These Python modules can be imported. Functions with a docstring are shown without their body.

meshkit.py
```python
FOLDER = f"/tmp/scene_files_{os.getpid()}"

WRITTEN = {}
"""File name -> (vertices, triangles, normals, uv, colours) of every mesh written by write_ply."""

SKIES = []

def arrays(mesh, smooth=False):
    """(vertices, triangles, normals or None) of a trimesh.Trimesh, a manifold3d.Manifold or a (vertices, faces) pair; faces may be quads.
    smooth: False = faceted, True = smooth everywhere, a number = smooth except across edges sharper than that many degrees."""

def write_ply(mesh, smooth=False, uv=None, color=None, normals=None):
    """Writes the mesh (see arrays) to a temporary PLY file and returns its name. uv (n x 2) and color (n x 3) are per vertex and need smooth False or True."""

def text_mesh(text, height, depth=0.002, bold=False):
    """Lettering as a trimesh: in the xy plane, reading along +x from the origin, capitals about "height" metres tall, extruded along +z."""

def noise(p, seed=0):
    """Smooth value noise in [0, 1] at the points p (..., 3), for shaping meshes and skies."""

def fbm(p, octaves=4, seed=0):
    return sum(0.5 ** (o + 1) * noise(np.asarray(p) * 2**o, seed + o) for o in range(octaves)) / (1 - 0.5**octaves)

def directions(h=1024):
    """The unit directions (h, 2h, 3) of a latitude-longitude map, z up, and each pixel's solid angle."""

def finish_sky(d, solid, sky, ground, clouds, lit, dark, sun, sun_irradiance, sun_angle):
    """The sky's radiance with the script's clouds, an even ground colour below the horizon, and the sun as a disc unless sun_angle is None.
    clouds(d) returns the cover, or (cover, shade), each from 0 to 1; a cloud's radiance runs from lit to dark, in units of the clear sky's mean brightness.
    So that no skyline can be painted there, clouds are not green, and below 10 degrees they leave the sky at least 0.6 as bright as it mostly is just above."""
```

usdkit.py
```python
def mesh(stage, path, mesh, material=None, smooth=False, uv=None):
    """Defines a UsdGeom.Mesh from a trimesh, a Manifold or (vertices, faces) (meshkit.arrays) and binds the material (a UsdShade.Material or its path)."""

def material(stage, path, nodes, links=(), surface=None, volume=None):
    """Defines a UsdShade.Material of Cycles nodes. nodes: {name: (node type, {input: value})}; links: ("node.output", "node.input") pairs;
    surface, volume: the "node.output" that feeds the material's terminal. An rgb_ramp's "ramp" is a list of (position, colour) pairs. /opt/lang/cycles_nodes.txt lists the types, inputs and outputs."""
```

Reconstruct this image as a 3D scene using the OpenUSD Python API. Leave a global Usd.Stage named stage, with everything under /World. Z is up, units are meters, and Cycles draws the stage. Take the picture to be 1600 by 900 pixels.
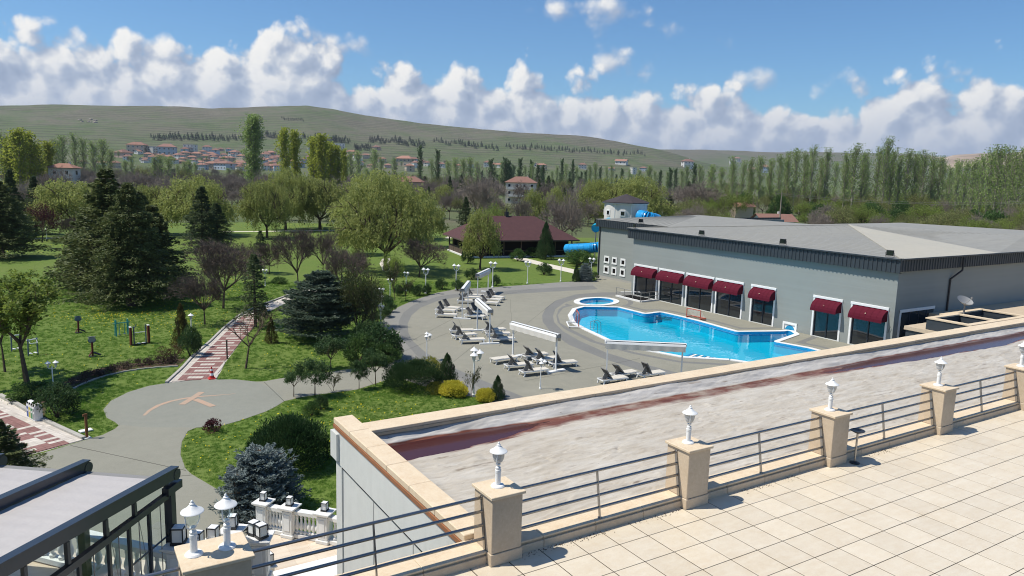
import math, random
import numpy as np, trimesh, usdkit, meshkit
import shapely
from shapely.geometry import Polygon, LineString, Point
from shapely.ops import unary_union
from pxr import Usd, UsdGeom, UsdLux, UsdShade, Gf, Sdf, Vt

stage = Usd.Stage.CreateInMemory()
UsdGeom.SetStageUpAxis(stage, 'Z'); UsdGeom.SetStageMetersPerUnit(stage, 1.0)
UsdGeom.Xform.Define(stage, '/World'); UsdGeom.Scope.Define(stage, '/World/Looks')
rad = math.radians

# ------------------------------------------------------------------ camera
EYE = np.array([0, 0, 12.5]); FOCAL = 1152.9            # focal length in pixels of a 1600 px wide picture
PITCH, ROLL, YAW = 0.152414716, 0.0278942955, 0.557380783
_f = np.array([np.sin(YAW)*np.cos(PITCH), np.cos(YAW)*np.cos(PITCH), -np.sin(PITCH)])
_r = np.array([np.cos(YAW), -np.sin(YAW), 0]); _u = np.cross(_r, _f)
CR = _r*np.cos(ROLL) + _u*np.sin(ROLL); CU = _u*np.cos(ROLL) - _r*np.sin(ROLL); CF = _f
cam = UsdGeom.Camera.Define(stage, '/World/camera')
cam.CreateHorizontalApertureAttr(36.0); cam.CreateFocalLengthAttr(36.0*FOCAL/1600)
cam.CreateClippingRangeAttr(Gf.Vec2f(0.1, 30000))
cam.CreateExposureAttr(0.22)
cam.AddTransformOp().Set(Gf.Matrix4d(*map(float, (*CR, 0, *CU, 0, *(-CF), 0, *EYE, 1))))

# ------------------------------------------------------------------ node graphs
class NG:
    """small builder of Cycles node graphs: n(type, input=value or 'node.output') returns the node's name"""
    def __init__(s): s.nodes, s.links = {}, []
    def n(s, kind, **k):
        nm = 'n%d' % len(s.nodes); vals = {}
        for a, b in k.items():
            if isinstance(b, str) and '.' in b: s.links.append((b, nm + '.' + a))
            else: vals[a] = b
        s.nodes[nm] = (kind, vals); return nm
    def m(s, op, a, b=0.0, c=0.0, clamp=False):
        return s.n('math', math_type=op, value1=a, value2=b, value3=c, use_clamp=clamp) + '.value'
    def v(s, op, a, b=(0, 0, 0), **k): return s.n('vector_math', math_type=op, vector1=a, vector2=b, **k) + '.vector'
    def ramp(s, fac, stops): return s.n('rgb_ramp', fac=fac, ramp=stops) + '.color'
    def mixc(s, fac, a, b, t='mix'): return s.n('mix', mix_type=t, fac=fac, color1=a, color2=b) + '.color'
    def noise(s, vec, scale, detail=3.0, rough=0.5, dist=0.0): return s.n('noise_texture', vector=vec, scale=float(scale), detail=float(detail), roughness=float(rough), distortion=float(dist)) + '.fac'
    def make(s, name, surface=None, volume=None):
        return usdkit.material(stage, '/World/Looks/' + name, s.nodes, s.links, surface=surface, volume=volume)

# ------------------------------------------------------------------ sky, clouds and sun
SUN_AZ, SUN_EL = rad(-65.2), rad(59.0)
SUN = np.array([math.sin(SUN_AZ)*math.cos(SUN_EL), math.cos(SUN_AZ)*math.cos(SUN_EL), math.sin(SUN_EL)])
SKY_STRENGTH, SUN_INTENSITY = 0.09, 1.15

def azel(px, py):
    d = CF + CR*(px - 800)/FOCAL + CU*(450 - py)/FOCAL
    return math.atan2(d[0], d[1]), d[2]/math.hypot(d[0], d[1])

def build_sky():
    g = NG(); tc = g.n('texture_coordinate') + '.generated'
    sky = g.n('sky_texture', sky_type='single_scattering', sun_disc=False, sun_elevation=SUN_EL, sun_rotation=SUN_AZ, air_density=1.0, aerosol_density=0.4, ozone_density=1.0) + '.color'
    s = g.n('separate_xyz', vector=tc); x, y, z = s + '.x', s + '.y', s + '.z'
    h = g.m('maximum', g.m('sqrt', g.m('add', g.m('multiply', x, x), g.m('multiply', y, y))), 0.02)
    tops = [(0, 60), (60, 62), (130, 65), (200, 72), (260, 80), (330, 74), (380, 90), (405, 62), (450, 52), (490, 66), (525, 92), (545, 138), (570, 135), (600, 116), (640, 110), (680, 118), (710, 108), (750, 125), (768, 148), (790, 136), (820, 132), (850, 140), (900, 130), (930, 126), (960, 142), (985, 158), (1020, 160), (1060, 154), (1110, 144), (1150, 155), (1168, 178), (1200, 186), (1230, 172), (1260, 178), (1285, 192), (1310, 180), (1340, 160), (1380, 140), (1420, 146), (1440, 128), (1470, 108), (1500, 126), (1540, 124), (1590, 138), (1640, 130)]
    rng = random.Random(5); st = {}
    for k in range(120):                                   # the bank goes on round the horizon
        a = -math.pi + k*2*math.pi/120
        st[(a + math.pi)/(2*math.pi)] = 0.10 + 0.05*math.sin(k*0.9) + 0.04*rng.random()
    a0, a1 = azel(0, 60)[0], azel(1640, 130)[0]
    st = {k: e for k, e in st.items() if not a0 - .03 < k*2*math.pi - math.pi < a1 + .03}
    for px, py in tops:
        a, e = azel(px, py); st[(a + math.pi)/(2*math.pi)] = e
    st = sorted(st.items()); T = [(k, (e*2, e*2, e*2)) for k, e in st]
    # 256 steps round the whole circle are too coarse for the part in view: give that part a ramp of its own
    A0, A1 = azel(-150, 200)[0], azel(1750, 200)[0]
    Tv = [((k*2*math.pi - math.pi - A0)/(A1 - A0), (e*2,)*3) for k, e in st if A0 <= k*2*math.pi - math.pi <= A1]
    blobs = [(875, 20, 30, 16), (965, 18, 42, 26), (1015, 40, 30, 8), (960, 98, 26, 20), (1000, 116, 44, 13), (1185, 122, 33, 14), (1268, 150, 9, 5), (1300, 176, 13, 8), (505, 62, 34, 16), (540, 72, 22, 8), (1142, 70, 7, 8), (1308, 122, 9, 5)]
    def density(az, el):
        f1 = g.m('divide', g.m('subtract', az, A0), A1 - A0)
        inview = g.m('multiply', g.m('greater_than', f1, 0.0), g.m('less_than', f1, 1.0))
        ta = g.n('separate_color', color=g.ramp(g.m('divide', g.m('add', az, math.pi), 2*math.pi), T)) + '.r'
        tb = g.n('separate_color', color=g.ramp(f1, Tv)) + '.r'
        top = g.m('multiply', g.n('mix_float', fac=inview, a=ta, b=tb) + '.result', 0.5)
        v = g.n('combine_xyz', x=az, y=el) + '.vector'
        nn = g.n('noise_texture', dimensions='2D', vector=v, scale=15.0, detail=5.0, roughness=0.48)
        n1 = nn + '.fac'
        warp = g.v('add', v, g.v('scale', nn + '.color', scale=0.022))
        vo = g.n('voronoi_texture', dimensions='2D', vector=warp, scale=24.0, feature='f1', detail=2.0, roughness=0.36, lacunarity=2.4) + '.distance'
        bump = g.m('add', g.m('multiply', g.m('subtract', n1, 0.5), 0.07), g.m('multiply', g.m('subtract', 0.50, vo), 0.062))
        D = g.m('add', g.m('subtract', top, g.m('subtract', el, 0.017)), g.m('multiply', bump, 0.9))
        for px, py, w, hh in blobs:
            a, e = azel(px, py)
            u = g.m('multiply', g.m('subtract', az, a), FOCAL/w); q = g.m('multiply', g.m('subtract', el, e), FOCAL/hh)
            d = g.m('multiply_add', g.m('sqrt', g.m('multiply_add', u, u, g.m('multiply', q, q))), -hh/FOCAL*1.0, hh/FOCAL*0.95)
            D = g.m('maximum', D, g.m('multiply_add', bump, 0.42, g.m('add', d, 0.002)))
        return D
    az0 = g.m('arctan2', x, y); el0 = g.m('divide', z, h)
    D0 = density(az0, el0); D1 = density(g.m('subtract', az0, 0.014), g.m('add', el0, 0.013))    # a step towards the sun, high on the left
    cover = g.n('map_range', range_type='smoothstep', value=D0, from_min=-0.006, from_max=0.019) + '.result'
    lit = g.m('add', 0.62, g.m('multiply', g.m('subtract', g.m('subtract', D0, D1), 0.013), 17.0), clamp=True)
    deep = g.n('map_range', value=D0, from_min=0.015, from_max=0.12, to_min=1.0, to_max=0.0, clamp=True) + '.result'
    lit = g.m('multiply', lit, g.m('multiply_add', deep, 0.38, 0.62))
    col = g.ramp(lit, [(0.0, (0.34, 0.43, 0.60)), (0.35, (0.47, 0.56, 0.72)), (0.55, (0.68, 0.74, 0.84)), (0.75, (0.98, 0.99, 1.0)), (1.0, (1.10, 1.09, 1.06))])
    low = g.n('map_range', range_type='smoothstep', value=el0, from_min=0.03, from_max=0.13) + '.result'
    col = g.mixc(g.m('add', 0.35, g.m('multiply', low, 0.65), clamp=True), (0.46, 0.55, 0.73), col)
    bright = g.v('scale', col, scale=CLOUD/SKY_STRENGTH)
    sky = g.mixc(1.0, sky, (0.58, 0.88, 1.16), 'multiply')
    out = g.mixc(cover, sky, bright)
    b = g.n('background_shader', color=out, strength=SKY_STRENGTH)
    return g.make('sky_look', surface=b + '.background')
CLOUD = 0.74
dome = UsdLux.DomeLight.Define(stage, '/World/sky')
UsdShade.MaterialBindingAPI.Apply(dome.GetPrim()).Bind(build_sky())
sun = UsdLux.DistantLight.Define(stage, '/World/sun')
sun.CreateIntensityAttr(SUN_INTENSITY); sun.CreateAngleAttr(0.53); sun.CreateNormalizeAttr(True); sun.CreateColorAttr(Gf.Vec3f(1.0, 0.955, 0.88))
_q = Gf.Rotation(Gf.Vec3d(0, 0, -1), Gf.Vec3d(*map(float, -SUN)))
sun.AddTransformOp().Set(Gf.Matrix4d().SetRotate(_q))

# ------------------------------------------------------------------ where things stand (world metres from the camera's geometry)
def _ray(px, py): return CF + CR*(px - 800)/FOCAL + CU*(450 - py)/FOCAL
def G(px, py, z=0.0):
    d = _ray(px, py); return EYE + d*((z - EYE[2])/d[2])
def XP(px, py, x):
    d = _ray(px, py); return EYE + d*((x - EYE[0])/d[0])
def YP(px, py, y):
    d = _ray(px, py); return EYE + d*((y - EYE[1])/d[1])
def ZT(b, px, py):
    """height of the point above ground point b that is seen at px, py"""
    d = _ray(px, py); h = np.asarray(b[:2]) - EYE[:2]
    return EYE[2] + d[2]*(d[:2] @ h)/(d[:2] @ d[:2])
def dist(p): return math.hypot(p[0] - EYE[0], p[1] - EYE[1])
def horizon(px): return 250.5 + px*0.0279
def AT(px, d, z=0.0):
    """ground point in the direction of picture column px, d metres away"""
    a, _ = azel(px, horizon(px)); return np.array([d*math.sin(a), d*math.cos(a), z])

# ------------------------------------------------------------------ meshes
class MB:
    def __init__(s): s.v, s.f, s.n = [], [], 0
    def add(s, v, f):
        v = np.asarray(v, float); f = np.asarray(f, int)
        if f.ndim == 2 and f.shape[1] == 4: f = np.vstack([f[:, [0, 1, 2]], f[:, [0, 2, 3]]])
        s.v.append(v); s.f.append(f + s.n); s.n += len(v); return s
    def tm(s, m): return s.add(m.vertices, m.faces)
    def out(s): return np.vstack(s.v), np.vstack(s.f)
    def box(s, c, size, rz=0.0):
        x, y, z = np.array(size)/2.0
        v = np.array([[-x, -y, -z], [x, -y, -z], [x, y, -z], [-x, y, -z], [-x, -y, z], [x, -y, z], [x, y, z], [-x, y, z]])
        if rz: v = v @ np.array([[math.cos(rz), math.sin(rz), 0], [-math.sin(rz), math.cos(rz), 0], [0, 0, 1]])
        return s.add(v + np.asarray(c, float), [[0, 3, 2, 1], [4, 5, 6, 7], [0, 1, 5, 4], [1, 2, 6, 5], [2, 3, 7, 6], [3, 0, 4, 7]])
    def box2(s, lo, hi): lo, hi = np.array(lo, float), np.array(hi, float); return s.box((lo + hi)/2, hi - lo)
    def bev(s, c, size, b=0.01, rz=0.0):
        x, y, z = np.array(size)/2.0; pts = []
        for sx in (-1, 1):
            for sy in (-1, 1):
                for sz in (-1, 1):
                    pts += [(sx*(x - b), sy*(y - b), sz*z), (sx*(x - b), sy*y, sz*(z - b)), (sx*x, sy*(y - b), sz*(z - b))]
        m = trimesh.convex.convex_hull(np.array(pts)); v = np.array(m.vertices)
        if rz: v = v @ np.array([[math.cos(rz), math.sin(rz), 0], [-math.sin(rz), math.cos(rz), 0], [0, 0, 1]])
        return s.add(v + np.asarray(c, float), m.faces)
    def bev2(s, lo, hi, b=0.01): lo, hi = np.array(lo, float), np.array(hi, float); return s.bev((lo + hi)/2, hi - lo, b)
    def beam(s, p0, p1, w, h, up=(0, 0, 1)):
        p0, p1 = np.asarray(p0, float), np.asarray(p1, float); t = (p1 - p0)/np.linalg.norm(p1 - p0)
        a = np.cross(t, up); a = a if np.linalg.norm(a) > 1e-6 else np.cross(t, (1.0, .2, 0)); a /= np.linalg.norm(a); b = np.cross(a, t); v = []
        for p in (p0, p1): v += [p - a*w/2 - b*h/2, p + a*w/2 - b*h/2, p + a*w/2 + b*h/2, p - a*w/2 + b*h/2]
        return s.add(v, [[0, 3, 2, 1], [4, 5, 6, 7], [0, 1, 5, 4], [1, 2, 6, 5], [2, 3, 7, 6], [3, 0, 4, 7]])
    def cyl(s, p0, p1, r0, r1=None, n=10, caps=True):
        r1 = r0 if r1 is None else r1
        v, f = tubes(np.array([p0], float), np.array([p1], float), np.array([r0]), np.array([r1]), n); s.add(v, f)
        if caps:
            a = np.arange(1, n - 1); s.add(v[:n], np.stack([0*a, a + 1, a], 1)); s.add(v[n:], np.stack([0*a, a, a + 1], 1))
        return s
    def path(s, pts, r, n=8):
        pts = np.asarray(pts, float)
        for a, b in zip(pts[:-1], pts[1:]): s.cyl(a, b, r, n=n)
        return s
    def lathe(s, prof, c=(0, 0, 0), n=16, rz=0.0):
        prof = np.asarray(prof, float); a = np.arange(n)*2*math.pi/n + rz
        v = np.stack([prof[:, None, 0]*np.cos(a), prof[:, None, 0]*np.sin(a), np.repeat(prof[:, 1:2], n, 1)], -1).reshape(-1, 3)
        i, j = np.meshgrid(np.arange(len(prof) - 1), np.arange(n), indexing='ij')
        q = np.stack([i*n + j, i*n + (j + 1) % n, (i + 1)*n + (j + 1) % n, (i + 1)*n + j], -1).reshape(-1, 4)
        return s.add(v + np.asarray(c, float), q)
    def poly(s, pts):
        return s.add(pts, [[0, i, i + 1] for i in range(1, len(pts) - 1)])
    def prism(s, polygon, z0, z1):
        for g in getattr(polygon, 'geoms', [polygon]):
            if g.area > 1e-6:
                m = trimesh.creation.extrude_polygon(g, z1 - z0, engine='earcut'); m.apply_translation((0, 0, z0)); s.tm(m)
        return s
    def grid(s, P):
        """P (n, m, 3) points as a sheet"""
        n, m = P.shape[:2]; i, j = np.meshgrid(np.arange(n - 1), np.arange(m - 1), indexing='ij')
        return s.add(P.reshape(-1, 3), np.stack([i*m + j, (i + 1)*m + j, (i + 1)*m + j + 1, i*m + j + 1], -1).reshape(-1, 4))

def tubes(p0, p1, r0, r1, n=5):
    t = p1 - p0; t = t/(np.linalg.norm(t, axis=1, keepdims=True) + 1e-9)
    a = np.cross(t, np.where(np.abs(t[:, 2:]) < 0.9, [0, 0, 1.0], [1.0, 0, 0])); a /= np.linalg.norm(a, axis=1, keepdims=True); b = np.cross(t, a)
    g = np.arange(n)*2*math.pi/n; ring = np.cos(g)[None, :, None]*a[:, None] + np.sin(g)[None, :, None]*b[:, None]
    v = np.concatenate([p0[:, None] + ring*np.asarray(r0)[:, None, None], p1[:, None] + ring*np.asarray(r1)[:, None, None]], 1)
    j = np.arange(n); q = np.stack([j, (j + 1) % n, n + (j + 1) % n, n + j], 1)
    q = (q[None] + (np.arange(len(p0))*2*n)[:, None, None]).reshape(-1, 4)
    return v.reshape(-1, 3), np.vstack([q[:, [0, 1, 2]], q[:, [0, 2, 3]]])

def sheet(polygon, z):
    """a flat sheet with holes"""
    mb = MB()
    for g in getattr(polygon, 'geoms', [polygon]):
        if g.geom_type == 'Polygon' and g.area > 1e-4:
            v, f = trimesh.creation.triangulate_polygon(g, engine='earcut')
            v = np.c_[v, np.full(len(v), z)]; n = np.cross(v[f[:, 1]] - v[f[:, 0]], v[f[:, 2]] - v[f[:, 0]])[:, 2]
            f = np.where(n[:, None] < 0, f[:, ::-1], f); mb.add(v, f)
    return mb

# ------------------------------------------------------------------ prims
_count = {}
def fresh(parent, name):
    k = (parent, name); _count[k] = _count.get(k, -1) + 1
    return parent + '/' + name + ('_%03d' % _count[k] if _count[k] else '')
def tag(prim, label=None, cat=None, group=None, kind=None):
    for k, x in (('label', label), ('category', cat), ('group', group), ('kind', kind)):
        if x: prim.SetCustomDataByKey(k, x)
def obj(name, mesh, mat, parent='/World', smooth=False, label=None, cat=None, group=None, kind=None):
    parent = str(parent.GetPath()) if hasattr(parent, 'GetPath') else parent
    p = fresh(parent, name); m = usdkit.mesh(stage, p, mesh.out() if isinstance(mesh, MB) else mesh, mat, smooth)
    tag(m.GetPrim(), label, cat, group, kind); return m.GetPrim()
def matrix(loc=(0, 0, 0), rz=0.0, sc=1.0):
    sc = np.broadcast_to(np.asarray(sc, float), 3); c, s = math.cos(rz), math.sin(rz)
    return Gf.Matrix4d(c*sc[0], s*sc[0], 0, 0, -s*sc[1], c*sc[1], 0, 0, 0, 0, sc[2], 0, float(loc[0]), float(loc[1]), float(loc[2]), 1)
def thing(name, label, cat, group=None, loc=(0, 0, 0), rz=0.0, sc=1.0, kind=None):
    x = UsdGeom.Xform.Define(stage, fresh('/World', name)); x.AddTransformOp().Set(matrix(loc, rz, sc))
    tag(x.GetPrim(), label, cat, group, kind); return x.GetPrim()
def copy(src, label, loc, rz=0.0, sc=1.0, group=None, name=None):
    name = name or src.GetName().rstrip('0123456789').rstrip('_')
    p = UsdGeom.Xform.Define(stage, fresh('/World', name)); r = p.GetPrim()
    r.GetReferences().AddInternalReference(src.GetPath()); r.SetInstanceable(True)
    p.ClearXformOpOrder(); op = p.AddTransformOp(); op.Set(matrix(loc, rz, sc))
    was = src.GetCustomData()
    tag(r, label or was['label'], was['category'], group or was.get('group')); return r
class Kind:
    """one kind of thing: the first place() builds it, the later ones reference it"""
    def __init__(s, name, cat, build): s.name, s.cat, s.build, s.first = name, cat, build, None
    def place(s, label, loc, rz=0.0, sc=1.0, group=None, name=None):
        if s.first is None:
            s.first = thing(name or s.name, label, s.cat, group, loc, rz, sc); s.build(s.first); return s.first
        return copy(s.first, label, loc, rz, sc, group, name or s.name)

# ------------------------------------------------------------------ materials
def surf(name, c, rough=0.6, spec=0.4, metal=0.0, var=None, bump=None, island=0.0, obj_var=0.0, streak=None, **extra):
    """principled material; var = [(scale, detail, strength, second colour), ...] noise tints, bump = (scale, detail, metres)"""
    g = NG(); pos = g.n('geometry'); P = pos + '.position'
    col = tuple(c)
    for sc, det, amt, c2 in (var or []):
        f = g.n('map_range', value=g.noise(P, sc, det, 0.6), from_min=0.35, from_max=0.68, to_min=0.0, to_max=amt, clamp=True) + '.result'
        col = g.mixc(f, col, tuple(c2))
    if streak:                                                        # (scale xyz, amount, colour): stretched stains
        sc3, amt, c2 = streak
        q = g.n('mapping', vector=P, scale=sc3) + '.vector'
        f = g.n('map_range', value=g.noise(q, 1.0, 4, 0.6), from_min=0.45, from_max=0.75, to_min=0.0, to_max=amt, clamp=True) + '.result'
        col = g.mixc(f, col, tuple(c2))
    if island:
        f = g.n('map_range', value=pos + '.random_per_island', to_min=1 - island, to_max=1 + island) + '.result'
        col = g.v('scale', col, scale=f)
    if obj_var:
        f = g.n('map_range', value=g.n('object_info') + '.random', to_min=1 - obj_var, to_max=1 + obj_var) + '.result'
        col = g.v('scale', col, scale=f)
    k = dict(base_color=col, roughness=rough, specular_ior_level=spec, metallic=metal, **extra)
    if bump: k['normal'] = g.n('bump', height=g.noise(P, bump[0], bump[1], 0.6), distance=float(bump[2]), strength=1.0) + '.normal'
    b = g.n('principled_bsdf', **k); return g.make(name, surface=b + '.BSDF')

def leafy(name, c1, c2, trans=0.25, scale=0.9, ov=0.12, rough=0.55):
    g = NG(); geo = g.n('geometry')
    f = g.n('map_range', value=g.noise(geo + '.position', scale, 2, 0.5), from_min=0.3, from_max=0.7, clamp=True) + '.result'
    f = g.m('add', g.m('multiply', f, 0.5), g.m('multiply', geo + '.random_per_island', 0.5))
    col = g.mixc(f, c1, c2)
    k = g.n('map_range', value=g.n('object_info') + '.random', to_min=1 - ov, to_max=1 + ov) + '.result'
    col = g.v('scale', col, scale=k)
    p = g.n('principled_bsdf', base_color=col, roughness=rough, specular_ior_level=0.25)
    t = g.n('translucent_bsdf', color=g.v('scale', col, scale=1.3))
    mx = g.n('mix_closure', fac=trans, closure1=p + '.BSDF', closure2=t + '.BSDF')
    return g.make(name, surface=mx + '.closure')

def glassy(name, tint=(0.9, 0.95, 0.95), ior=1.45, rough=0.0, bump=None):
    g = NG(); n = {}
    if bump:
        n = dict(normal=g.n('bump', height=g.noise(g.n('geometry') + '.position', bump[0], bump[1], 0.5), distance=float(bump[2]), strength=1.0) + '.normal')
    t = g.n('transparent_bsdf', color=tint); gl = g.n('glossy_bsdf', color=(1, 1, 1), roughness=rough, **n)
    io = g.m('add', ior, g.m('multiply', g.n('geometry') + '.backfacing', 1.0/ior - ior)); fr = g.n('fresnel', IOR=io)
    mx = g.n('mix_closure', fac=fr + '.fac', closure1=t + '.BSDF', closure2=gl + '.BSDF')
    return g.make(name, surface=mx + '.closure')

M = {}
def lawn_mat():
    g = NG(); P = g.n('geometry') + '.position'
    a = g.noise(P, 0.09, 3, 0.6); b = g.noise(P, 1.6, 4, 0.65); c = g.noise(P, 14.0, 2, 0.6)
    col = g.ramp(b, [(0.25, (0.094, 0.146, 0.026)), (0.5, (0.118, 0.172, 0.034)), (0.75, (0.150, 0.192, 0.048))])
    col = g.mixc(g.n('map_range', value=a, from_min=0.4, from_max=0.7, to_min=0, to_max=0.45, clamp=True) + '.result', col, (0.165, 0.185, 0.052))
    col = g.mixc(g.n('map_range', value=c, from_min=0.35, from_max=0.7, to_min=0, to_max=0.4, clamp=True) + '.result', col, (0.068, 0.116, 0.020))
    bm = g.n('bump', height=g.m('add', g.m('multiply', b, 0.4), c), distance=0.025, strength=0.6) + '.normal'
    p = g.n('principled_bsdf', base_color=col, roughness=0.8, specular_ior_level=0.1, normal=bm)
    return g.make('lawn_grass', surface=p + '.BSDF')
def terrain_mat():
    g = NG(); P = g.n('geometry') + '.position'; s = g.n('separate_xyz', vector=P)
    big = g.noise(P, 0.0035, 4, 0.6); mid = g.noise(P, 0.018, 4, 0.65); fine = g.noise(P, 0.12, 4, 0.7)
    green = g.ramp(mid, [(0.3, (0.078, 0.108, 0.042)), (0.5, (0.100, 0.122, 0.056)), (0.7, (0.118, 0.124, 0.072))])
    brown = g.ramp(fine, [(0.3, (0.105, 0.098, 0.068)), (0.7, (0.165, 0.148, 0.108))])
    hi = g.n('map_range', value=s + '.z', from_min=70.0, from_max=165.0, to_min=0.0, to_max=0.5, clamp=True) + '.result'
    k = g.n('map_range', value=g.m('add', g.m('add', big, g.m('multiply', g.m('subtract', mid, 0.5), 0.5)), g.m('multiply', hi, 0.35)), from_min=0.48, from_max=0.74, clamp=True) + '.result'
    col = g.mixc(k, green, brown)
    # old terraces: faint level lines on the slope
    w = g.n('wave_texture', vector=g.n('combine_xyz', x=g.m('multiply', s + '.x', 0.004), y=0.0, z=g.m('multiply', s + '.z', 0.045)) + '.vector', bands_direction='z', scale=1.0, distortion=1.6, detail=3.0, detail_scale=0.6) + '.fac'
    tm = g.m('multiply', g.n('map_range', value=w, from_min=0.62, from_max=0.95, clamp=True) + '.result', g.n('map_range', value=g.noise(P, 0.006, 3, 0.6), from_min=0.36, from_max=0.52, to_min=0, to_max=0.75, clamp=True) + '.result')
    tm = g.m('multiply', tm, g.m('greater_than', s + '.z', 25.0))
    col = g.mixc(tm, col, (0.058, 0.062, 0.036))
    scrub = g.n('map_range', value=g.noise(P, 0.05, 5, 0.75), from_min=0.58, from_max=0.68, to_min=0, to_max=0.6, clamp=True) + '.result'
    col = g.mixc(scrub, col, (0.050, 0.062, 0.026))
    # the bare quarry face far on the right
    a = g.m('arctan2', s + '.x', s + '.y'); r = g.m('sqrt', g.m('add', g.m('multiply', s + '.x', s + '.x'), g.m('multiply', s + '.y', s + '.y')))
    q = g.m('multiply', g.m('greater_than', r, 3900.0), g.n('map_range', value=g.m('add', a, g.m('multiply', g.m('subtract', big, 0.5), 0.10)), from_min=QAZ0, from_max=QAZ0 + 0.02, clamp=True) + '.result')
    q = g.m('multiply', q, g.n('map_range', value=g.m('add', s + '.z', g.m('multiply', mid, 60.0)), from_min=95.0, from_max=125.0, clamp=True) + '.result')
    rock = g.ramp(g.noise(g.n('mapping', vector=P, scale=(0.004, 0.004, 0.03)) + '.vector', 1.0, 5, 0.6), [(0.3, (0.16, 0.12, 0.085)), (0.55, (0.33, 0.25, 0.18)), (0.75, (0.55, 0.47, 0.38))])
    col = g.mixc(q, col, rock)
    p = g.n('principled_bsdf', base_color=col, roughness=0.9, specular_ior_level=0.05, normal=g.n('bump', height=g.m('add', mid, g.m('multiply', fine, 0.3)), distance=3.0, strength=0.6) + '.normal')
    return g.make('land', surface=p + '.BSDF')
QAZ0 = azel(1452, 240)[0]

M['lawn'] = lawn_mat(); M['land'] = terrain_mat()
M['deck'] = surf('stamped_concrete', (0.260, 0.248, 0.193), 0.75, 0.3, var=[(0.12, 4, 0.6, (0.201, 0.193, 0.150)), (1.1, 4, 0.45, (0.310, 0.290, 0.224)), (9, 3, 0.25, (0.164, 0.155, 0.123))], bump=(6, 3, 0.01))
M['band'] = surf('dark_concrete_band', (0.181, 0.177, 0.159), 0.75, 0.3, var=[(0.4, 4, 0.5, (0.134, 0.134, 0.121)), (7, 3, 0.3, (0.222, 0.215, 0.195))], bump=(6, 3, 0.01))
M['edge_band'] = surf('pale_concrete_band', (0.245, 0.235, 0.205), 0.75, 0.3, var=[(0.4, 4, 0.5, (0.20, 0.19, 0.165)), (7, 3, 0.3, (0.165, 0.16, 0.145))], bump=(6, 3, 0.01))
M['path'] = surf('path_concrete', (0.250, 0.243, 0.191), 0.8, 0.3, var=[(0.25, 4, 0.6, (0.205, 0.198, 0.156)), (2.2, 5, 0.35, (0.285, 0.272, 0.219)), (12, 3, 0.2, (0.170, 0.163, 0.130))], bump=(9, 3, 0.006))
M['plaza'] = surf('plaza_concrete', (0.232, 0.234, 0.192), 0.8, 0.3, var=[(0.25, 4, 0.6, (0.192, 0.193, 0.158)), (2.2, 5, 0.4, (0.268, 0.262, 0.215)), (12, 3, 0.2, (0.16, 0.158, 0.13))], bump=(9, 3, 0.006))
M['faded_paint'] = surf('faded_orange_paint', (0.46, 0.29, 0.20), 0.8, 0.2, var=[(1.4, 5, 0.75, (0.34, 0.29, 0.22)), (8, 3, 0.3, (0.30, 0.27, 0.21))])
M['tile'] = surf('terrace_tile', (0.626, 0.535, 0.397), 0.38, 0.4, var=[(2.0, 5, 0.6, (0.531, 0.422, 0.276)), (0.5, 3, 0.4, (0.664, 0.592, 0.467)), (9, 4, 0.3, (0.683, 0.621, 0.507)), (34, 3, 0.22, (0.531, 0.435, 0.306))], streak=((2.4, 9.0, 1.0), 0.5, (0.683, 0.615, 0.486)), obj_var=0.05)
M['grout'] = surf('tile_joint', (0.05, 0.038, 0.028), 0.9, 0.1)
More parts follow.
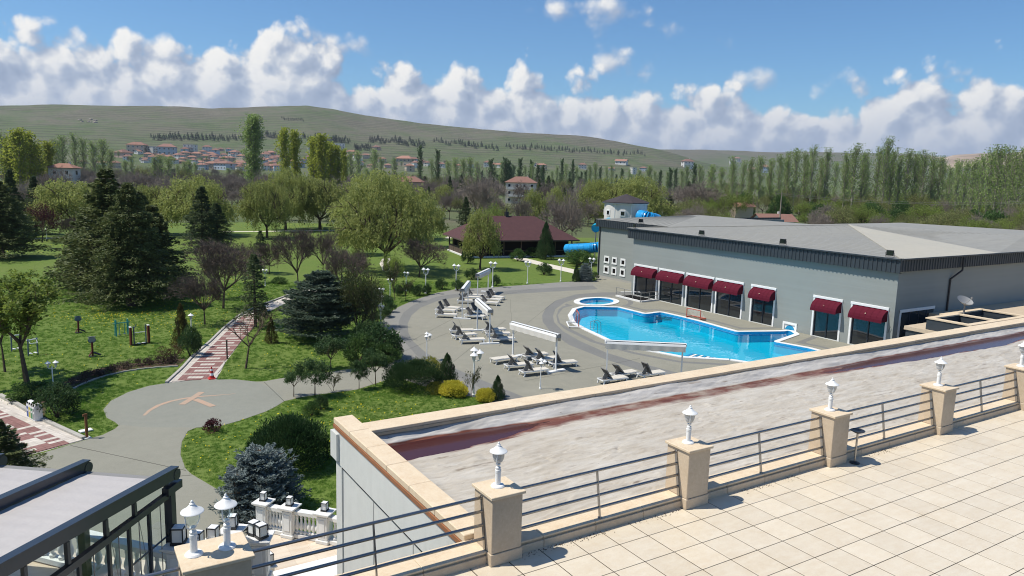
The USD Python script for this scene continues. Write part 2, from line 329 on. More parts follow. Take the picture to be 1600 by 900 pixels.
M['stone'] = surf('pillar_stone', (0.540, 0.432, 0.303), 0.55, 0.35, var=[(2.2, 5, 0.6, (0.449, 0.350, 0.237)), (14, 4, 0.45, (0.619, 0.509, 0.370)), (40, 3, 0.25, (0.399, 0.302, 0.198))], bump=(30, 3, 0.002), obj_var=0.05)
M['kerb'] = surf('kerb_stone', (0.484, 0.385, 0.250), 0.6, 0.3, var=[(1.5, 5, 0.7, (0.323, 0.247, 0.156)), (9, 4, 0.5, (0.576, 0.471, 0.322))], bump=(25, 3, 0.002))
M['coping'] = surf('coping_travertine', (0.640, 0.504, 0.335), 0.6, 0.3, var=[(0.9, 5, 0.7, (0.679, 0.563, 0.399)), (5, 5, 0.5, (0.524, 0.378, 0.228)), (22, 4, 0.4, (0.718, 0.621, 0.467))], bump=(25, 3, 0.002))
M['rust'] = surf('rusty_edge', (0.30, 0.13, 0.06), 0.8, 0.2, var=[(6, 4, 0.7, (0.20, 0.10, 0.055))])
M['marble'] = surf('grey_white_cladding', (0.612, 0.615, 0.570), 0.45, 0.4, var=[(0.7, 4, 0.5, (0.535, 0.541, 0.498)), (5, 5, 0.25, (0.688, 0.684, 0.631))], streak=((4, 4, 0.35), 0.2, (0.459, 0.456, 0.418)))
M['steel'] = surf('brushed_steel', (0.36, 0.35, 0.335), 0.32, 0.5, metal=1.0, var=[(3, 3, 0.5, (0.27, 0.26, 0.25))])
M['white'] = surf('white_paint', (0.78, 0.78, 0.75), 0.4, 0.45, var=[(3, 4, 0.35, (0.68, 0.67, 0.63))])
M['white_stone'] = surf('white_stone', (0.74, 0.73, 0.69), 0.6, 0.3, var=[(2, 5, 0.45, (0.62, 0.61, 0.57)), (12, 3, 0.2, (0.55, 0.54, 0.5))])
M['lamp_glass'] = surf('lamp_glass', (0.72, 0.72, 0.69), 0.25, 0.5, transmission_weight=0.35)
M['black'] = surf('black_metal', (0.018, 0.018, 0.020), 0.38, 0.5)
M['graphite'] = surf('graphite_aluminium', (0.020, 0.026, 0.036), 0.28, 0.5, var=[(4, 4, 0.4, (0.032, 0.038, 0.048))])
M['fabric'] = surf('pergola_membrane', (0.452, 0.420, 0.390), 0.55, 0.3, var=[(0.6, 4, 0.5, (0.366, 0.339, 0.323)), (6, 4, 0.25, (0.482, 0.458, 0.425))], bump=(5, 2, 0.01))
M['glass'] = glassy('window_glass'); M['water'] = glassy('pool_water', (0.70, 0.95, 0.99), 1.333, 0.015, (1.6, 2, 0.010))
M['dark_glass'] = surf('dark_window_glass', (0.012, 0.017, 0.020), 0.04, 0.75, bump=(0.6, 2, 0.004))
M['pool_tile'] = surf('pool_tile', (0.002, 0.459, 0.611), 0.5, 0.2, var=[(0.3, 3, 0.5, (0.003, 0.506, 0.641)), (2.5, 3, 0.25, (0.005, 0.413, 0.565))])
M['pool_dark'] = surf('pool_wall_tile', (0.012, 0.240, 0.442), 0.35, 0.4, var=[(4, 3, 0.4, (0.020, 0.330, 0.572))])
M['wall'] = surf('grey_render', (0.264, 0.282, 0.261), 0.85, 0.2, var=[(0.25, 4, 0.5, (0.231, 0.248, 0.229))], streak=((0.05, 0.05, 3.2), 0.5, (0.300, 0.320, 0.297)), bump=(8, 3, 0.006))
M['fascia'] = surf('anthracite_cladding', (0.034, 0.042, 0.048), 0.45, 0.45, var=[(1.5, 3, 0.4, (0.05, 0.058, 0.064))])
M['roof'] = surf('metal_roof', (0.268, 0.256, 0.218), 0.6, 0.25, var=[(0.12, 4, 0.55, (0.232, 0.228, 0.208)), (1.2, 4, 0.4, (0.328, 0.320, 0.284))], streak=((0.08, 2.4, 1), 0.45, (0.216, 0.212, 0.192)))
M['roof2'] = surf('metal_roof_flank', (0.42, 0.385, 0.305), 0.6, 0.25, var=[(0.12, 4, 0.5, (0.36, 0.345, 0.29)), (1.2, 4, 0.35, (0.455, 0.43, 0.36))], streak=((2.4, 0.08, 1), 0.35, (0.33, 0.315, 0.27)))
M['maroon'] = surf('maroon_canvas', (0.097, 0.009, 0.021), 0.8, 0.1, var=[(3, 3, 0.4, (0.076, 0.007, 0.015))])
M['cream'] = surf('cream_wall', (0.62, 0.57, 0.47), 0.8, 0.2, var=[(0.5, 4, 0.5, (0.53, 0.48, 0.39))])
M['slide'] = surf('blue_fibreglass', (0.016, 0.275, 0.598), 0.25, 0.5, var=[(1.5, 3, 0.4, (0.032, 0.377, 0.690))])
M['cyan_slide'] = surf('cyan_fibreglass', (0.02, 0.42, 0.62), 0.3, 0.5)
M['shingle'] = surf('brown_shingle', (0.085, 0.040, 0.040), 0.85, 0.2, var=[(1.5, 5, 0.6, (0.060, 0.030, 0.032)), (9, 4, 0.4, (0.11, 0.055, 0.052))], bump=(14, 3, 0.02))
M['tower_roof'] = surf('dark_shingle', (0.058, 0.048, 0.050), 0.85, 0.2, var=[(2, 5, 0.5, (0.04, 0.034, 0.036))])
M['timber'] = surf('weathered_timber', (0.105, 0.078, 0.060), 0.8, 0.2, var=[(2, 4, 0.5, (0.075, 0.055, 0.042))], streak=((1, 1, 14), 0.4, (0.16, 0.125, 0.10)))
M['post_wood'] = surf('sign_timber', (0.17, 0.075, 0.03), 0.7, 0.2)
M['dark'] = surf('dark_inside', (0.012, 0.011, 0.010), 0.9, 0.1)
M['bark'] = surf('bark', (0.115, 0.085, 0.060), 0.9, 0.1, var=[(3, 4, 0.6, (0.07, 0.052, 0.038))])
M['twig'] = surf('bare_twigs', (0.142, 0.111, 0.088), 0.9, 0.1, var=[(0.6, 3, 0.5, (0.102, 0.079, 0.065))], obj_var=0.15)
M['twig_grey'] = surf('grey_twigs', (0.254, 0.210, 0.171), 0.9, 0.1, var=[(0.6, 3, 0.5, (0.181, 0.145, 0.123))], obj_var=0.2)
M['pale_bark'] = surf('poplar_bark', (0.33, 0.29, 0.235), 0.9, 0.1, var=[(1, 4, 0.5, (0.22, 0.19, 0.15))])
M['soil'] = surf('bare_soil', (0.12, 0.078, 0.062), 0.95, 0.05, var=[(1.5, 5, 0.6, (0.075, 0.05, 0.04))], bump=(6, 4, 0.05))
M['paver_red'] = surf('red_paver', (0.240, 0.125, 0.108), 0.85, 0.2, var=[(2, 4, 0.5, (0.19, 0.10, 0.09)), (20, 3, 0.3, (0.30, 0.18, 0.155))], obj_var=0.12)
M['paver_white'] = surf('white_paver', (0.55, 0.50, 0.43), 0.85, 0.2, var=[(2, 4, 0.6, (0.42, 0.37, 0.31)), (20, 3, 0.3, (0.60, 0.55, 0.48))], obj_var=0.10)
M['kerbstone'] = surf('garden_kerb', (0.42, 0.40, 0.35), 0.85, 0.2, var=[(1.5, 4, 0.6, (0.30, 0.28, 0.24))])
M['patio'] = surf('veined_marble', (0.62, 0.52, 0.40), 0.4, 0.4, var=[(0.8, 4, 0.5, (0.68, 0.61, 0.50))], streak=((0.6, 5, 1), 0.7, (0.50, 0.36, 0.24)), obj_var=0.07)
M['sling'] = surf('lounger_sling', (0.58, 0.54, 0.46), 0.75, 0.2, var=[(3, 3, 0.4, (0.50, 0.46, 0.39))])
M['sling_dark'] = surf('lounger_back', (0.085, 0.078, 0.068), 0.8, 0.2, var=[(5, 3, 0.4, (0.12, 0.11, 0.095))])
M['grey_frame'] = surf('lounger_frame', (0.23, 0.22, 0.20), 0.5, 0.4)
M['canvas'] = surf('white_canvas', (0.66, 0.63, 0.56), 0.8, 0.2, var=[(2, 4, 0.4, (0.58, 0.545, 0.47))])
M['red'] = surf('red_plastic', (0.50, 0.035, 0.025), 0.45, 0.4)
M['rose_red'] = surf('faded_red_frame', (0.42, 0.09, 0.05), 0.5, 0.4)
M['teal'] = surf('teal_paint', (0.03, 0.27, 0.25), 0.4, 0.4); M['dark_red'] = surf('dark_red_paint', (0.12, 0.018, 0.016), 0.45, 0.4); M['steel_blue'] = surf('grey_blue_paint', (0.10, 0.13, 0.17), 0.4, 0.4)
M['yellow'] = surf('yellow_panel', (0.52, 0.42, 0.05), 0.5, 0.4); M['green_panel'] = surf('green_panel', (0.06, 0.22, 0.10), 0.5, 0.4); M['blue_panel'] = surf('blue_panel', (0.05, 0.09, 0.28), 0.5, 0.4); M['grey_panel'] = surf('grey_panel', (0.28, 0.28, 0.27), 0.5, 0.4)
M['petal'] = surf('dandelion', (0.72, 0.55, 0.02), 0.8, 0.1)
M['terracotta'] = surf('roof_tiles', (0.232, 0.133, 0.103), 0.85, 0.15, var=[(0.8, 4, 0.6, (0.194, 0.092, 0.071)), (6, 3, 0.4, (0.314, 0.173, 0.129))], obj_var=0.15)
M['pantile'] = surf('faded_roof_tiles', (0.315, 0.170, 0.123), 0.85, 0.15, var=[(0.8, 4, 0.6, (0.246, 0.128, 0.093))], obj_var=0.15)
M['sheet_roof'] = surf('grey_sheet_roof', (0.32, 0.32, 0.32), 0.6, 0.3, obj_var=0.2)
M['render_white'] = surf('white_house_wall', (0.62, 0.60, 0.55), 0.85, 0.15, var=[(0.7, 3, 0.4, (0.52, 0.50, 0.45))], obj_var=0.12)
M['render_buff'] = surf('buff_house_wall', (0.50, 0.40, 0.29), 0.85, 0.15, obj_var=0.15); M['render_blue'] = surf('pale_blue_wall', (0.40, 0.45, 0.50), 0.85, 0.15, obj_var=0.15); M['render_pink'] = surf('pink_house_wall', (0.50, 0.34, 0.28), 0.85, 0.15, obj_var=0.15)
M['pole'] = surf('weathered_pole', (0.30, 0.25, 0.19), 0.9, 0.1); M['rock'] = surf('rocks', (0.25, 0.22, 0.18), 0.9, 0.1, var=[(3, 4, 0.6, (0.16, 0.14, 0.11))])
L = dict(
    cedar=leafy('cedar_needles', (0.068, 0.092, 0.027), (0.270, 0.290, 0.100), 0.20), spruce=leafy('spruce_needles', (0.045, 0.074, 0.027), (0.166, 0.201, 0.079), 0.20),
    blue=leafy('blue_needles', (0.132, 0.168, 0.157), (0.314, 0.360, 0.350), 0.20), greycedar=leafy('grey_green_needles', (0.062, 0.093, 0.062), (0.155, 0.185, 0.120), 0.20),
    willow=leafy('willow_leaves', (0.237, 0.264, 0.068), (0.413, 0.435, 0.152), 0.43), poplar=leafy('poplar_leaves', (0.175, 0.250, 0.070), (0.392, 0.483, 0.159), 0.38),
    goldpop=leafy('yellow_green_leaves', (0.245, 0.288, 0.037), (0.456, 0.456, 0.085), 0.43), darkpop=leafy('dark_poplar_leaves', (0.065, 0.113, 0.040), (0.146, 0.200, 0.073), 0.28),
    fresh=leafy('fresh_leaves', (0.150, 0.205, 0.035), (0.300, 0.350, 0.080), 0.43), olive=leafy('olive_leaves', (0.143, 0.160, 0.050), (0.286, 0.277, 0.101), 0.38),
    plum=leafy('plum_leaves', (0.054, 0.014, 0.019), (0.120, 0.036, 0.038), 0.38), bronze=leafy('bronze_green_leaves', (0.030, 0.056, 0.015), (0.179, 0.160, 0.056), 0.23, rough=0.35),
    shrub=leafy('shrub_leaves', (0.034, 0.077, 0.024), (0.135, 0.200, 0.064), 0.23), thuja=leafy('thuja_leaves', (0.025, 0.061, 0.020), (0.097, 0.141, 0.045), 0.23), rustthuja=leafy('rusty_thuja_leaves', (0.060, 0.062, 0.017), (0.192, 0.132, 0.036), 0.23),
    gold=leafy('golden_leaves', (0.450, 0.413, 0.045), (0.800, 0.675, 0.105), 0.38), juniper=leafy('juniper_leaves', (0.017, 0.048, 0.014), (0.070, 0.115, 0.034), 0.23), juniper_gold=leafy('golden_juniper_leaves', (0.200, 0.215, 0.030), (0.420, 0.380, 0.065), 0.28),
    brown=leafy('brown_leaves', (0.090, 0.054, 0.026), (0.216, 0.132, 0.060), 0.28), rose=leafy('rose_stems', (0.054, 0.036, 0.026), (0.114, 0.084, 0.054), 0.23), pine=leafy('far_pine_needles', (0.014, 0.029, 0.018), (0.036, 0.058, 0.031), 0.18),
    blade=leafy('grass_blades', (0.085, 0.182, 0.020), (0.204, 0.318, 0.052), 0.43), buff=leafy('catkin_buds', (0.240, 0.210, 0.120), (0.396, 0.348, 0.204), 0.38), hedge=leafy('hedge_leaves', (0.039, 0.088, 0.019), (0.146, 0.225, 0.058), 0.28))

# ------------------------------------------------------------------ ground: land, lawn, paths, pool deck
def W(px): return [tuple(G(x, y)[:2]) for x, y in px]
BX, CY = 52.93, 30.9                                                # the pool hall's front wall plane x and its near corner y
FX = 59.4                                                           # front plane of the hall's far block
deck_edge = [(934, 437), (929, 439), (877, 441), (825, 445), (770, 449), (713, 452), (681, 458), (646, 469.5), (622, 480), (607, 490), (598, 500), (596, 514), (602, 531), (612, 547), (622, 560)]
deck_low = [(617, 588), (650, 600), (690, 612), (750, 622)]
deck = Polygon(W(deck_edge) + W(deck_low) + [(20.5, 27), (21.5, 17), (56, 17), (56, 40), (FX + 2, 60), (FX + 1, 78)]).buffer(0)
pool_out = W([(909, 479), (968, 480), (1008.5, 490), (1031.6, 487), (1050, 491), (1072, 496), (1099.5, 503), (1153, 518), (1221, 517)]) + [(BX - .02, 40.5), (BX - .02, 39.3)] + W([(1250, 523.6), (1218, 535), (1267, 544), (1290, 550), (1240, 579), (1140, 564), (1068, 560), (1004, 548), (946, 532), (912, 516), (891.5, 505), (887, 493), (894, 483)])
pool_out = Polygon(pool_out).buffer(0); pool_out = pool_out.buffer(-0.6).buffer(0.6, join_style='round')
pool_in = pool_out.buffer(-0.42)
kp = np.array(W([(932, 465), (968, 471.6), (932, 478.3), (896.5, 471.6)])); kc = kp.mean(0)
ka, kb = (kp[1] - kp[3])/2, (kp[2] - kp[0])/2
kid_out = Polygon([tuple(kc + ka*math.cos(t) + kb*math.sin(t)) for t in np.linspace(0, 2*math.pi, 48, endpoint=False)]); kid_in = kid_out.buffer(-0.42*1.4)
pools = unary_union([pool_in, kid_in])
path_px = [(20, 722), (130, 689), (145, 684), (160, 680), (180, 670), (185.5, 665), (180, 660), (166.7, 653), (161.5, 640), (173, 626.7), (200, 613), (233, 603), (263, 598.5), (300, 594.5), (333, 593.5), (366.7, 593), (400, 596.5), (413, 596), (470, 586), (517, 581), (545, 577), (600, 572), (622, 560), (640, 572), (617, 590), (557, 609), (495, 617), (470, 621), (444.5, 627), (430, 636), (416, 643), (374.7, 657.5), (344.4, 665.8), (306.7, 668.4), (293.4, 674), (284, 691), (282, 711), (289.7, 732), (299, 741), (344.4, 767.7), (397, 792), (440, 812), (440, 900), (200, 960), (-90, 960), (-90, 760)]
path = Polygon(W(path_px)).buffer(0).difference(deck)
plaza_c = Polygon(W([(263, 598.5), (300, 594.5), (333, 593.5), (366.7, 593), (400, 596.5), (422, 606), (438, 617), (444.5, 627), (430, 636), (416, 643), (374.7, 657.5), (344.4, 665.8), (306.7, 668.4), (270, 668), (225, 668), (187, 664), (180, 660), (166.7, 653), (161.5, 640), (173, 626.7), (200, 613), (233, 603)])).buffer(0)
path = path.difference(plaza_c)
paver_lot = Polygon(W([(-60, 605), (0, 622), (30, 637), (70, 660), (131, 688), (40, 713), (-80, 750)]))
walk = Polygon(W([(261, 599), (300, 594.5), (338, 593.5), (354, 564), (380, 530), (400, 508), (408, 496), (422, 486), (440, 477), (462, 466), (490, 457), (520, 449), (510, 444), (480, 452), (460, 459), (425, 472), (400, 481), (375, 494), (349, 515), (330, 534), (302, 558), (286, 576)]))
lawn = Polygon(W([(-400, 352), (100, 350), (400, 347), (640, 352), (760, 368), (940, 372), (1100, 380)]) + [(75, 85), (70, 20), (6, 8), (-60, 8)]).buffer(0)
holes = unary_union([deck, path, plaza_c, paver_lot, walk, pool_out, kid_out])
disc = Point(0, 0).buffer(420, 180)
obj('ground', sheet(disc.difference(pools), -0.03), M['land'], kind='structure')
obj('lawn', sheet(lawn.difference(unary_union([paver_lot.buffer(-.2), walk.buffer(-.2), deck.buffer(-.2), path.buffer(-.2), plaza_c.buffer(-.2)])), 0.0), M['lawn'], kind='structure')
band_out = Polygon(W([(932, 446), (877, 449), (825, 452), (769, 456), (713, 459), (682, 464), (645.5, 477), (630, 489), (623, 502), (623, 517), (631, 533), (653, 558), (687, 577), (707, 585), (755.5, 609), (800, 627)]) + [(21, 25), (60, 25), (58, 78)]).buffer(0)
band_in = Polygon(W([(934, 452), (877, 455), (825, 458), (769, 461.5), (713, 465), (686, 469.5), (657, 481), (643, 493), (637, 506), (638, 520), (645, 533), (666, 552), (690, 566), (720, 580), (748, 592), (775, 603), (830, 625)]) + [(24, 25), (60, 25), (58, 77)]).buffer(0)
pb_out = Polygon(W([(1010, 455), (987, 456.5), (940, 457), (900, 460), (868.6, 469.5), (853, 481), (847, 493), (848, 503), (860, 518.6), (889, 539), (946.6, 562), (1000, 579), (1060, 594)]) + [(40, 25), (BX, 25), (BX, 60)]).buffer(0)
pb_in = Polygon(W([(1000, 461), (940, 462.5), (905, 465), (882, 473), (868, 483), (864, 494), (866, 504), (880, 518), (906, 533), (946.6, 551), (1000, 567.5), (1060, 583)]) + [(41, 25), (BX, 25), (BX, 59)]).buffer(0)
pc_out = pool_out.union(kid_out).buffer(2.0).buffer(-0.6); pc_in = pool_out.union(kid_out).buffer(0.9)
D = lambda p: p.intersection(deck).difference(unary_union([pool_out, kid_out]))
dark1 = D(band_out.difference(band_in)); dark2 = D(pb_out.difference(pb_in)); dark3 = D(pc_out.difference(pc_in)).difference(dark2.buffer(.3))
outer = D(deck.difference(band_out)); bands = unary_union([dark1, dark2, dark3, outer])
deck_o = obj('pool_deck', sheet(D(deck).difference(bands), 0.012), M['deck'], kind='structure')
obj('dark_paving_band', sheet(dark1, 0.012), M['band'], deck_o); obj('dark_paving_band', sheet(dark2, 0.012), M['band'], deck_o); obj('dark_paving_band', sheet(dark3, 0.012), M['band'], deck_o)
obj('pale_paving_band', sheet(outer, 0.012), M['edge_band'], deck_o)
obj('path', sheet(path, 0.012), M['path'], kind='structure')
obj('plaza', sheet(plaza_c, 0.012), M['plaza'], kind='structure')
# joints cut across the deck and the path
jm = MB()
for a, b in (((616, 555), (700, 520)), ((640, 534), (760, 470)), ((700, 572), (790, 500)), ((797, 468), (800, 510)), ((716, 498), (730, 530)), ((820, 595), (1000, 560)), ((690, 480), (830, 452)), ((780, 540), (868, 470))):
    p, q = G(*a, .0155), G(*b, .0155); jm.beam(p, q, 0.012, 0.003)
obj('expansion_joint', jm, M['dark'], deck_o)
jm = MB()
for a, b in (((413, 597), (444, 627)), ((290, 735), (110, 696)), ((300, 742), (120, 760)), ((500, 583), (520, 613)), ((560, 576), (585, 603))):
    jm.beam(G(*a, .0155), G(*b, .0155), 0.02, 0.003)
obj('expansion_joint', jm, M['dark'], '/World/path')
# faded emblem painted on the plaza: a long thin arc and two crossing strokes
def band_px(pts, w0, w1):
    P = np.array([G(x, y, .0165)[:2] for x, y in pts]); t = np.gradient(P, axis=0); n = np.c_[-t[:, 1], t[:, 0]]; n /= np.linalg.norm(n, axis=1, keepdims=True)
    w = np.interp(np.linspace(0, 1, len(P)), np.linspace(0, 1, len(w0)), w0)[:, None]/2
    return np.stack([np.c_[P - n*w, np.full(len(P), w1)], np.c_[P + n*w, np.full(len(P), w1)]], 1)
em = MB().grid(band_px([(225, 649), (234, 641), (248, 633), (266, 627), (285, 623), (305, 620), (325, 618.5), (345, 617), (368, 615)], (0.14, 0.26, 0.22, 0.15, 0.04), .0165))
em.grid(band_px([(284, 632), (300, 622.5), (315, 612.5)], (0.34, 0.34), .0205)); em.grid(band_px([(305, 624), (318, 629), (333, 635)], (0.34, 0.34), .0245))
obj('painted_emblem', em, M['faded_paint'], '/World/plaza')

# ------------------------------------------------------------------ pools
def basin(poly, depth, name, label, water_z, wall_name='basin_wall'):
    t = thing(name, label, 'pool')
    obj('basin_floor', sheet(poly, -depth), M['pool_tile'], t)
    for ring in [poly.exterior]:
        P = np.array(ring.coords); w = MB().grid(np.stack([np.c_[P, np.full(len(P), -depth)], np.c_[P, np.full(len(P), -0.30)]], 1)); obj('basin_wall', w, M['pool_tile'], t)
        w = MB().grid(np.stack([np.c_[P, np.full(len(P), -0.30)], np.c_[P, np.full(len(P), 0.05)]], 1)); obj('tile_line', w, M['pool_dark'], t)
    obj('water', sheet(poly, water_z), M['water'], t)
    return t
def coping(t, outer_p, inner_p, n):
    """edge stones, each its own piece"""
    P = np.array(outer_p.exterior.coords); seg = LineString(P); rim = outer_p.difference(inner_p); N = n
    cuts = [seg.interpolate(k/N, normalized=True) for k in range(N)]
    for k in range(N):
        a, b = k/N, (k + 1)/N
        line = shapely.ops.substring(seg, a, b, normalized=True)
        piece = line.buffer(0.8, cap_style='flat').intersection(rim).buffer(-0.006)
        if piece.area > 0.01: obj('coping_stone', MB().prism(piece, 0.0, 0.07), M['white_stone'], t)
pool = basin(pool_in, 0.85, 'swimming_pool', 'large bright blue swimming pool with white curved edge beside the grey hall', -0.06)
coping(pool, pool_out, pool_in, 84)
kid = basin(kid_in, 0.38, 'paddling_pool', 'small round paddling pool with white rim at the big pool end', -0.05)
coping(kid, kid_out, kid_in, 26)
def steps_in_pool(a, b, c, label):
    """white entry steps with dark grating slots, between three corner pixels"""
    A, B, C = G(*a), G(*b), G(*c); u = B - A; v = C - A
    return A, u, v
st = thing('pool_steps', 'white pool entry steps with dark slots at the near edge', 'steps')
A, B = G(1066, 557), G(1112, 566); u = (B - A)/np.linalg.norm(B - A); v = np.array([-u[1], u[0], 0]); Ls = np.linalg.norm(B - A)
m = MB(); m.beam(A + v*0.75 + [0, 0, -.35], B + v*0.75 + [0, 0, -.35], 1.7, 0.5); obj('step_block', m, M['white_stone'], st)
for k in range(9):
    p = A + u*(Ls*(k + .6)/9.3); m = MB(); m.beam(p + v*0.15 + [0, 0, -.055], p + v*1.45 + [0, 0, -.055], 0.30, 0.10); obj('step_slat', m, M['white'] if k % 2 else M['pool_dark'], st)
st = thing('overflow_alcove', 'dark barred recess in the pool edge toward the hall', 'grating')
A, B = G(1012, 492), G(1050, 494.5); u = (B - A)/np.linalg.norm(B - A); v = np.array([u[1], -u[0], 0]); Ls = np.linalg.norm(B - A)
for k in range(6):
    q = A + v*(.35 + k*.30); m = MB(); m.beam(q + u*Ls*.35 + [0, 0, -.045], q + u*Ls*1.0 + [0, 0, -.045], .06, .02); obj('bar', m, M['black'], st)

# ------------------------------------------------------------------ terrace in front of the camera
T = 6.8
tf = obj('terrace_floor', MB().box2((1.0, -1.0, T - .5), (34, 8.84, T - .0045)), M['grout'], kind='structure')
S = 0.6; X0, Y0 = 7.738871*5.7/5.6, 8.119789*5.7/5.6; S1, S2 = 0.5891*5.7/5.6, 0.58129*5.7/5.6
tile_rng = random.Random(3)
tile_shapes = {}
def inframe(p, m=40):
    d = np.asarray(p, float) - EYE; z = d @ CF
    return z > 0.3 and -m < 800 + FOCAL*(d @ CR)/z < 1600 + m and -m < 450 - FOCAL*(d @ CU)/z < 900 + m
def frustum_tile(x0, y0, x1, y1, z, tilt=(0, 0)):
    b = 0.0015; v = []
    for zz, o in ((z - .02, 0), (z - b, 0), (z, b)):
        v += [(x0 + o, y0 + o, zz), (x1 - o, y0 + o, zz), (x1 - o, y1 - o, zz), (x0 + o, y1 - o, zz)]
    v = np.array(v); v[4:, 2] += (v[4:, 0] - x0)*tilt[0] + (v[4:, 1] - y0)*tilt[1]
    f = [[8, 9, 10, 11]]
    for k in range(2):
        for i in range(4): f.append([k*4 + i, k*4 + (i + 1) % 4, k*4 + 4 + (i + 1) % 4, k*4 + 4 + i])
    return MB().add(v, f)
n_t = 0; rest = MB()
for i in range(-12, 42):
    for j in range(-1, 16):
        x0 = X0 + i*S1; y1 = Y0 - j*S2; y0 = y1 - S2
        if j == -1: y1 = 8.80
        c = ((x0 + x0 + S1)/2, (y0 + y1)/2, T)
        if y0 < 1.5 or not any(inframe((x, y, T), 10) for x in (x0, x0 + S1) for y in (y0, y1)): continue
        gp = 0.0065
        ti = frustum_tile(x0 + .0085, y0 + gp, x0 + S1 - .0085, y1 - gp, T + tile_rng.uniform(-.0008, .0008), (tile_rng.uniform(-.0012, .0012), tile_rng.uniform(-.0012, .0012)))
        n_t += 1
        if n_t <= 295: obj('tile', ti, M['tile'], tf)
        else: rest.add(*ti.out())
if rest.n: obj('tile_field', rest, M['tile'], tf, kind='stuff')

# low wall that carries the railing: stones butted end to end
kw = thing('parapet_kerb', 'low beige stone kerb wall under the terrace railing', 'wall')
xs = [-3 + 1.02*k for k in range(38)]
for a, b in zip(xs[:-1], xs[1:]):
    obj('kerb_stone', MB().bev2((a + .003, 8.80, T - .02), (b - .003, 9.22, T + .15), .006), M['kerb'], kw)
    obj('kerb_cap', MB().bev2((a + .003, 8.785, T + .152), (b - .003, 9.235, T + .185), .006), M['coping'], kw)
    obj('skirting_stone', MB().bev2((a + .003, 8.768, T - .02), (b - .003, 8.797, T + .125), .006), M['stone'], kw)
# pillars
PX = [5.17, 9.10, 13.125, 17.20, 21.18]
_pw = 0.52
def pillar(label, x0, x1, lampx, y0=8.66, y1=9.20):
    t = thing('terrace_pillar', label, 'pillar', loc=(0, 0, 0))
    c = ((x0 + x1)/2, (y0 + y1)/2)
    obj('shaft', MB().bev2((x0, y0, T + .19), (x1, y1, T + 1.035), .008), M['stone'], t)
    obj('plinth', MB().bev2((x0 - .014, y0 - .014, T), (x1 + .014, y1 + .014, T + .187), .008), M['stone'], t)
    obj('cap', MB().bev2((x0 - .035, y0 - .035, T + 1.037), (x1 + .035, y1 + .035, T + 1.082), .006), M['coping'], t)
    return t
PLAB = ['beige stone pillar with a white lantern, leftmost single-lantern pillar of the railing', 'beige stone pillar with a white lantern, second single-lantern pillar from the left', 'beige stone pillar with white lantern standing beside the ashtray stand', 'beige stone pillar with white lantern, right of the ashtray pillar', 'beige stone pillar cut by the right edge of the picture']
for x, lb in zip(PX, PLAB): pillar(lb, x, x + _pw, None)
# wide pillar with two lanterns, lower left
pillar('wide beige stone pillar carrying two white lanterns', 1.06, 1.80, None, 8.66, 9.28)
TC = T + 1.082
def build_lantern(t, glass_='lamp_glass'):
    obj('base', MB().lathe([(0, 0), (.105, 0), (.105, .012), (.09, .03), (.05, .036), (0, .036)], n=20), M['white'], t, 35)
    obj('stem', MB().lathe([(.043, .034), (.043, .215), (.047, .22), (.047, .262), (.041, .268), (.041, .30), (.018, .315), (.018, .335), (0, .335)], n=14), M['white'], t, 35)
    obj('cup', MB().lathe([(0, .33), (.030, .335), (.040, .352), (.026, .365), (0, .365)], n=14), M['white'], t, 35)
    for k in range(2):
        a = k*math.pi + .5; d = np.array([math.cos(a), math.sin(a), 0])
        pts = [d*r + np.array([0, 0, z]) for r, z in ((.02, .345), (.06, .350), (.092, .378), (.108, .42), (.112, .47), (.112, .548))]
        obj('bracket', MB().path(pts, .0075, 6), M['white'], t, 40)
    obj('globe', MB().lathe([(0, .366), (.030, .368), (.060, .39), (.080, .43), (.090, .48), (.093, .53), (.090, .55)], n=20), M[glass_], t, 40)
    hat = obj('hat', MB().lathe([(.07, .546), (.128, .540), (.134, .548), (.125, .562), (.085, .582), (.055, .61), (.045, .622), (.030, .632), (.032, .65), (.012, .664), (.018, .675), (.010, .69), (0, .694)], n=24), M['white'], t, 40)
lantern = Kind('pillar_lantern', 'lantern', build_lantern)
LL = ['white lantern with hat on the leftmost single-lantern pillar', 'white lantern with hat on the second single-lantern pillar', 'white lantern with hat on the pillar beside the ashtray stand', 'white lantern with hat on the pillar right of the ashtray stand', 'white lantern on the pillar at the right edge']
for x, lb in zip(PX, LL): lantern.place(lb, (x + _pw/2, 8.96, TC), 0.35)
lantern2 = Kind('pillar_lantern', 'lantern', lambda t: build_lantern(t, 'glass'))
lantern2.place('white lantern, left one of the pair on the wide pillar', (1.205, 8.99, TC), 0.15)
lantern2.place('white lantern, right one of the pair on the wide pillar', (1.585, 8.99, TC), 0.5)
# railing bays: leaning end plates, a middle post and four rails
def lean(h): return 8.845 + 0.165*(h - .19)
def bay(label, xa, xb, post, left_plate=True):
    t = thing('railing', label, 'railing', 'railing bays between the terrace pillars')
    for h in (.355, .555, .755, .955):
        obj('rail', MB().cyl((xa, lean(h), T + h), (xb, lean(h), T + h), .024, n=10), M['steel'], t, 40)
    for x in ((xa + .012) if left_plate else None, xb - .012):
        if x is not None: obj('end_plate', MB().beam((x, lean(.185), T + .185), (x, lean(.985), T + .985), .012, .055, up=(0, -1, 0)), M['steel'], t)
    p = obj('post', MB().beam((post, lean(.185), T + .186), (post, lean(.955), T + .955), .016, .045, up=(0, -1, 0)), M['steel'], t)
    obj('foot', MB().cyl((post, lean(.185), T + .186), (post, lean(.185), T + .20), .035, n=12), M['steel'], t)
bay('steel railing left of the first single-lantern pillar, crossing the marble wall', 1.80, PX[0] - .0, 3.47)
bay('steel railing between the first and second single-lantern pillars', PX[0] + _pw, PX[1], 7.33)
bay('steel railing between the second lantern pillar and the ashtray stand', PX[1] + _pw, PX[2], 11.25)
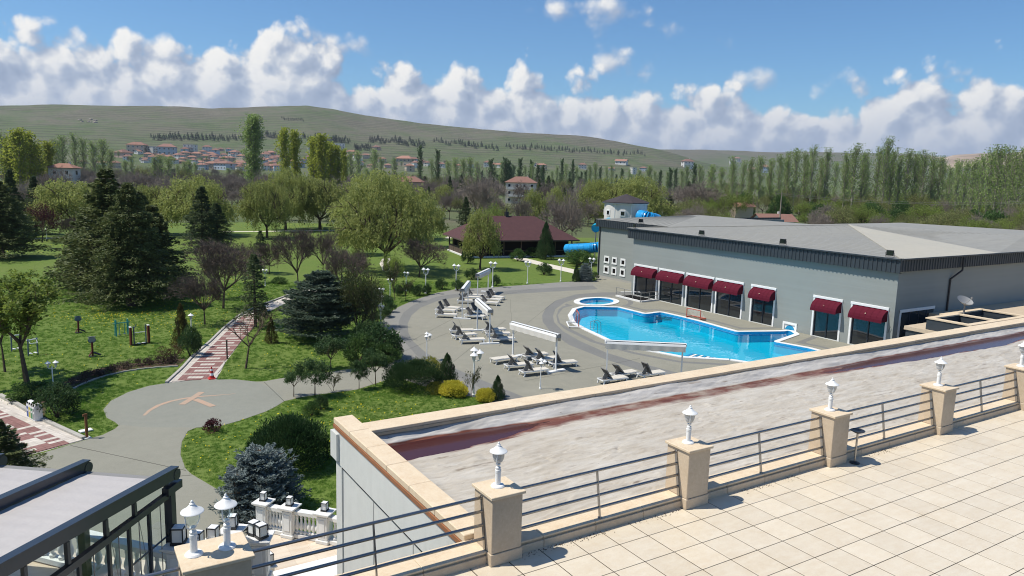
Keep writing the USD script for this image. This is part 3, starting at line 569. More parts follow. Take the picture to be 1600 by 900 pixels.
bay('steel railing right of the ashtray stand', PX[2] + _pw, PX[3], 15.27)
bay('steel railing between the last two lantern pillars on the right', PX[3] + _pw, PX[4], 19.42)
bay('steel railing left of the wide two-lantern pillar in the lower corner', -2.5, 1.06, 0.2, False)
bay('steel railing past the rightmost pillar at the picture edge', PX[4] + _pw, 25.1, 23.4)
# ashtray stand beside the third pillar
a = G(1323, 719, T); t = thing('ashtray_stand', 'black round topped ashtray stand on a slim pole beside a pillar', 'ashtray', loc=(13.80, 8.56, T + .003))
obj('foot', MB().lathe([(0, 0), (.10, 0), (.10, .015), (.03, .04), (0, .04)], n=20), M['black'], t, 35)
obj('pole', MB().cyl((0, 0, .03), (0, 0, .66), .020, n=12), M['steel'], t, 40)
obj('dish', MB().lathe([(0, .645), (.06, .65), (.135, .69), (.14, .705), (.12, .70), (0, .69)], n=24), M['black'], t, 35)
# dirt gathered at the kerb
rng = random.Random(8); dm = MB()
for k in range(420):
    c = rng.choice([6.3, 6.9, 7.1, 10.9, 11.2, 12.0, 14.9, 15.1, 15.3, 5.9, 8.6, 8.3]); x = c + rng.gauss(0, .22); y = 8.74 - abs(rng.gauss(0, .07)); r = rng.uniform(.004, .016)
    dm.add([(x - r, y, T + .003), (x, y - r*.7, T + .003), (x + r, y + r*.3, T + .004), (x, y + r*.2, T + .003 + r*.7)], [[0, 1, 3], [1, 2, 3], [0, 2, 1]])
obj('leaf_litter', dm, M['bark'], kind='stuff', label='dry dirt crumbs along the kerb on the tiles', cat='litter')

# ------------------------------------------------------------------ the lower flat roof behind the railing
lr = thing('lower_roof', 'flat roof with crumpled pale membrane and reddish puddles below the terrace', 'roof')
RZ = 6.82
def roof_height(x, y):
    p = np.stack([x*0.35, y*1.3, 0*x], -1); q = np.stack([x*1.6 + 7, y*4.5, 0*x], -1)
    # wrinkles run along the roof, sharp crested like loose film
    w = meshkit.fbm(p, 4, 11); w2 = meshkit.fbm(np.stack([x*.8 + .5*w + .25*y, y*5.5 + 1.2*w, 0*x], -1), 3, 5); w3 = meshkit.fbm(np.stack([x*1.7 + .6*w + .5*y, y*10 + 2*w2, 0*x], -1), 2, 15)
    ridge = 1 - np.abs(2*w2 - 1); ridge3 = 1 - np.abs(2*w3 - 1)
    w4 = meshkit.fbm(np.stack([x*1.25 + .6*y + .5*w, y*8.5 + 1.0*w, 0*x], -1), 2, 61); slash = np.clip(1 - np.abs(2*w4 - 1)*9, 0, 1)*np.clip(meshkit.fbm(np.stack([x*.9, y*2.2, 0*x], -1), 2, 71)*3.4 - 1.45, 0, 1)
    calm = 1 - .9*np.clip((y - 12.6)/.9, 0, 1)
    z = RZ + (0.03*(w - .5) + 0.026*(ridge**5 - .2) + 0.015*(ridge3**4 - .3) + -.020*slash)*calm
    lump = np.clip(meshkit.fbm(np.stack([x*2.0, y*3.4, 0*x], -1), 2, 44) - .74, 0, 1)*calm; z = z + lump*.10
    # a shallow gutter along the far side, deeper in places, then the film is drawn up the wall
    dep = .035 + .085*np.clip(meshkit.fbm(np.stack([x*.16, 0*x, 0*x], -1), 2, 8)*1.6 - .3, 0, 1) + .07*np.clip((8.6 - x)/2, 0, 1)
    g = np.clip((y - 12.70 - .35*(w - .5))/.85, 0, 1); z = z - dep*g*g*(3 - 2*g)
    f = np.clip((y - 13.84)/.42, 0, 1); z = z + f**1.2*(.21 + .04*meshkit.fbm(np.stack([x*1.5, y*2, 0*x], -1), 3, 21)) + np.sin(np.pi*np.clip(f*.9 + .05, 0, 1))*.10*(meshkit.fbm(np.stack([x*1.3 + y, y*7, 0*x], -1), 3, 27) - .5)*(1 + np.clip((9 - x)/3, 0, 1.4))
    l = np.clip((5.9 - x)/.5, 0, 1); z = z + l*l*.10
    return z
xs = np.concatenate([np.arange(5.30, 18, .036), np.arange(18, 44, .07)]); ys = np.concatenate([np.arange(9.18, 13.6, .028), np.arange(13.6, 14.285, .02)])
X, Y = np.meshgrid(xs, ys, indexing='ij')
gm = NG(); P = gm.n('geometry') + '.position'; q = gm.n('mapping', vector=P, scale=(0.7, 2.6, 1.0)) + '.vector'
c = gm.ramp(gm.noise(q, 1.3, 6, 0.65, .6), [(0.3, (0.37, 0.315, 0.238)), (0.48, (0.47, 0.418, 0.335)), (0.62, (0.52, 0.474, 0.395)), (0.8, (0.60, 0.565, 0.49))])
c = gm.mixc(gm.n('map_range', value=gm.noise(P, 0.5, 4, 0.6), from_min=0.42, from_max=0.66, to_min=0, to_max=0.5, clamp=True) + '.result', c, (0.43, 0.375, 0.295))
sp = gm.n('separate_xyz', vector=P)
fl = gm.n('map_range', value=sp + '.y', from_min=13.86, from_max=13.92, clamp=True) + '.result'
c = gm.mixc(fl, c, gm.ramp(gm.noise(q, 1.0, 4, .6), [(.35, (0.40, 0.375, 0.335)), (.7, (0.55, 0.52, 0.475))]))
# rusty tide mark where water has stood in the gutter
tide = gm.m('multiply', gm.n('map_range', value=gm.m('add', sp + '.z', gm.m('multiply', gm.m('subtract', gm.noise(P, 0.8, 4, .6), .5), .05)), from_min=RZ - .035, from_max=RZ - .055, clamp=True) + '.result', gm.n('map_range', value=sp + '.y', from_min=12.7, from_max=13.1, clamp=True) + '.result')
c = gm.mixc(tide, c, gm.ramp(gm.noise(q, 2.0, 4, .6), [(.35, (0.105, 0.030, 0.017)), (.65, (0.175, 0.062, 0.036))]))
q2 = gm.n('mapping', vector=P, scale=(1.1, 4.2, 1.0), rotation=(0, 0, .10)) + '.vector'
cr = gm.n('noise_texture', vector=q2, scale=2.6, detail=5.0, roughness=0.62, type='ridged_multifractal', distortion=.5) + '.fac'
c = gm.mixc(gm.n('map_range', value=cr, from_min=0.55, from_max=0.95, to_min=0, to_max=0.35, clamp=True) + '.result', c, (0.36, 0.29, 0.21))
fk = gm.n('map_range', value=gm.noise(gm.n('mapping', vector=P, scale=(2.2, 5.0, 1.0)) + '.vector', 2.2, 4, .7), from_min=0.66, from_max=0.73, to_min=0, to_max=0.8, clamp=True) + '.result'
c = gm.mixc(fk, c, (0.155, 0.115, 0.085))
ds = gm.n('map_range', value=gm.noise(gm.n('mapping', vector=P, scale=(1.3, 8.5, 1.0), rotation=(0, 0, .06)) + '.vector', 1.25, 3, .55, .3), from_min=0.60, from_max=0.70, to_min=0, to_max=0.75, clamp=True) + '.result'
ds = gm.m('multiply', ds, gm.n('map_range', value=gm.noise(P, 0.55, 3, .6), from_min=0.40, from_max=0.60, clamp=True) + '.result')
c = gm.mixc(ds, c, (0.20, 0.150, 0.105))  # thin dark dashes: shade of the folds painted into the membrane colour
bm = gm.n('bump', height=gm.m('add', cr, gm.m('multiply', gm.noise(q, 9.0, 4, .6), .3)), distance=.012, strength=.8) + '.normal'
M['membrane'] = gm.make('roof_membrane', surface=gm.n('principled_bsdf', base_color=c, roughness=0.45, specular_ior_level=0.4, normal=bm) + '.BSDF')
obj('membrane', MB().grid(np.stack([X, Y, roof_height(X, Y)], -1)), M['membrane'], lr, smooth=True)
pg = NG(); P = pg.n('geometry') + '.position'
gb = pg.n('principled_bsdf', base_color=(0.060, 0.018, 0.017), roughness=0.12, specular_ior_level=0.3)
M['puddle'] = pg.make('red_brown_water', surface=gb + '.BSDF')
xs2 = np.arange(5.4, 44, .5); pud = sheet(Polygon([(5.6, 12.6), (44, 12.6), (44, 13.97), (5.6, 13.97)]), RZ - .060)
obj('puddle', pud, M['puddle'], lr)
# far parapet with its coping stones
pw = thing('roof_parapet', 'low parapet with beige coping along the far side of the membrane roof', 'wall')
obj('wall', MB().box2((5.45, 14.30, 2.0), (44, 14.72, 6.985)), M['marble'], pw)
for k in range(32):
    a = 5.46 + k*1.2; z = .003*math.sin(k*2.3)
    obj('coping_stone', MB().bev2((a + .002, 14.235, 6.99 + z), (a + 1.198, 14.79, 7.06 + z), .006), M['coping'], pw)
    obj('drip_edge', MB().box2((a + .002, 14.225, 6.925), (a + 1.198, 14.298, 6.987)), M['kerb'], pw)
# left parapet and the tall clad wall under it
mw = thing('clad_wall', 'tall pale grey clad wall with beige coping left of the membrane roof', 'wall')
obj('wall', MB().box2((5.08, 9.222, -0.3), (5.40, 15.25, 6.86)), M['marble'], mw)
obj('upper_band', MB().box2((5.03, 9.222, 6.10), (5.079, 15.33, 6.86)), M['marble'], mw)
obj('corner_pier', MB().box2((5.045, 14.93, -0.3), (5.42, 15.30, 6.098)), M['marble'], mw)
obj('end_block', MB().box2((4.96, 15.02, 6.20), (5.44, 15.42, 6.80)), M['marble'], mw)
obj('shadow_joint', MB().box2((5.055, 9.222, 6.045), (5.0795, 14.93, 6.098)), M['dark'], mw)
for k in range(1, 4): obj('cladding_joint', MB().box2((5.072, 15.0 - k*1.9, -.3), (5.0795, 15.012 - k*1.9, 6.04)), M['grey_panel'], mw)
obj('rusty_edge', MB().box2((5.0, 9.225, 6.862), (5.06, 15.36, 6.94)), M['rust'], mw)
for k in range(6):
    a = 9.225 + k*1.025; obj('coping_stone', MB().bev2((5.02, a + .002, 6.945 + .003*(k % 2)), (5.455, a + 1.023, 7.075 + .003*(k % 2)), .012), M['coping'], mw)

# ------------------------------------------------------------------ the grey pool hall
hall = thing('pool_hall', 'long low grey hall with maroon awnings and hipped metal roof beside the pool', 'building')
EZ = 7.15; NY = 60.45                                              # eave height, far end of the near block
wins = [(56.44, 60.07, 'w'), (52.60, 56.22, 'w'), (48.70, 52.33, 'w'), (45.15, 48.48, 'w'), (41.60, 44.28, 'w'), (35.20, 37.85, 'w'), (31.36, 34.45, 'w')]
WT = 3.38
def facade(x, y0, y1, z0, z1, openings, th=.30):
    """a wall in the plane x (outer face towards -x), with openings (y0, y1, z0, z1)"""
    p = Polygon([(y0, z0), (y1, z0), (y1, z1), (y0, z1)])
    for a, b, c, d in openings: p = p.difference(shapely.box(a, c, b, d))
    mb = MB()
    for g in getattr(p, 'geoms', [p]):
        m = trimesh.creation.extrude_polygon(g, th, engine='earcut'); v = np.array(m.vertices)
        mb.add(np.c_[x + v[:, 2], v[:, 0], v[:, 1]], np.array(m.faces)[:, ::-1] if False else m.faces)
    return mb
obj('front_wall', facade(BX, CY, NY, -.2, EZ - .35, [(a + .16, b - .16, .04, WT - .16) for a, b, _ in wins] + [(39.22, 40.6, -.2, .66)]), M['wall'], hall)
def awning(p, y0, y1, x, zt):
    """hooped maroon canvas with cheeks and a scalloped valance"""
    n = 16; prof = [(0, zt), (-.30, zt - .10), (-.55, zt - .28), (-.70, zt - .50), (-.76, zt - .70)]
    P = np.array([[(x + a, y0 + (y1 - y0)*k/n, z) for k in range(n + 1)] for a, z in prof]); mb = MB().grid(P)
    ys = np.linspace(y0, y1, 8*n + 1); sc = .20 + .04*np.abs(np.sin(np.arange(8*n + 1)*math.pi/8))
    mb.grid(np.stack([np.c_[np.full(len(ys), x - .76), ys, np.full(len(ys), zt - .70)], np.c_[np.full(len(ys), x - .77), ys, zt - .70 - sc]], 0))
    for yy in (y0, y1): mb.poly([(x, yy, zt - .84)] + [(x + a, yy, z) for a, z in prof] + [(x - .76, yy, zt - .86)])
    a = obj('awning', mb, M['maroon'], p)
    em = MB().lathe([(0, 0), (.05, .0), (.05, .012), (0, .012)], n=10); v, f = em.out()
    yc = (y0 + y1)/2; vv = np.c_[x - .60 - v[:, 2] + (v[:, 1])*.45, yc + v[:, 0], zt - .40 + v[:, 1]*.9]
    obj('emblem', MB().add(vv + [-.09, 0, .02], f), M['faded_paint'], a)
    for k in range(1, 6): obj('seam', MB().path([(x + aa - .006, y0 + (y1 - y0)*k/6, z + .004) for aa, z in prof], .008, 4), M['maroon'], a)
    return a
def window(p, y0, y1, z0, z1, x, mull=(0.5,), trans=2.45, fw=.17, name='window'):
    mb = MB(); xo = x - .055
    mb.bev2((xo, y0, z0), (x + .06, y0 + fw, z1), .012); mb.bev2((xo, y1 - fw, z0), (x + .06, y1, z1), .012)
    mb.bev2((xo - .02, y0 - .03, z1 - fw + .001), (x + .059, y1 + .03, z1 + .03), .012); mb.box2((xo, y0 + fw, z0), (x + .06, y1 - fw, z0 + .05))
    w = obj(name, mb, M['white'], p)
    obj('pane', MB().box2((x + .12, y0 + fw, z0 + .05), (x + .14, y1 - fw, z1 - fw)), M['dark_glass'], w)
    xm = x + .06
    for m_ in mull: yy = y0 + (y1 - y0)*m_; obj('mullion', MB().box2((xm, yy - .045, z0 + .05), (x + .125, yy + .045, z1 - fw)), M['graphite'], w)
    for s in (y0 + fw, y1 - fw - .06): obj('sash', MB().box2((xm, s, z0 + .05), (x + .125, s + .06, z1 - fw)), M['graphite'], w)
    if trans: obj('transom', MB().box2((xm + .002, y0 + fw + .06, trans), (x + .124, y1 - fw - .06, trans + .06)), M['graphite'], w)
    return w
for a, b, _ in wins:
    window(hall, a, b, -.02, WT, BX); awning(hall, a + .02, b - .30, BX - .02, WT - .20)
# little white arched water outlet beside the pool
fr = MB(); fr.box2((BX - .06, 39.2, -.15), (BX + .05, 39.36, .66)); fr.box2((BX - .06, 40.46, -.15), (BX + .05, 40.62, .66)); fr.box2((BX - .061, 39.2, .52), (BX + .05, 40.62, .70))
al = obj('water_gate', fr, M['white'], hall)
an = MB()
for k in range(9):
    t0, t1 = math.pi*k/9, math.pi*(k + 1)/9; cc = np.array([BX + .02, 39.91, -.15])
    an.poly([cc, cc + [0, .52*math.cos(t0), .60*math.sin(t0)], cc + [0, .52*math.cos(t1), .60*math.sin(t1)]])
obj('arch_grille', an, M['pool_dark'], al); obj('back_panel', MB().box2((BX + .03, 39.36, -.15), (BX + .04, 40.46, .52)), M['white'], al)
# far block, set back
obj('far_wall', facade(FX, NY - 2, 74.6, -.2, EZ - .3, [(70.65 + .12, 71.65 - .12, 0, 0)] if False else []), M['wall'], hall)
for cols in ((73.24, 72.22), (71.68, 70.74), (70.05, 69.1)):
    for z0, z1 in ((2.66 - .3, 3.55 - .3), (1.35 - .3, 2.30 - .3)):
        y1 = cols[0]*1.0; y0 = cols[1]; zz0, zz1 = z0*1.0 - 0.62, z1 - 0.62
        w = obj('small_window', MB().box2((FX - .05, y0, zz0), (FX + .02, y0 + .2, zz1)).box2((FX - .05, y1 - .2, zz0), (FX + .02, y1, zz1)).box2((FX - .051, y0, zz1 - .2), (FX + .02, y1, zz1 + .01)).box2((FX - .07, y0 - .03, zz0 - .01), (FX + .02, y1 + .03, zz0 + .2)), M['white'], hall)
        obj('pane', MB().box2((FX - .012, y0 + .2, zz0 + .2), (FX - .004, y1 - .2, zz1 - .2)), M['dark'], w)
# side wall toward the terrace and return walls
for lo, hi in (((BX + .301, CY, -.2), (100, CY + .3, EZ - .35)), ((FX + .301, 74.3, -.2), (95, 74.6, EZ - .3)), ((BX + .301, NY - .3, -.2), (FX + .3, NY, EZ - .36))): obj('side_wall', MB().box2(lo, hi), M['wall'], hall)
# door in the side wall
dw = MB().box2((53.55, CY - .05, 0), (53.75, CY + .02, 3.25)).box2((53.55, CY - .052, 3.05), (58.3, CY + .02, 3.27))
d = obj('side_door', dw, M['white'], hall); obj('pane', MB().box2((53.75, CY - .02, 0), (58.2, CY - .006, 3.05)), M['dark_glass'], d)
for x in (54.9, 56.1, 57.2): obj('mullion', MB().box2((x - .04, CY - .045, 0), (x + .04, CY - .021, 3.05)), M['graphite'], d)
obj('transom', MB().box2((53.75, CY - .043, 1.5), (58.2, CY - .022, 1.58)), M['graphite'], d)
# fascia: ribbed cladding under the eaves, built as corrugation
def fascia(a, b, z0, z1, out, pitch=.36, label=None):
    a, b, out = np.array(a, float), np.array(b, float), np.array(out, float); Lf = np.linalg.norm(b - a); t = (b - a)/Lf
    n = int(Lf/pitch); P = []
    for k in range(n):
        for u, o in ((0, 0), (.60, 0), (.66, .05), (.94, .05)): P.append((a + t*(k + u)*Lf/n)[:2].tolist() + [o])
    P.append(b[:2].tolist() + [0]); P = np.array(P); Q = P[:, :2] + out[:2]*P[:, 2:3]
    lo = np.c_[Q, np.full(len(Q), z0)]; hi = np.c_[Q, np.full(len(Q), z1)]
    mb = MB().grid(np.stack([lo, hi])); inner = Q*0 + P[:, :2] - out[:2]*.30
    mb.grid(np.stack([np.c_[inner, np.full(len(Q), z0 + .02)], lo])); return mb
OV = .32
obj('fascia', fascia((BX - OV, NY + .6), (BX - OV, CY - .28), 6.10, EZ, (-1, 0)), M['fascia'], hall)
obj('fascia', fascia((BX - OV, CY - .28), (100, CY - .28), 6.22, EZ, (0, -1)), M['fascia'], hall)
obj('fascia', fascia((FX - OV, 74.9), (FX - OV, NY + .62), 6.25, EZ, (-1, 0)), M['fascia'], hall)
obj('fascia', fascia((FX + 12, NY + .61), (BX - OV, NY + .61), 6.10, EZ, (0, 1)), M['fascia'], hall)
obj('fascia', fascia((95, 74.92), (FX - OV, 74.92), 6.25, EZ, (0, 1)), M['fascia'], hall)
# roofs
def slab(pts): return MB().poly(pts)
A_ = (BX - .36, CY - .32, EZ + .03); Ne = (BX - .36, NY + .65, EZ + .03); P_ = tuple(G(1327, 351.5, 8.05)); P2 = tuple(G(1384, 352.5, 8.08)); NEc = (104, NY + .65, EZ + .05); B_ = (66.5, CY - .32, EZ + .05); E_ = (79.5, CY - .32, EZ + .05); R_ = tuple(G(1602, 368.5, 8.08)); SEc = (110, CY - .32, EZ + .05)
def seams(p, q, r, s, n):
    """standing seams from edge p-q to edge r-s"""
    mb = MB(); p, q, r, s = (np.array(x, float) for x in (p, q, r, s))
    for k in range(1, n):
        a = p + (q - p)*k/n; b = r + (s - r)*k/n
        if np.linalg.norm(b - a) > .3: mb.beam(a + [0, 0, .012], b + [0, 0, .012], .05, .024)
    return mb
r1 = obj('roof', slab([A_, P_, Ne]), M['roof'], hall); 
rs_ = MB()
for k in range(1, 26):                                             # sheet laps run parallel to the eave
    t = k/26; a, b = np.array(A_)*(1 - t) + np.array(P_)*t, np.array(Ne)*(1 - t) + np.array(P_)*t; rs_.beam(a + [0, 0, .006], b + [0, 0, .006], .05, .014)
obj('sheet_laps', rs_, M['roof'], r1, kind='stuff')
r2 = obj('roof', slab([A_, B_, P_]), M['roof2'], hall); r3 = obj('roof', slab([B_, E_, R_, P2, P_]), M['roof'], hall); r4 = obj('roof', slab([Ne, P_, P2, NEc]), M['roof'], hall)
obj('roof', slab([E_, SEc, NEc, P2, R_]), M['roof'], hall)
rs_ = MB()
for k in range(1, 20):
    t = k/20; a = np.array(B_)*(1 - t) + np.array(E_)*t; b = np.array(P_)*(1 - t) + np.array(R_)*t; rs_.beam(a + [0, 0, .008], b + [0, 0, .008], .05, .016)
obj('sheet_laps', rs_, M['roof'], r3, kind='stuff')
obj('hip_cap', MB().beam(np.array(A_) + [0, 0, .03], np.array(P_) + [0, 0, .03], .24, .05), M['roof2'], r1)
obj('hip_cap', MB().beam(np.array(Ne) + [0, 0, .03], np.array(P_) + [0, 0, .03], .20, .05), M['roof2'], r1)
Fe = [(FX - .36, 74.96, EZ + .03), (FX - .36, NY + .7, EZ + .03), (84, NY + .7, EZ + .03), (84, 74.96, EZ + .03)]; Fa = (70.8, 68.4, 8.02)
for k in range(4):
    rf = obj('roof', slab([Fe[k], Fe[(k + 1) % 4], Fa]), M['roof'], hall)
    if k == 0: obj('roof_seams', seams(Fe[1], Fe[0], Fa, Fa, 16), M['roof'], rf, kind='stuff')
obj('gutter', MB().beam((BX - .42, CY - .3, EZ - .02), (BX - .42, NY + .6, EZ - .02), .12, .10), M['fascia'], hall)
obj('gutter', MB().beam((BX - .4, CY - .39, EZ + .0), (100, CY - .39, EZ + .0), .12, .10), M['fascia'], hall)
# downpipes
obj('downpipe', MB().path([(FX - .09, 74.3, EZ - .9), (FX - .09, 74.3, 0)], .07, 8), M['black'], hall)
obj('downpipe', MB().path([(60.9, CY - .45, EZ - .1), (60.9, CY - .45, 6.0), (60.0, CY - .09, 5.3), (60.0, CY - .09, 2.6)], .075, 8), M['black'], hall)
obj('cable', MB().path([(BX - .02, CY + .35, 1.5), (BX - .12, CY + .25, 1.75), (BX - .10, CY + .12, 2.05)], .015, 5), M['black'], hall)
# floodlights on the eave
def build_flood(t):
    obj('housing', MB().bev((0, 0, .32), (.12, .52, .42), .02), M['black'], t); obj('lens', MB().box((-.065, 0, .32), (.012, .44, .34)), M['dark_glass'], t)
    br = MB()
    for s in (-1, 1): br.beam((.0, s*.30, .02), (.0, s*.30, .36), .03, .02)
    br.beam((0, -.31, .02), (0, .31, .02), .03, .02); obj('bracket', br, M['black'], t)
flood = Kind('floodlight', 'floodlight', build_flood)
for (px, py), lb in (((1390, 398), 'black floodlight on the roof corner nearest the terrace'), ((1223, 379), 'black floodlight on the roof edge above the fifth awning'), ((1096, 364), 'black floodlight on the roof edge above the third awning')):
    q = XP(px, py + 5, BX - .2); flood.place(lb, (BX - .2, max(q[1], 31.1), EZ + .06), 0.25, group=None)
flood.place('black floodlight at the far end of the near roof edge', (BX - .2, 60.2, EZ + .06), -.3); flood.place('black floodlight on the far block roof edge', (FX - .2, 66.5, EZ + .06), .4)
# annex between hall and terrace: flat roof, kerbed light wells and a dish
an = thing('annex', 'low flat roofed annex with framed light wells beside the hall side wall', 'building')
AZ = 2.75
obj('roof', MB().box2((50.5, 16, AZ - .25), (112, 28.7, AZ)).box2((57.6, 28.7, AZ - .25), (112, CY - .02, AZ)), M['stone'], an); obj('wall', MB().box2((50.6, 16.1, -.2), (111, 28.6, AZ - .251)).box2((57.7, 28.6, -.2), (111, CY - .03, AZ - .251)), M['fascia'], an)
def well(x0, y0, x1, y1, h, name):
    w = obj(name, MB().box2((x0, y0, AZ + .002), (x1, y0 + .3, AZ + h)).box2((x0, y1 - .3, AZ + .002), (x1, y1, AZ + h)).box2((x0, y0 + .3, AZ + .002), (x0 + .3, y1 - .3, AZ + h)).box2((x1 - .3, y0 + .3, AZ + .002), (x1, y1 - .3, AZ + h)), M['fascia'], an)
    obj('coping', MB().box2((x0 - .06, y0 - .06, AZ + h + .002), (x1 + .06, y0 + .36, AZ + h + .09)).box2((x0 - .06, y1 - .36, AZ + h + .002), (x1 + .06, y1 + .06, AZ + h + .09)).box2((x0 - .06, y0 + .36, AZ + h + .002), (x0 + .36, y1 - .36, AZ + h + .09)).box2((x1 - .36, y0 + .36, AZ + h + .002), (x1 + .06, y1 - .36, AZ + h + .09)), M['coping'], w)
    obj('glazing', MB().box2((x0 + .3, y0 + .3, AZ + .1), (x1 - .3, y1 - .3, AZ + .14)), M['dark_glass'], w)
    return w
w1 = G(1452, 496, AZ + .9); w2 = G(1560, 497, AZ + .9)
well(50.7, 24.4, 54.6, 27.3, .75, 'light_well'); well(54.9, 25.2, 60.5, 28.6, .45, 'light_well')
ds = thing('satellite_dish', 'grey mesh satellite dish standing on the annex roof by the light wells', 'dish', loc=(55.3, 27.2, AZ + .9))
n = 20; rr = np.linspace(0, .78, 6); aa = np.linspace(0, 2*math.pi, n + 1)
P = np.array([[(r*math.cos(a), r*math.sin(a)*.55 + .0, .55 + .30*(r/.78)**2 + r*math.sin(a)*.35) for a in aa] for r in rr]); obj('reflector', MB().grid(P), M['grey_panel'], ds, smooth=True)
obj('mast', MB().cyl((0, 0, -.9), (0, 0, .6), .06), M['grey_frame'], ds, 40); obj('feed_arm', MB().path([(0, 0, .6), (.25, -.3, 1.0)], .025, 5).box((.25, -.3, 1.02), (.1, .1, .14)), M['grey_frame'], ds)
# ramp with rails down beside the first window
rp = thing('stair_railing', 'thin steel railing round the sunken stair by the first window', 'railing')
q = [G(*p) for p in ((964, 463), (992, 475.5), (1003, 473.5), (1026, 468.5))]
c0, c1, c2_ = G(963, 463), G(1001, 472.5), G(1027, 469.5)
obj('low_wall', MB().beam(c0 + [0, 0, .08], c1 + [0, 0, .08], .22, .16).beam(c1 + [0, 0, .08], c2_ + [0, 0, .08], .22, .161), M['white_stone'], rp)
obj('stair_well', MB().poly([c0 + [0, 0, .02], c1 + [0, 0, .02], c2_ + [0, 0, .02], (BX, 60.0, .02)]), M['dark'], rp)
for a, b in ((c0, c1), (c1, c2_)):
    for h in (.55, .98): obj('rail', MB().cyl(a + [0, 0, h], b + [0, 0, h], .028, n=6), M['grey_frame'], rp)
for a in (c0, (c0*2 + c1)/3, (c0 + c1*2)/3, c1, (c1 + c2_)/2, c2_): obj('post', MB().cyl(a + [0, 0, .1], a + [0, 0, 1.0], .03, n=6), M['grey_frame'], rp)
obj('hand_rail', MB().cyl(c1 + [.2, .4, 1.0], c0 + [1.6, 1.2, .2], .03, n=6), M['white'], rp)

# ------------------------------------------------------------------ slide tower and slides behind the hall
tb = AT(980, 122); tw = thing('slide_tower', 'white octagonal water slide tower with dark pyramid roof behind the hall', 'tower', loc=tb, rz=.35)
sR = 3.45
obj('wall', MB().lathe([(sR, 0), (sR, 8.5)], n=40), M['render_white'], tw, 40)
obj('roof', MB().lathe([(sR + .5, 8.5), (sR + .5, 8.62), (.05, 9.9), (0, 9.9)], n=8), M['tower_roof'], tw); obj('eave_board', MB().lathe([(sR + .0, 8.35), (sR + .42, 8.37), (sR + .42, 8.49)], n=8), M['white'], tw)
for k in range(8):
    a = k*math.pi/4; ap = sR
    obj('corner_pipe', MB().cyl((sR*math.cos(a), sR*math.sin(a), 0), (sR*math.cos(a), sR*math.sin(a), 8.35), .07, n=6), M['white'], tw)
    am = a + math.pi/8; c = np.array([math.cos(am), math.sin(am), 0]); s_ = np.array([-math.sin(am), math.cos(am), 0])
    w = obj('window', MB().box(c*(ap + .02) + [0, 0, 6.9], (.10, .85, .95), am), M['white'], tw); obj('pane', MB().box(c*(ap + .075) + [0, 0, 6.9], (.02, .55, .62), am), M['dark_glass'], w)
def tube_thing(name, pts, r, mat, label, n=14):
    t = thing(name, label, 'slide'); pts = np.array(pts, float)
    u = np.linspace(0, len(pts) - 1, 8*(len(pts) - 1) + 1); i = np.clip(u.astype(int), 0, len(pts) - 2); f = u - i
    pad = np.vstack([2*pts[0] - pts[1], pts, 2*pts[-1] - pts[-2]]); p0, p1, p2, p3 = (pad[i + k] for k in range(4)); f = f[:, None]
    C = .5*(2*p1 + (p2 - p0)*f + (2*p0 - 5*p1 + 4*p2 - p3)*f**2 + (3*p1 - p0 - 3*p2 + p3)*f**3)
    v, fc = tubes(C[:-1], C[1:], np.full(len(C) - 1, r), np.full(len(C) - 1, r), n); mb = MB().add(v, fc); obj('tube', mb, mat, t, 60)
    for k in range(4, len(C) - 1, 4):
        d = (C[k + 1] - C[k])/np.linalg.norm(C[k + 1] - C[k]); obj('flange', MB().cyl(C[k] - d*.06, C[k] + d*.06, r + .035, n=n), mat, t)
    for k in range(3, len(C), 8): obj('support', MB().cyl((*C[k][:2], 0), C[k] - [0, 0, r], .1, n=6), M['grey_frame'], t)
    return t
q = lambda px, d, z: AT(px, d, z)
tube_thing('water_slide', [q(1002, 119, 6.6), q(1018, 118, 6.3), q(1029, 121, 5.9), q(1026, 128, 5.3)], 1.0, M['slide'], 'dark blue tube slide leaving the white tower above the roof')
tube_thing('water_slide', [q(890, 109, 1.9), q(903, 108, 2.05), q(920, 107, 2.3), q(940, 106, 2.6), q(962, 108, 3.0)], .72, M['slide'], 'bright blue tube slide lying low beside the hall corner')
tube_thing('water_slide', [q(956, 113, 5.9), q(944, 112, 5.5), q(936, 111, 5.1), q(933.5, 110.5, 4.9)], .62, M['cyan_slide'], 'light cyan slide end just showing past the hall corner')

# ------------------------------------------------------------------ brown roofed garden house
gh = thing('garden_pavilion', 'low timber pavilion with wide brown shingled hip roof in the garden', 'house')
b0, b1 = G(702, 391.5), G(731, 403); b2 = G(860, 398); u = b1 - b0; ul = np.linalg.norm(u); u /= ul; v = np.array([-u[1], u[0], 0]); v = v if v @ (b2 - b1) > 0 else -v
Lv = 17.0
def PV(a, b, z): return b0 + u*a + v*b + np.array([0, 0, z])
EVZ = 2.7; o = .9
er = [PV(-o, -o, EVZ), PV(ul + o, -o, EVZ), PV(ul + o, Lv + o, EVZ), PV(-o, Lv + o, EVZ)]
rg = [PV(ul/2, ul*.42, 6.0), PV(ul/2, Lv - ul*.42, 6.0)]
for pts in ([er[0], er[1], rg[0]], [er[1], er[2], rg[1], rg[0]], [er[2], er[3], rg[1]], [er[3], er[0], rg[0], rg[1]]): obj('roof', MB().poly(pts), M['shingle'], gh)
for k in range(4): obj('eave_board', MB().beam(er[k] - [0, 0, .1], er[(k + 1) % 4] - [0, 0, .1], .06, .2), M['timber'], gh)
for k in range(8): obj('wall_panel', MB().beam(PV(0 + ul*k/8 + .03, 0, .7), PV(ul*(k + 1)/8 - .03, 0, .7), .08, 1.1), M['timber'], gh)
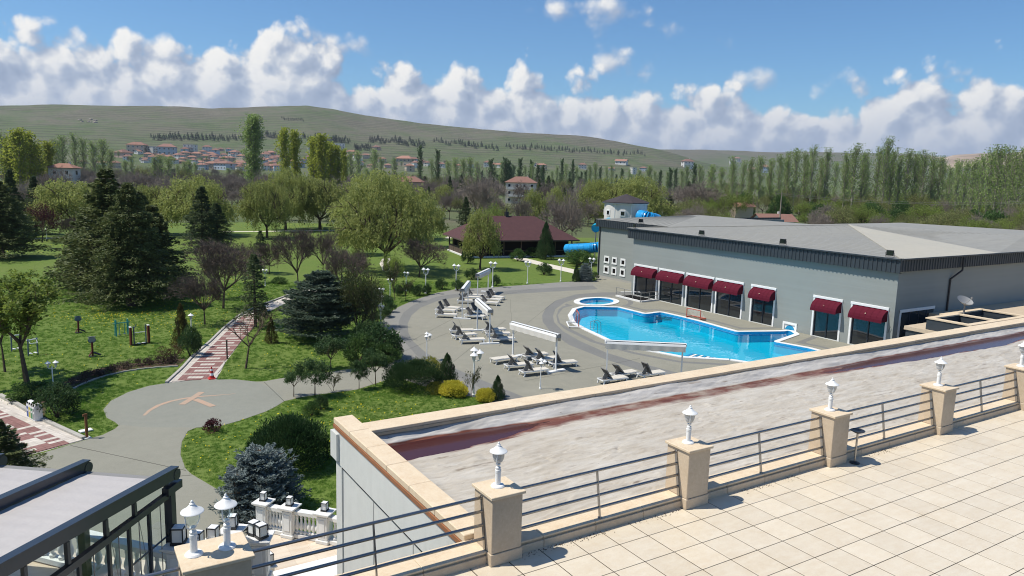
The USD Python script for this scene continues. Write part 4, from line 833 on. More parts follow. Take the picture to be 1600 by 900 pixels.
obj('dark_interior', MB().prism(Polygon([tuple(PV(.4, .4, 0)[:2]), tuple(PV(ul - .4, .4, 0)[:2]), tuple(PV(ul - .4, Lv - .4, 0)[:2]), tuple(PV(.4, Lv - .4, 0)[:2])]), .05, 2.4), M['dark'], gh)
obj('base', MB().prism(Polygon([tuple(PV(-.3, -.3, 0)[:2]), tuple(PV(ul + .3, -.3, 0)[:2]), tuple(PV(ul + .3, Lv + .3, 0)[:2]), tuple(PV(-.3, Lv + .3, 0)[:2])]), 0.01, .22), M['white_stone'], gh)
for a, b in [(0, k*Lv/6) for k in range(7)] + [(ul, k*Lv/6) for k in range(7)] + [(ul*k/4, 0) for k in range(1, 4)]: obj('post', MB().beam(PV(a, b, .2), PV(a, b, 2.6), .16, .16, up=u), M['timber'], gh)
for k in range(6): obj('bench_rail', MB().beam(PV(ul, k*Lv/6 + .2, 1.0), PV(ul, (k + 1)*Lv/6 - .2, 1.0), .06, .12), M['timber'], gh)
ch = MB().box(PV(ul/2, ul*.75, 6.25), (.5, .5, .8)).beam(PV(ul/2, ul*.75, 6.6), PV(ul/2, ul*.75, 7.2), .15, .15, up=u); obj('chimney', ch, M['black'], gh)

# ------------------------------------------------------------------ glass pergola, lower left
pgl = thing('glass_pergola', 'dark framed glass pergola with pale sloping membrane roof, lower left', 'pergola')
gz = 5.8; Pg, Qg = G(245, 752, gz), G(2, 733.5, gz); gd = (Pg - Qg)/np.linalg.norm(Pg - Qg); bd = np.array([gd[1], -gd[0], 0]); bd = bd if bd[0] < 0 or bd[1] < 0 else -bd
if bd @ (EYE - Pg) < 0: bd = -bd
SL = .085; E0 = G(268, 741, gz + .22)
def PG(a, b, z=0.0): return np.array([E0[0], E0[1], gz]) + gd*a + bd*b + np.array([0, 0, z])   # a along the gutter, b back towards the house
BL = 9.0; step = np.linalg.norm(G(268, 741, gz + .22) - G(125, 733, gz + .22))
for k in range(4):
    a = -k*step
    bm_ = obj('roof_beam', MB().beam(PG(a, -.12, .20 - .0), PG(a, BL, .20 + SL*BL), .13, .23), M['graphite'], pgl)
    obj('beam_rim', MB().beam(PG(a, -.14, .335), PG(a, BL, .335 + SL*BL), .18, .03), M['graphite'], bm_)
    obj('end_cap', MB().cyl(PG(a - .075, -.10, .18), PG(a + .075, -.10, .18), .125, n=14), M['graphite'], bm_)
for k in range(3):
    a0, a1 = -k*step - .09, -(k + 1)*step + .09; na, nb = 8, 150; Bv = np.linspace(.15, BL, nb)
    sag = .012*np.abs(np.sin(Bv*math.pi/.42)); Pm = np.array([[PG(a, b, .14 + SL*b - s*(.6 + .4*math.sin(math.pi*(a - a1)/(a0 - a1)))) for a in np.linspace(a0, a1, na)] for b, s in zip(Bv, sag)])
    mm = obj('membrane_panel', MB().grid(Pm), M['fabric'], pgl, smooth=True)
    obj('gutter', MB().beam(PG(a0, .05, .06), PG(a1, .05, .06), .16, .14), M['grey_frame'], pgl)
# front corner post, side frame under the outer beam
for a in (0.0, -step, -2*step): obj('post', MB().beam(PG(a, .10, -2.45), PG(a, .10, .03), .165, .165, up=gd), M['graphite'], pgl)
obj('bracket', MB().beam(PG(.03, -.22, -.06), PG(.03, .3, -.06), .15, .17), M['graphite'], pgl)
obj('side_transom', MB().beam(PG(0, .2, -.16), PG(0, BL, -.16), .11, .13), M['graphite'], pgl)
for b in (1.3, 2.15, 3.15, 4.1, 5.0, 6.0): obj('fanlight_mullion', MB().beam(PG(0, b, -.08), PG(0, b, .06 + SL*b), .07, .07, up=gd), M['graphite'], pgl)
for k, b in enumerate((.2, 1.3, 2.15, 3.15, 4.1, 5.0)):
    b1_ = (1.3, 2.15, 3.15, 4.1, 5.0, 6.0)[k]
    obj('fanlight_pane', MB().poly([PG(0, b, -.07), PG(0, b1_, -.07), PG(0, b1_, .05 + SL*b1_), PG(0, b, .05 + SL*b)]), M['glass'], pgl)
for b in (.85, 1.5, 2.1, 2.9, 3.7, 4.5): obj('wall_mullion', MB().beam(PG(0, b, -2.45), PG(0, b, -.24), .06, .06, up=gd), M['graphite'], pgl)
bs = (.2, .46, .85, 1.18, 1.5, 1.81, 2.1, 2.52, 2.9, 3.3, 3.7, 4.13, 4.5)
for b, b1_ in zip(bs[:-1], bs[1:]):
    gp_ = obj('glass_pane', MB().poly([PG(0, b + .01, -2.45), PG(0, b1_ - .01, -2.45), PG(0, b1_ - .01, -.245), PG(0, b + .01, -.245)]), M['glass'], pgl)
    obj('pane_edge', MB().beam(PG(0, b1_, -2.45), PG(0, b1_, -.245), .014, .014, up=gd), M['grey_frame'], gp_)
for h in (-1.05,): obj('rail', MB().beam(PG(0, .2, h), PG(0, 1.5, h), .025, .03), M['graphite'], pgl)
for k, b in enumerate((.7, 1.6, 2.7, 3.9)): obj('tie_wire', MB().cyl(PG(-.05, b, -2.3), PG(-.7, b - .5, -.5), .006, n=4), M['grey_frame'], pgl)
for k in range(3):
    a0, a1 = -k*step, -(k + 1)*step
    for q_ in range(4): 
        x0, x1 = a0 + (a1 - a0)*q_/4, a0 + (a1 - a0)*(q_ + 1)/4
        obj('front_pane', MB().poly([PG(x0, .1, -2.45), PG(x1, .1, -2.45), PG(x1, .1, -.05), PG(x0, .1, -.05)]), M['glass'], pgl)
obj('inner_floor', MB().poly([PG(0, 0, -2.4), PG(-16, 0, -2.4), PG(-16, BL, -2.4), PG(0, BL, -2.4)]), M['patio'], pgl)

# ------------------------------------------------------------------ marble patio, steps and balustrades below the terrace
pz = .5
pt = obj('patio', MB().box2((3.2, 9.3, -.2), (5.03, 15.5, pz - .02)), M['patio'], kind='structure')
pA, pB, pC = G(413, 829, pz), G(453.6, 837, pz), G(508, 846, pz); pD = G(410, 878, pz); pE = pF = None
floor_poly = Polygon([tuple(p[:2]) for p in (pA, pB, pC)] + [(9, 19), (9, 15.5), (5.03, 15.5), (5.03, 9.3), (3.2, 9.3), (3.2, 16.5), tuple(pD[:2])]).buffer(0)
obj('patio_base', MB().prism(floor_poly.difference(shapely.box(3.19, 9.29, 5.04, 15.51)), -.2, pz - .021), M['patio'], pt)
sl = 0
for i in range(-6, 14):
    for j in range(0, 18):
        a = np.array([0.8 + i*.62, 9.3 + j*.9]); sq = Polygon([tuple(a), (a[0] + .616, a[1]), (a[0] + .616, a[1] + .896), (a[0], a[1] + .896)]).intersection(floor_poly.buffer(-.01))
        if sq.area > .05 and inframe((a[0] + .3, a[1] + .4, pz), 60) and sq.geom_type == 'Polygon': obj('slab', MB().prism(sq, pz - .02, pz), M['patio'], pt)
stp = thing('garden_steps', 'broad pale marble steps from the patio down to the path', 'steps')
dirn = (pA - pD); dirn[2] = 0; dl = np.linalg.norm(dirn); dirn /= dl; outw = np.array([-dirn[1], dirn[0], 0]); outw = outw if outw[0] < 0 else -outw
for k in range(3): 
    c = (pA + pD)/2 + outw*(.17 + .33*k); obj('step', MB().beam(c - dirn*dl*.46 + [0, 0, -.13*(k + 1) - .07 + 0], c + dirn*dl*.46 + [0, 0, -.13*(k + 1) - .07], .33, .14), M['white_stone'], stp)
def build_pedestal(t):
    obj('base', MB().bev((0, 0, .06), (.46, .46, .12), .015), M['white_stone'], t); obj('shaft', MB().bev((0, 0, .52), (.38, .38, .80), .02), M['white_stone'], t)
    for k in range(4):
        a = k*math.pi/2; c = np.array([math.cos(a), math.sin(a), 0]); obj('panel', MB().bev(c*.193 + [0, 0, .53], (.02, .20, .56), .006, a), M['white'], t)
    obj('cap', MB().lathe([(.27, .921), (.33, .96), (.40, 1.01), (.40, 1.05), (.0, 1.08)], n=4, rz=math.pi/4), M['white_stone'], t)
ped = Kind('balustrade_pedestal', 'pedestal', build_pedestal)
def build_cube_lamp(t):
    fr = MB().box((0, 0, .02), (.21, .21, .04))
    for s_ in (-1, 1): fr.box((s_*.093, 0, .27), (.016, .20, .016)).box((0, s_*.093, .2702), (.17, .016, .016))
    for sx in (-1, 1):
        for sy in (-1, 1): fr.box((sx*.091, sy*.091, .15), (.016, .016, .224))
    obj('frame', fr, M['black'], t); obj('glass_box', MB().bev((0, 0, .165), (.165, .165, .25), .006), M['white'], t)
cl = Kind('cube_lamp', 'lantern', build_cube_lamp)
ang = math.atan2(*(pB - pA)[[1, 0]])
PS = [(pA, 1, 'white stone pedestal at the left end of the patio balustrade', 'black framed cube lamp on the left end pedestal of the patio balustrade'), (pB, 1, 'white stone pedestal in the middle of the patio balustrade', 'black framed cube lamp on the middle pedestal of the patio balustrade'), (pC, 1, 'white stone pedestal where the balustrade meets the clad wall', 'black framed cube lamp on the pedestal against the clad wall')]
for p, s_, l1, l2 in PS:
    ped.place(l1, p, ang); cl.place(l2, p + [0, 0, 1.075], ang + .1)
QD, QE, QF, QI, QH = np.array([4.02, 18.38, 3.18]), np.array([3.34, 18.18, 3.64]), np.array([2.75, 17.28, 3.88]), np.array([2.27, 16.24, 4.38]), np.array([1.87, 16.06, 4.59])
def on(c, label, lab2, rz, sc=1.0, ls=1.15):
    ped.place(label, c - [0, 0, 1.08*sc], rz, sc); cl.place(lab2, c, rz + .2, ls)
ped.place('white stone pedestal with two cube lamps where the stair turns', QD - [0, 0, 1.25], ang + .4, (1.15, 1.15, 1.157))
cl.place('black framed cube lamp, nearer of the two on the stair pedestal', QD + [.03, -.13, 0], .3, 1.25); cl.place('black framed cube lamp, farther of the two on the stair pedestal', QD + [-.10, .14, .0], .5, 1.2)
on(QE, 'white stone pedestal behind the right lantern of the wide pillar', 'black framed cube lamp behind the right lantern of the wide pillar', ang + .2)
on(QF, 'white stone pedestal left of the sloping stair rail', 'black framed cube lamp at the foot of the sloping stair rail', ang, .9)
on(QI, 'white stone pedestal half hidden behind the left lantern', 'small cube lamp half hidden behind the left lantern', ang, .9, 1.0)
on(QH, 'white stone pedestal beside the dark pergola post', 'black framed cube lamp right beside the dark pergola post', ang + .2, 1.0, 1.3)
sw_ = thing('stair_block', 'white stair walls and flight beside the pergola, below the wide pillar', 'stairs')
for a, b in ((QD, QE), (QE, QF), (QF, QI), (QI, QH)):
    za, zb = a[2] - 1.1, b[2] - 1.1; d = (b - a)*[1, 1, 0]; d /= np.linalg.norm(d); n = np.array([-d[1], d[0], 0])*.15
    obj('stair_wall', MB().add([a*[1, 1, 0] - n, b*[1, 1, 0] - n, b*[1, 1, 0] + n, a*[1, 1, 0] + n] + [p*[1, 1, 0] + [0, 0, z] + m for p, z, m in ((a, za, -n), (b, zb, -n), (b, zb, n), (a, za, n))], [[0, 3, 2, 1], [4, 5, 6, 7], [0, 1, 5, 4], [1, 2, 6, 5], [2, 3, 7, 6], [3, 0, 4, 7]]), M['white_stone'], sw_)
for k in range(14):
    t = (k + .5)/14; c = QH*(1 - t) + (QD + [.5, -.6, 0])*t; zt = 3.4 - (k + 1)*2.85/14; dd = (QD - QH)*[1, 1, 0]; dd /= np.linalg.norm(dd); n = np.array([dd[1], -dd[0], 0])
    c = c*[1, 1, 0] + n*1.2; obj('step', MB().beam(c + [0, 0, zt/2] - dd*.16, c + [0, 0, zt/2] + dd*.16, 1.9, zt, up=(0, 0, 1)), M['patio'], sw_)
obj('landing', MB().prism(Polygon([tuple(QH[:2]), (2.9, 14.9), (3.1, 13.2), (1.0, 9.35), (-8, 9.35), (-8, 21), tuple(PG(-8, -1.2)[:2]), tuple(PG(0, -1.0)[:2])]).buffer(0), 0, 3.38), M['patio'], sw_)
BAL = [(.055, 0), (.075, .02), (.075, .07), (.04, .09), (.035, .12), (.062, .17), (.080, .24), (.070, .32), (.042, .42), (.034, .50), (.045, .54), (.050, .57), (.036, .60), (.065, .63), (.065, .68)]
def balustrade(a, b, label, n=None, z0=.14, dark=False):
    t = thing('balustrade', label, 'balustrade'); a, b = np.array(a, float), np.array(b, float); Lb = np.linalg.norm((b - a)[:2]); d = (b - a)/np.linalg.norm(b - a); s_ = (b - a)/Lb
    a2, b2 = a + s_*.20, b - s_*.20; n = n or max(3, int(Lb/.25))
    obj('bottom_rail', MB().beam(a2 + [0, 0, .08], b2 + [0, 0, .08], .24, .12), M['white_stone'], t); obj('top_rail', MB().beam(a2 + [0, 0, .88], b2 + [0, 0, .88], .25, .11), M['white_stone'], t)
    for k in range(n):
        c = a2 + (b2 - a2)*(k + .5)/n; obj('baluster', MB().lathe(BAL, c + [0, 0, z0], 10), M['white_stone'], t, 50)
balustrade(pA, pB, 'short white balustrade on the left half of the patio edge', 5); balustrade(pB, pC, 'white balustrade on the right half of the patio edge', 6); balustrade(pC, (9, 19.3, pz), 'white balustrade going on behind the clad wall', 8)
dz_ = np.array([0, 0, 1.1])
balustrade(QD - dz_, QE - dz_, 'shaded white balustrade between the two lamp stair pedestal and the next one up', 4); balustrade(QE - dz_, QF - dz_, 'white sloping balustrade left of the right lantern', 5); balustrade(QF - dz_, QI - dz_, 'white sloping balustrade behind the left lantern', 5); balustrade(QI - dz_, QH - dz_, 'short white balustrade beside the dark pergola post', 2)
qa = G(262, 852, 3.4); balustrade((QH[0], QH[1], 3.4), (*PG(-4.2, -.75)[:2], 3.4), 'white balustrade seen through the pergola glass', 15)
balustrade((*PG(-.9, 3.2)[:2], 3.4), (*PG(-.9, .6)[:2], 3.4), 'inner white balustrade seen through the pergola glass', 9)
wc = thing('white_wall_block', 'white capped wall block on the patio below the railing', 'wall')
wcp = G(492, 893, 1.3); obj('block', MB().bev((wcp[0] - .1, wcp[1] - .3, .9), (1.7, 1.1, .8), .02), M['white_stone'], wc); obj('cap', MB().bev((wcp[0] - .1, wcp[1] - .3, 1.37), (1.95, 1.35, .12), .03), M['white'], wc)
wl = G(507, 868, 1.0); ped.place('white pedestal beside the clad wall under the railing', (4.72, wl[1], pz), 0.1, (.7, .7, .6)); cl.place('black framed cube lamp beside the clad wall under the railing', (4.72, wl[1], pz + .66), .2, 1.2)

# ------------------------------------------------------------------ garden lamp posts
def head(mb_hat, mb_gl, c):
    c = np.array(c, float)
    mb_gl.lathe([(.05, 0), (.075, .05), (.115, .26), (.115, .28)], c, 8)
    mb_hat.lathe([(.03, -.05), (.06, 0), (.05, .01)], c, 8).lathe([(.10, .275), (.20, .27), (.205, .285), (.12, .36), (.05, .40), (.035, .44), (0, .47)], c, 12)
def build_post(offs):
    def b(t):
        obj('pole', MB().lathe([(.10, 0), (.10, .10), (.06, .14), (.055, .5), (.042, .55), (.036, 2.05), (0, 2.06)], n=10), M['white'], t, 40)
        for k, (x, y, z) in enumerate(offs):
            if x or y: obj('arm', MB().path([(0, 0, z - .12), (x*.5, y*.5, z - .16), (x*.92, y*.92, z - .10), (x, y, z - .04)], .022, 6), M['white'], t)
            h, g_ = MB(), MB(); head(h, g_, (x, y, z)); hh = obj('lamp_head', h, M['white'], t, 40); obj('lamp_glass', g_, M['lamp_glass'], hh, 40)
    return b
post3 = Kind('lamp_post', 'lamp post', build_post([(0, 0, 2.08), (.30, .06, 1.98), (.16, -.27, 1.90)]))
post2 = Kind('lamp_post', 'lamp post', build_post([(-.24, 0, 2.02), (.24, 0, 2.02)]))
post1 = Kind('lamp_post', 'lamp post', build_post([(0, 0, 2.06)]))
for px, py, ty, kd, rz, lb in [
    (739.6, 619, 543, post3, -.5, 'white three headed lamp post behind the golden shrub and rose bush'), (666.6, 562, 519, post3, -.5, 'white three headed lamp post at the deck edge above the big dark juniper'), (844, 608, 567, post3, -.5, 'white three headed lamp post just above the roof parapet'),
    (595, 511, 477, post2, -.3, 'white twin lamp post at the left deck edge, nearest of the row'), (594, 494, 462, post2, -.3, 'white twin lamp post among shrubs, second along the left deck'), (596, 481, 449, post2, -.3, 'white twin lamp post among shrubs, third along the left deck edge'), (609.4, 466.5, 434.5, post2, -.3, 'white twin lamp post by the tall climber where the deck turns'),
    (634.5, 454.5, 424, post2, -.4, 'white twin lamp post on the lawn before the round bare tree'), (665, 459, 418, post2, -.5, 'white twin lamp post right of the round bare tree, small bush below'), (712.5, 453, 412, post2, -.5, 'white twin lamp post behind the upper left sunshade'), (769.5, 449.3, 408, post2, -.5, 'white twin lamp post right behind the farthest sunshade'), (824, 443.5, 407, post2, -.5, 'white twin lamp post at the deck edge left of the cloud pruned pine'), (876, 440, 404, post2, -.5, 'white twin lamp post at the deck edge left of the small thuja'), (923.5, 436.3, 402, post2, -.5, 'white twin lamp post at the corner of the grey hall'),
    (300, 543, 489, post1, 0, 'white lamp post between the rusty thuja and the path'), (84, 615, 574, post2, .6, 'white twin lamp post rising from the dark bush near the recycling bin'), (414.5, 447, 428, post2, 0, 'white lamp post behind the slim conifer on the path'), (722, 372, 351, post2, 0, 'white lamp post behind the pavilion roof'), (73, 375, 363, post1, 0, 'small white lamp post on the far lawn left of the big cedars'), (268, 345, 335, post1, 0, 'small white lamp post far behind the big cedars'), (393, 352, 336, post1, 0, 'small white lamp post far under the left willows'), (728, 470, 470, None, 0, '')]:
    if kd is None: continue
    b = G(px, py); h = ZT(b, px + .3, ty); kd.place(lb, b, -YAW + rz, max(.75, h/(2.5 if kd is not post1 else 2.52)), 'white lamp posts of the hotel garden')

# ------------------------------------------------------------------ sunshades: two T posts, a bar and a folded double awning
def sunshade(a, b, zt, label, width=.62):
    t = thing('sunshade', label, 'sunshade', 'folded awning sunshades on the pool deck')
    a, b = np.array(a, float), np.array(b, float); d = (b - a); Ls = np.linalg.norm(d); d /= Ls; n = np.array([-d[1], d[0], 0])
    for p in (a, b):
        f = obj('foot_plate', MB().beam(p - n*.75 + [0, 0, .05], p + n*.75 + [0, 0, .05], .30, .10), M['white'], t); 
        pl = obj('post', MB().box(p + [0, 0, zt/2], (.085, .085, zt), math.atan2(d[1], d[0])), M['white'], t)
    a2, b2 = a - d*.15, b + d*.15
    ca = obj('cassette', MB().beam(a2 + [0, 0, zt + .14], b2 + [0, 0, zt + .14], width*.55, .12), M['white'], t)
    mb = MB(); prof = [(-.02, .21), (.16, .20), (.30, .13), (.36, .02)]
    for s in (-1, 1):
        mb.grid(np.array([[(p_ + n*s*w*width + [0, 0, zt + z]) for p_ in (a2 - d*.05, b2 + d*.05)] for w, z in prof]))
        obj('dark_line', MB().beam(a2 + n*s*.24*width + [0, 0, zt + .185], b2 + n*s*.24*width + [0, 0, zt + .185], .05, .03), M['grey_frame'], ca)
    obj('hood', mb, M['white'], t)
    for s in (-1, 1):
        k = 40; q = np.linspace(0, 1, k + 1); wv = .012*np.sin(q*Ls*9)
        top = np.array([a2 + (b2 - a2)*x + n*s*.36*width + [0, 0, zt + .02] for x in q]); bot = np.array([a2 + (b2 - a2)*x + n*s*(.34*width + w) + [0, 0, zt - .30 - .03*abs(math.sin(x*Ls*5))] for x, w in zip(q, wv)])
        obj('valance', MB().grid(np.stack([top, bot])), M['canvas'], t)
    for p in (a2, b2): obj('end_cap', MB().beam(p + [0, 0, zt + .06], p + d*.02 + [0, 0, zt + .06], width*.7, .24), M['grey_panel'], t)
    return t
S1a, S1b = G(801, 558.5), G(868, 581)
sunshade(S1a, S1b, 2.32, 'large folded white sunshade nearest the camera, left of the pool')
s2a = G(947, 593); s2b = s2a + (S1b - S1a)*1.0
S2b = G(1054, 598); sunshade(s2a, s2a + (S2b - s2a)/np.linalg.norm(S2b - s2a)*4.6, 2.32, 'folded white sunshade in front of the pool water, cut by the roof parapet')
sunshade(G(745.5, 517), G(764.5, 537.5), 2.45, 'folded white sunshade in the middle of the deck, seen end on')
sunshade(G(722, 498.5), G(731, 484), 2.5, 'folded white sunshade at the far left of the deck, leaning away')
sunshade(G(746, 466), G(762.5, 456.5), 2.35, 'folded white sunshade farthest away on the deck')

# ------------------------------------------------------------------ sun loungers
def build_lounger(up):
    """head at x = 0, feet at x = 1.9; the back part is raised by up degrees or lies flat"""
    def b(t):
        h = .30; fr = MB()
        for s in (-1, 1): fr.beam((.0, s*.31, h), (1.90, s*.31, h), .05, .06)
        for x in (.02, .72, 1.88): fr.beam((x, -.31, h), (x, .31, h), .05, .045)
        obj('frame', fr, M['white'], t)
        for x, k in ((.16, -.10), (1.72, .08)):
            for s in (-1, 1): obj('leg', MB().beam((x, s*.31, h), (x + k, s*.33, 0), .045, .07, up=(1, 0, 0)), M['white'], t)
        obj('seat_sling', MB().beam((.72, 0, h + .042), (1.88, 0, h + .042), .60, .022), M['sling'], t)
        a = rad(up); L_ = .78; p0 = np.array([.72, 0, h + .05]); p1 = p0 + [-L_*math.cos(a), 0, L_*math.sin(a)]
        if up > 5:
            nb = MB()
            for s in (-1, 1): nb.beam(p0 + [0, s*.31, 0], p1 + [0, s*.31, 0], .05, .05)
            nb.beam(p1 + [0, -.31, 0], p1 + [0, .31, 0], .05, .05)
            bk = obj('backrest', nb, M['grey_frame'], t); obj('back_sling', MB().beam(p0, p1, .585, .02), M['sling_dark'], bk)
            obj('prop', MB().beam(p0*.5 + p1*.5, (.28, 0, h), .3, .025, up=(0, 1, 0)), M['grey_frame'], bk)
            obj('lower_sling', MB().beam((.05, 0, h - .01), (.70, 0, h - .01), .58, .02), M['grey_frame'], t)
        else:
            obj('backrest', MB().beam(p0, p1, .62, .03), M['sling'], t)
    return b
lraised = [Kind('sun_lounger', 'sun lounger', build_lounger(u)) for u in (52, 60, 46)]; lflat = Kind('sun_lounger', 'sun lounger', build_lounger(0))
z1 = lambda u, v: (660 + .1555*u, 410 + .1556*v)
z2 = lambda u, v: (750 + .1625*u, 480 + .1624*v)
LG = [
    (z1(205, 470), z1(365, 488), 'farthest of the three loungers left of the far left sunshade'), (z1(150, 500), z1(318, 512), 'middle one of the three loungers left of the far left sunshade'), (z1(150, 548), z1(330, 555), 'nearest of the three loungers left of the far left sunshade'),
    (z1(505, 465), z1(655, 500), 'farthest of the three loungers right of the far left sunshade'), (z1(475, 510), z1(640, 535), 'middle one of the three loungers right of the far left sunshade'), (z1(440, 555), z1(618, 572), 'nearest of the three loungers right of the far left sunshade'),
    (z1(450, 350), z1(600, 355), 'farthest lounger left of the farthest sunshade'), (z1(400, 375), z1(560, 378), 'middle lounger left of the farthest sunshade'), (z1(362, 408), z1(530, 412), 'nearest lounger left of the farthest sunshade'),
    (z1(655, 358), z1(818, 378), 'farthest lounger right of the farthest sunshade'), (z1(625, 385), z1(790, 402), 'middle lounger right of the farthest sunshade'), (z1(590, 420), z1(750, 432), 'nearest lounger right of the farthest sunshade'),
    (z1(290, 715), z1(500, 712), 'farthest of the three loungers left of the middle sunshade'), (z1(320, 770), z1(525, 752), 'middle one of the three loungers left of the middle sunshade'), (z1(395, 812), z1(605, 805), 'nearest of the three loungers left of the middle sunshade'),
    (z1(630, 715), z1(810, 700), 'farthest of the three loungers right of the middle sunshade'), (z1(655, 745), z1(860, 745), 'middle one of the three loungers right of the middle sunshade'), (z1(700, 800), z1(905, 795), 'nearest of the three loungers right of the middle sunshade'),
    (z2(255, 600), z2(490, 580), 'second lounger from the left under the large near sunshade'), (z2(395, 660), z2(640, 632), 'lounger beside the near three headed lamp post, front of its row'),
    (z2(415, 505), z2(635, 480), 'farthest lounger under the large near sunshade'), (z2(525, 540), z2(745, 520), 'middle lounger of the right row under the large near sunshade'), (z2(680, 578), z2(912, 558), 'rightmost lounger by the foot of the large near sunshade'),
    (z2(1280, 690), z2(1480, 655), 'lounger with upright back just above the roof parapet'), (z2(1170, 740), z2(1380, 715), 'lounger mostly hidden by the roof parapet, beside the sunshade post'), (z2(1540, 690), z2(1750, 660), 'lounger whose back just tops the roof parapet on the right')]
for k, (a, b, lb) in enumerate(LG):
    p, q = G(*a, .02), G(*b, .02); rz = math.atan2(q[1] - p[1], q[0] - p[0]); c = (p + q)/2; s = 1.0
    o_ = c - np.array([math.cos(rz), math.sin(rz), 0])*.95*s
    lraised[k % 3].place('white dark backed lounger, ' + lb.replace('lounger', 'one') if 'lounger' not in lb[:8] else 'white dark backed ' + lb, (o_[0], o_[1], .013), rz, s, 'sun loungers on the pool deck')
a, b = G(*z2(120, 545), .02), G(*z2(385, 505), .02); rz = math.atan2(b[1] - a[1], b[0] - a[0]); lflat.place('white sun lounger lying flat, leftmost under the large near sunshade', (a[0], a[1], .013), rz, 1.0, 'sun loungers on the pool deck')
def crossbar(name, label, pts, r, mat): return None
# water polo goals at the pool edge
def goal(c, rz, label, w=1.7, hh=.85, board=False):
    t = thing('water_goal', label, 'goal', loc=c, rz=rz)
    fr = MB().path([(-w/2, 0, .05), (-w/2, 0, hh), (w/2, 0, hh), (w/2, 0, .05)], .045, 6); obj('frame', fr, M['rose_red'], t)
    obj('float', MB().path([(-w/2, 0, .06), (-w/2, .8, .06), (w/2, .8, .06), (w/2, 0, .06)], .06, 6), M['rose_red'] if not board else M['white'], t)
    nt = MB()
    for k in range(1, 12): x = -w/2 + w*k/12; nt.path([(x, 0, hh), (x, .55, hh*.55), (x, .78, .08)], .006, 3)
    for k in range(1, 7): y = .78*k/7; zz = hh*(1 - k/7) + .04; nt.path([(-w/2, y, zz), (w/2, y, zz)], .006, 3)
    obj('net', nt, M['white'], t)
p, q = G(1072.5, 497), G(1094, 501.5); dd = q - p; goal(((p + q)/2) + [0, 0, .07], math.atan2(dd[1], dd[0]), 'small red framed water polo goal on the far pool edge', np.linalg.norm(dd))
p, q = G(905, 515), G(899, 504); dd = q - p; goal(((p + q)/2) + [0, 0, .07], math.atan2(dd[1], dd[0]), 'water polo goal with white floats at the left end of the pool', 2.0, 1.15, True)
ld = thing('pool_rail', 'pair of thin steel hand rails going into the pool at its left end', 'handrail'); p = G(922, 517); 
for s in (0, .5): obj('rail', MB().path([p + [s, s*.3, .05], p + [s, s*.3, .75], p + [s + .25, s*.3 - .1, .85], p + [s + .55, s*.3 - .2, .6], p + [s + .6, s*.3 - .22, -.3]], .02, 6), M['grey_frame'], ld)

# ------------------------------------------------------------------ block paved areas, laid stone by stone
def paver_grid(parent, O, ux, uy, n, m, w, h, colour, clip, z=0.0, limit=300):
    """rectangular paving stones along ux (n) and uy (m)"""
    global _pv
    many = {'r': MB(), 'w': MB()}
    for i in range(n):
        for j in range(m):
            cc = colour(i, j)
            if cc is None: continue
            c0 = O + ux*(i*w) + uy*(j*h); pts = [c0 + ux*.006 + uy*.006, c0 + ux*(w - .006) + uy*.006, c0 + ux*(w - .006) + uy*(h - .006), c0 + ux*.006 + uy*(h - .006)]
            sq = Polygon([tuple(p[:2]) for p in pts]).intersection(clip)
            if sq.area < .4*w*h or sq.geom_type != 'Polygon': continue
            mb = MB().prism(sq, z, z + .03)
            if _pv.get(parent, 0) < limit: _pv[parent] = _pv.get(parent, 0) + 1; obj('paver', mb, M['paver_white' if cc == 'w' else 'paver_red'], parent)
            else: many[cc].add(*mb.out())
    for k, mb in many.items():
        if mb.n: obj('paver_field', mb, M['paver_white' if k == 'w' else 'paver_red'], parent, kind='stuff')
_pv = {}
wk = obj('garden_walk', sheet(walk, .004), M['paver_white'], kind='structure')
w0l, w0r = G(261, 599), G(338, 593.5); w1l, w1r = G(349, 515), G(400, 508)
uy = (w1l - w0l); uy[2] = 0; wl_ = np.linalg.norm(uy); uy /= wl_; ux = np.array([uy[1], -uy[0], 0]); ux = ux if ux @ (w0r - w0l) > 0 else -ux
Ww = abs((w0r - w0l) @ ux); NX = 12; cw = Ww/NX; chh = cw*1.0; NYp = int(wl_/chh)
def walk_col(i, j):
    if i < 2 or i == NX - 1 or i == NX - 2: return 'w'
    r = (j - 2) % 7
    if j < 2 or r == 6: return 'w'
    return 'w' if 4 <= i <= 7 and r in (2, 3) else 'r'
paver_grid(wk, w0l - uy*1.5, ux, uy, NX + 14, NYp + 34, cw, chh, walk_col, walk.buffer(-.02), .008)
pl_ = obj('paved_yard', sheet(paver_lot, .004), M['paver_white'], kind='structure')
e0, e1 = G(131, 688, 0), G(70, 660, 0); uy = (e1 - e0); uy[2] = 0; uy /= np.linalg.norm(uy); ux = np.array([uy[1], -uy[0], 0]); ux = ux if ux @ (G(40, 713) - e0) > 0 else -ux
prng = random.Random(4); patt = {}
def yard_col(i, j):
    if i < 2: return 'w'
    if j % 9 == 3 and i % 8 < 6: return 'w'
    k = (i//2, j)
    if k not in patt: patt[k] = 'w' if prng.random() < .20 else 'r'
    return patt[k]
paver_grid(pl_, e0 - uy*7.0, ux, uy, 24, 78, .30, .27, yard_col, paver_lot.buffer(-.03), .008)
def kerb_line(name, label, pts, w=.16, h=.12, seglen=.9, mat='kerbstone', cat='kerb'):
    t = thing(name, label, cat); P = LineString([tuple(G(*p)[:2]) for p in pts]); n = max(2, int(P.length/seglen))
    for k in range(n):
        a, b = P.interpolate(k/n, normalized=True), P.interpolate((k + 1)/n, normalized=True)
        a, b = np.array([a.x, a.y, h/2]), np.array([b.x, b.y, h/2]); d = (b - a)/np.linalg.norm(b - a)*.006; obj('kerb_stone', MB().beam(a + d, b - d, w, h), M[mat], t)
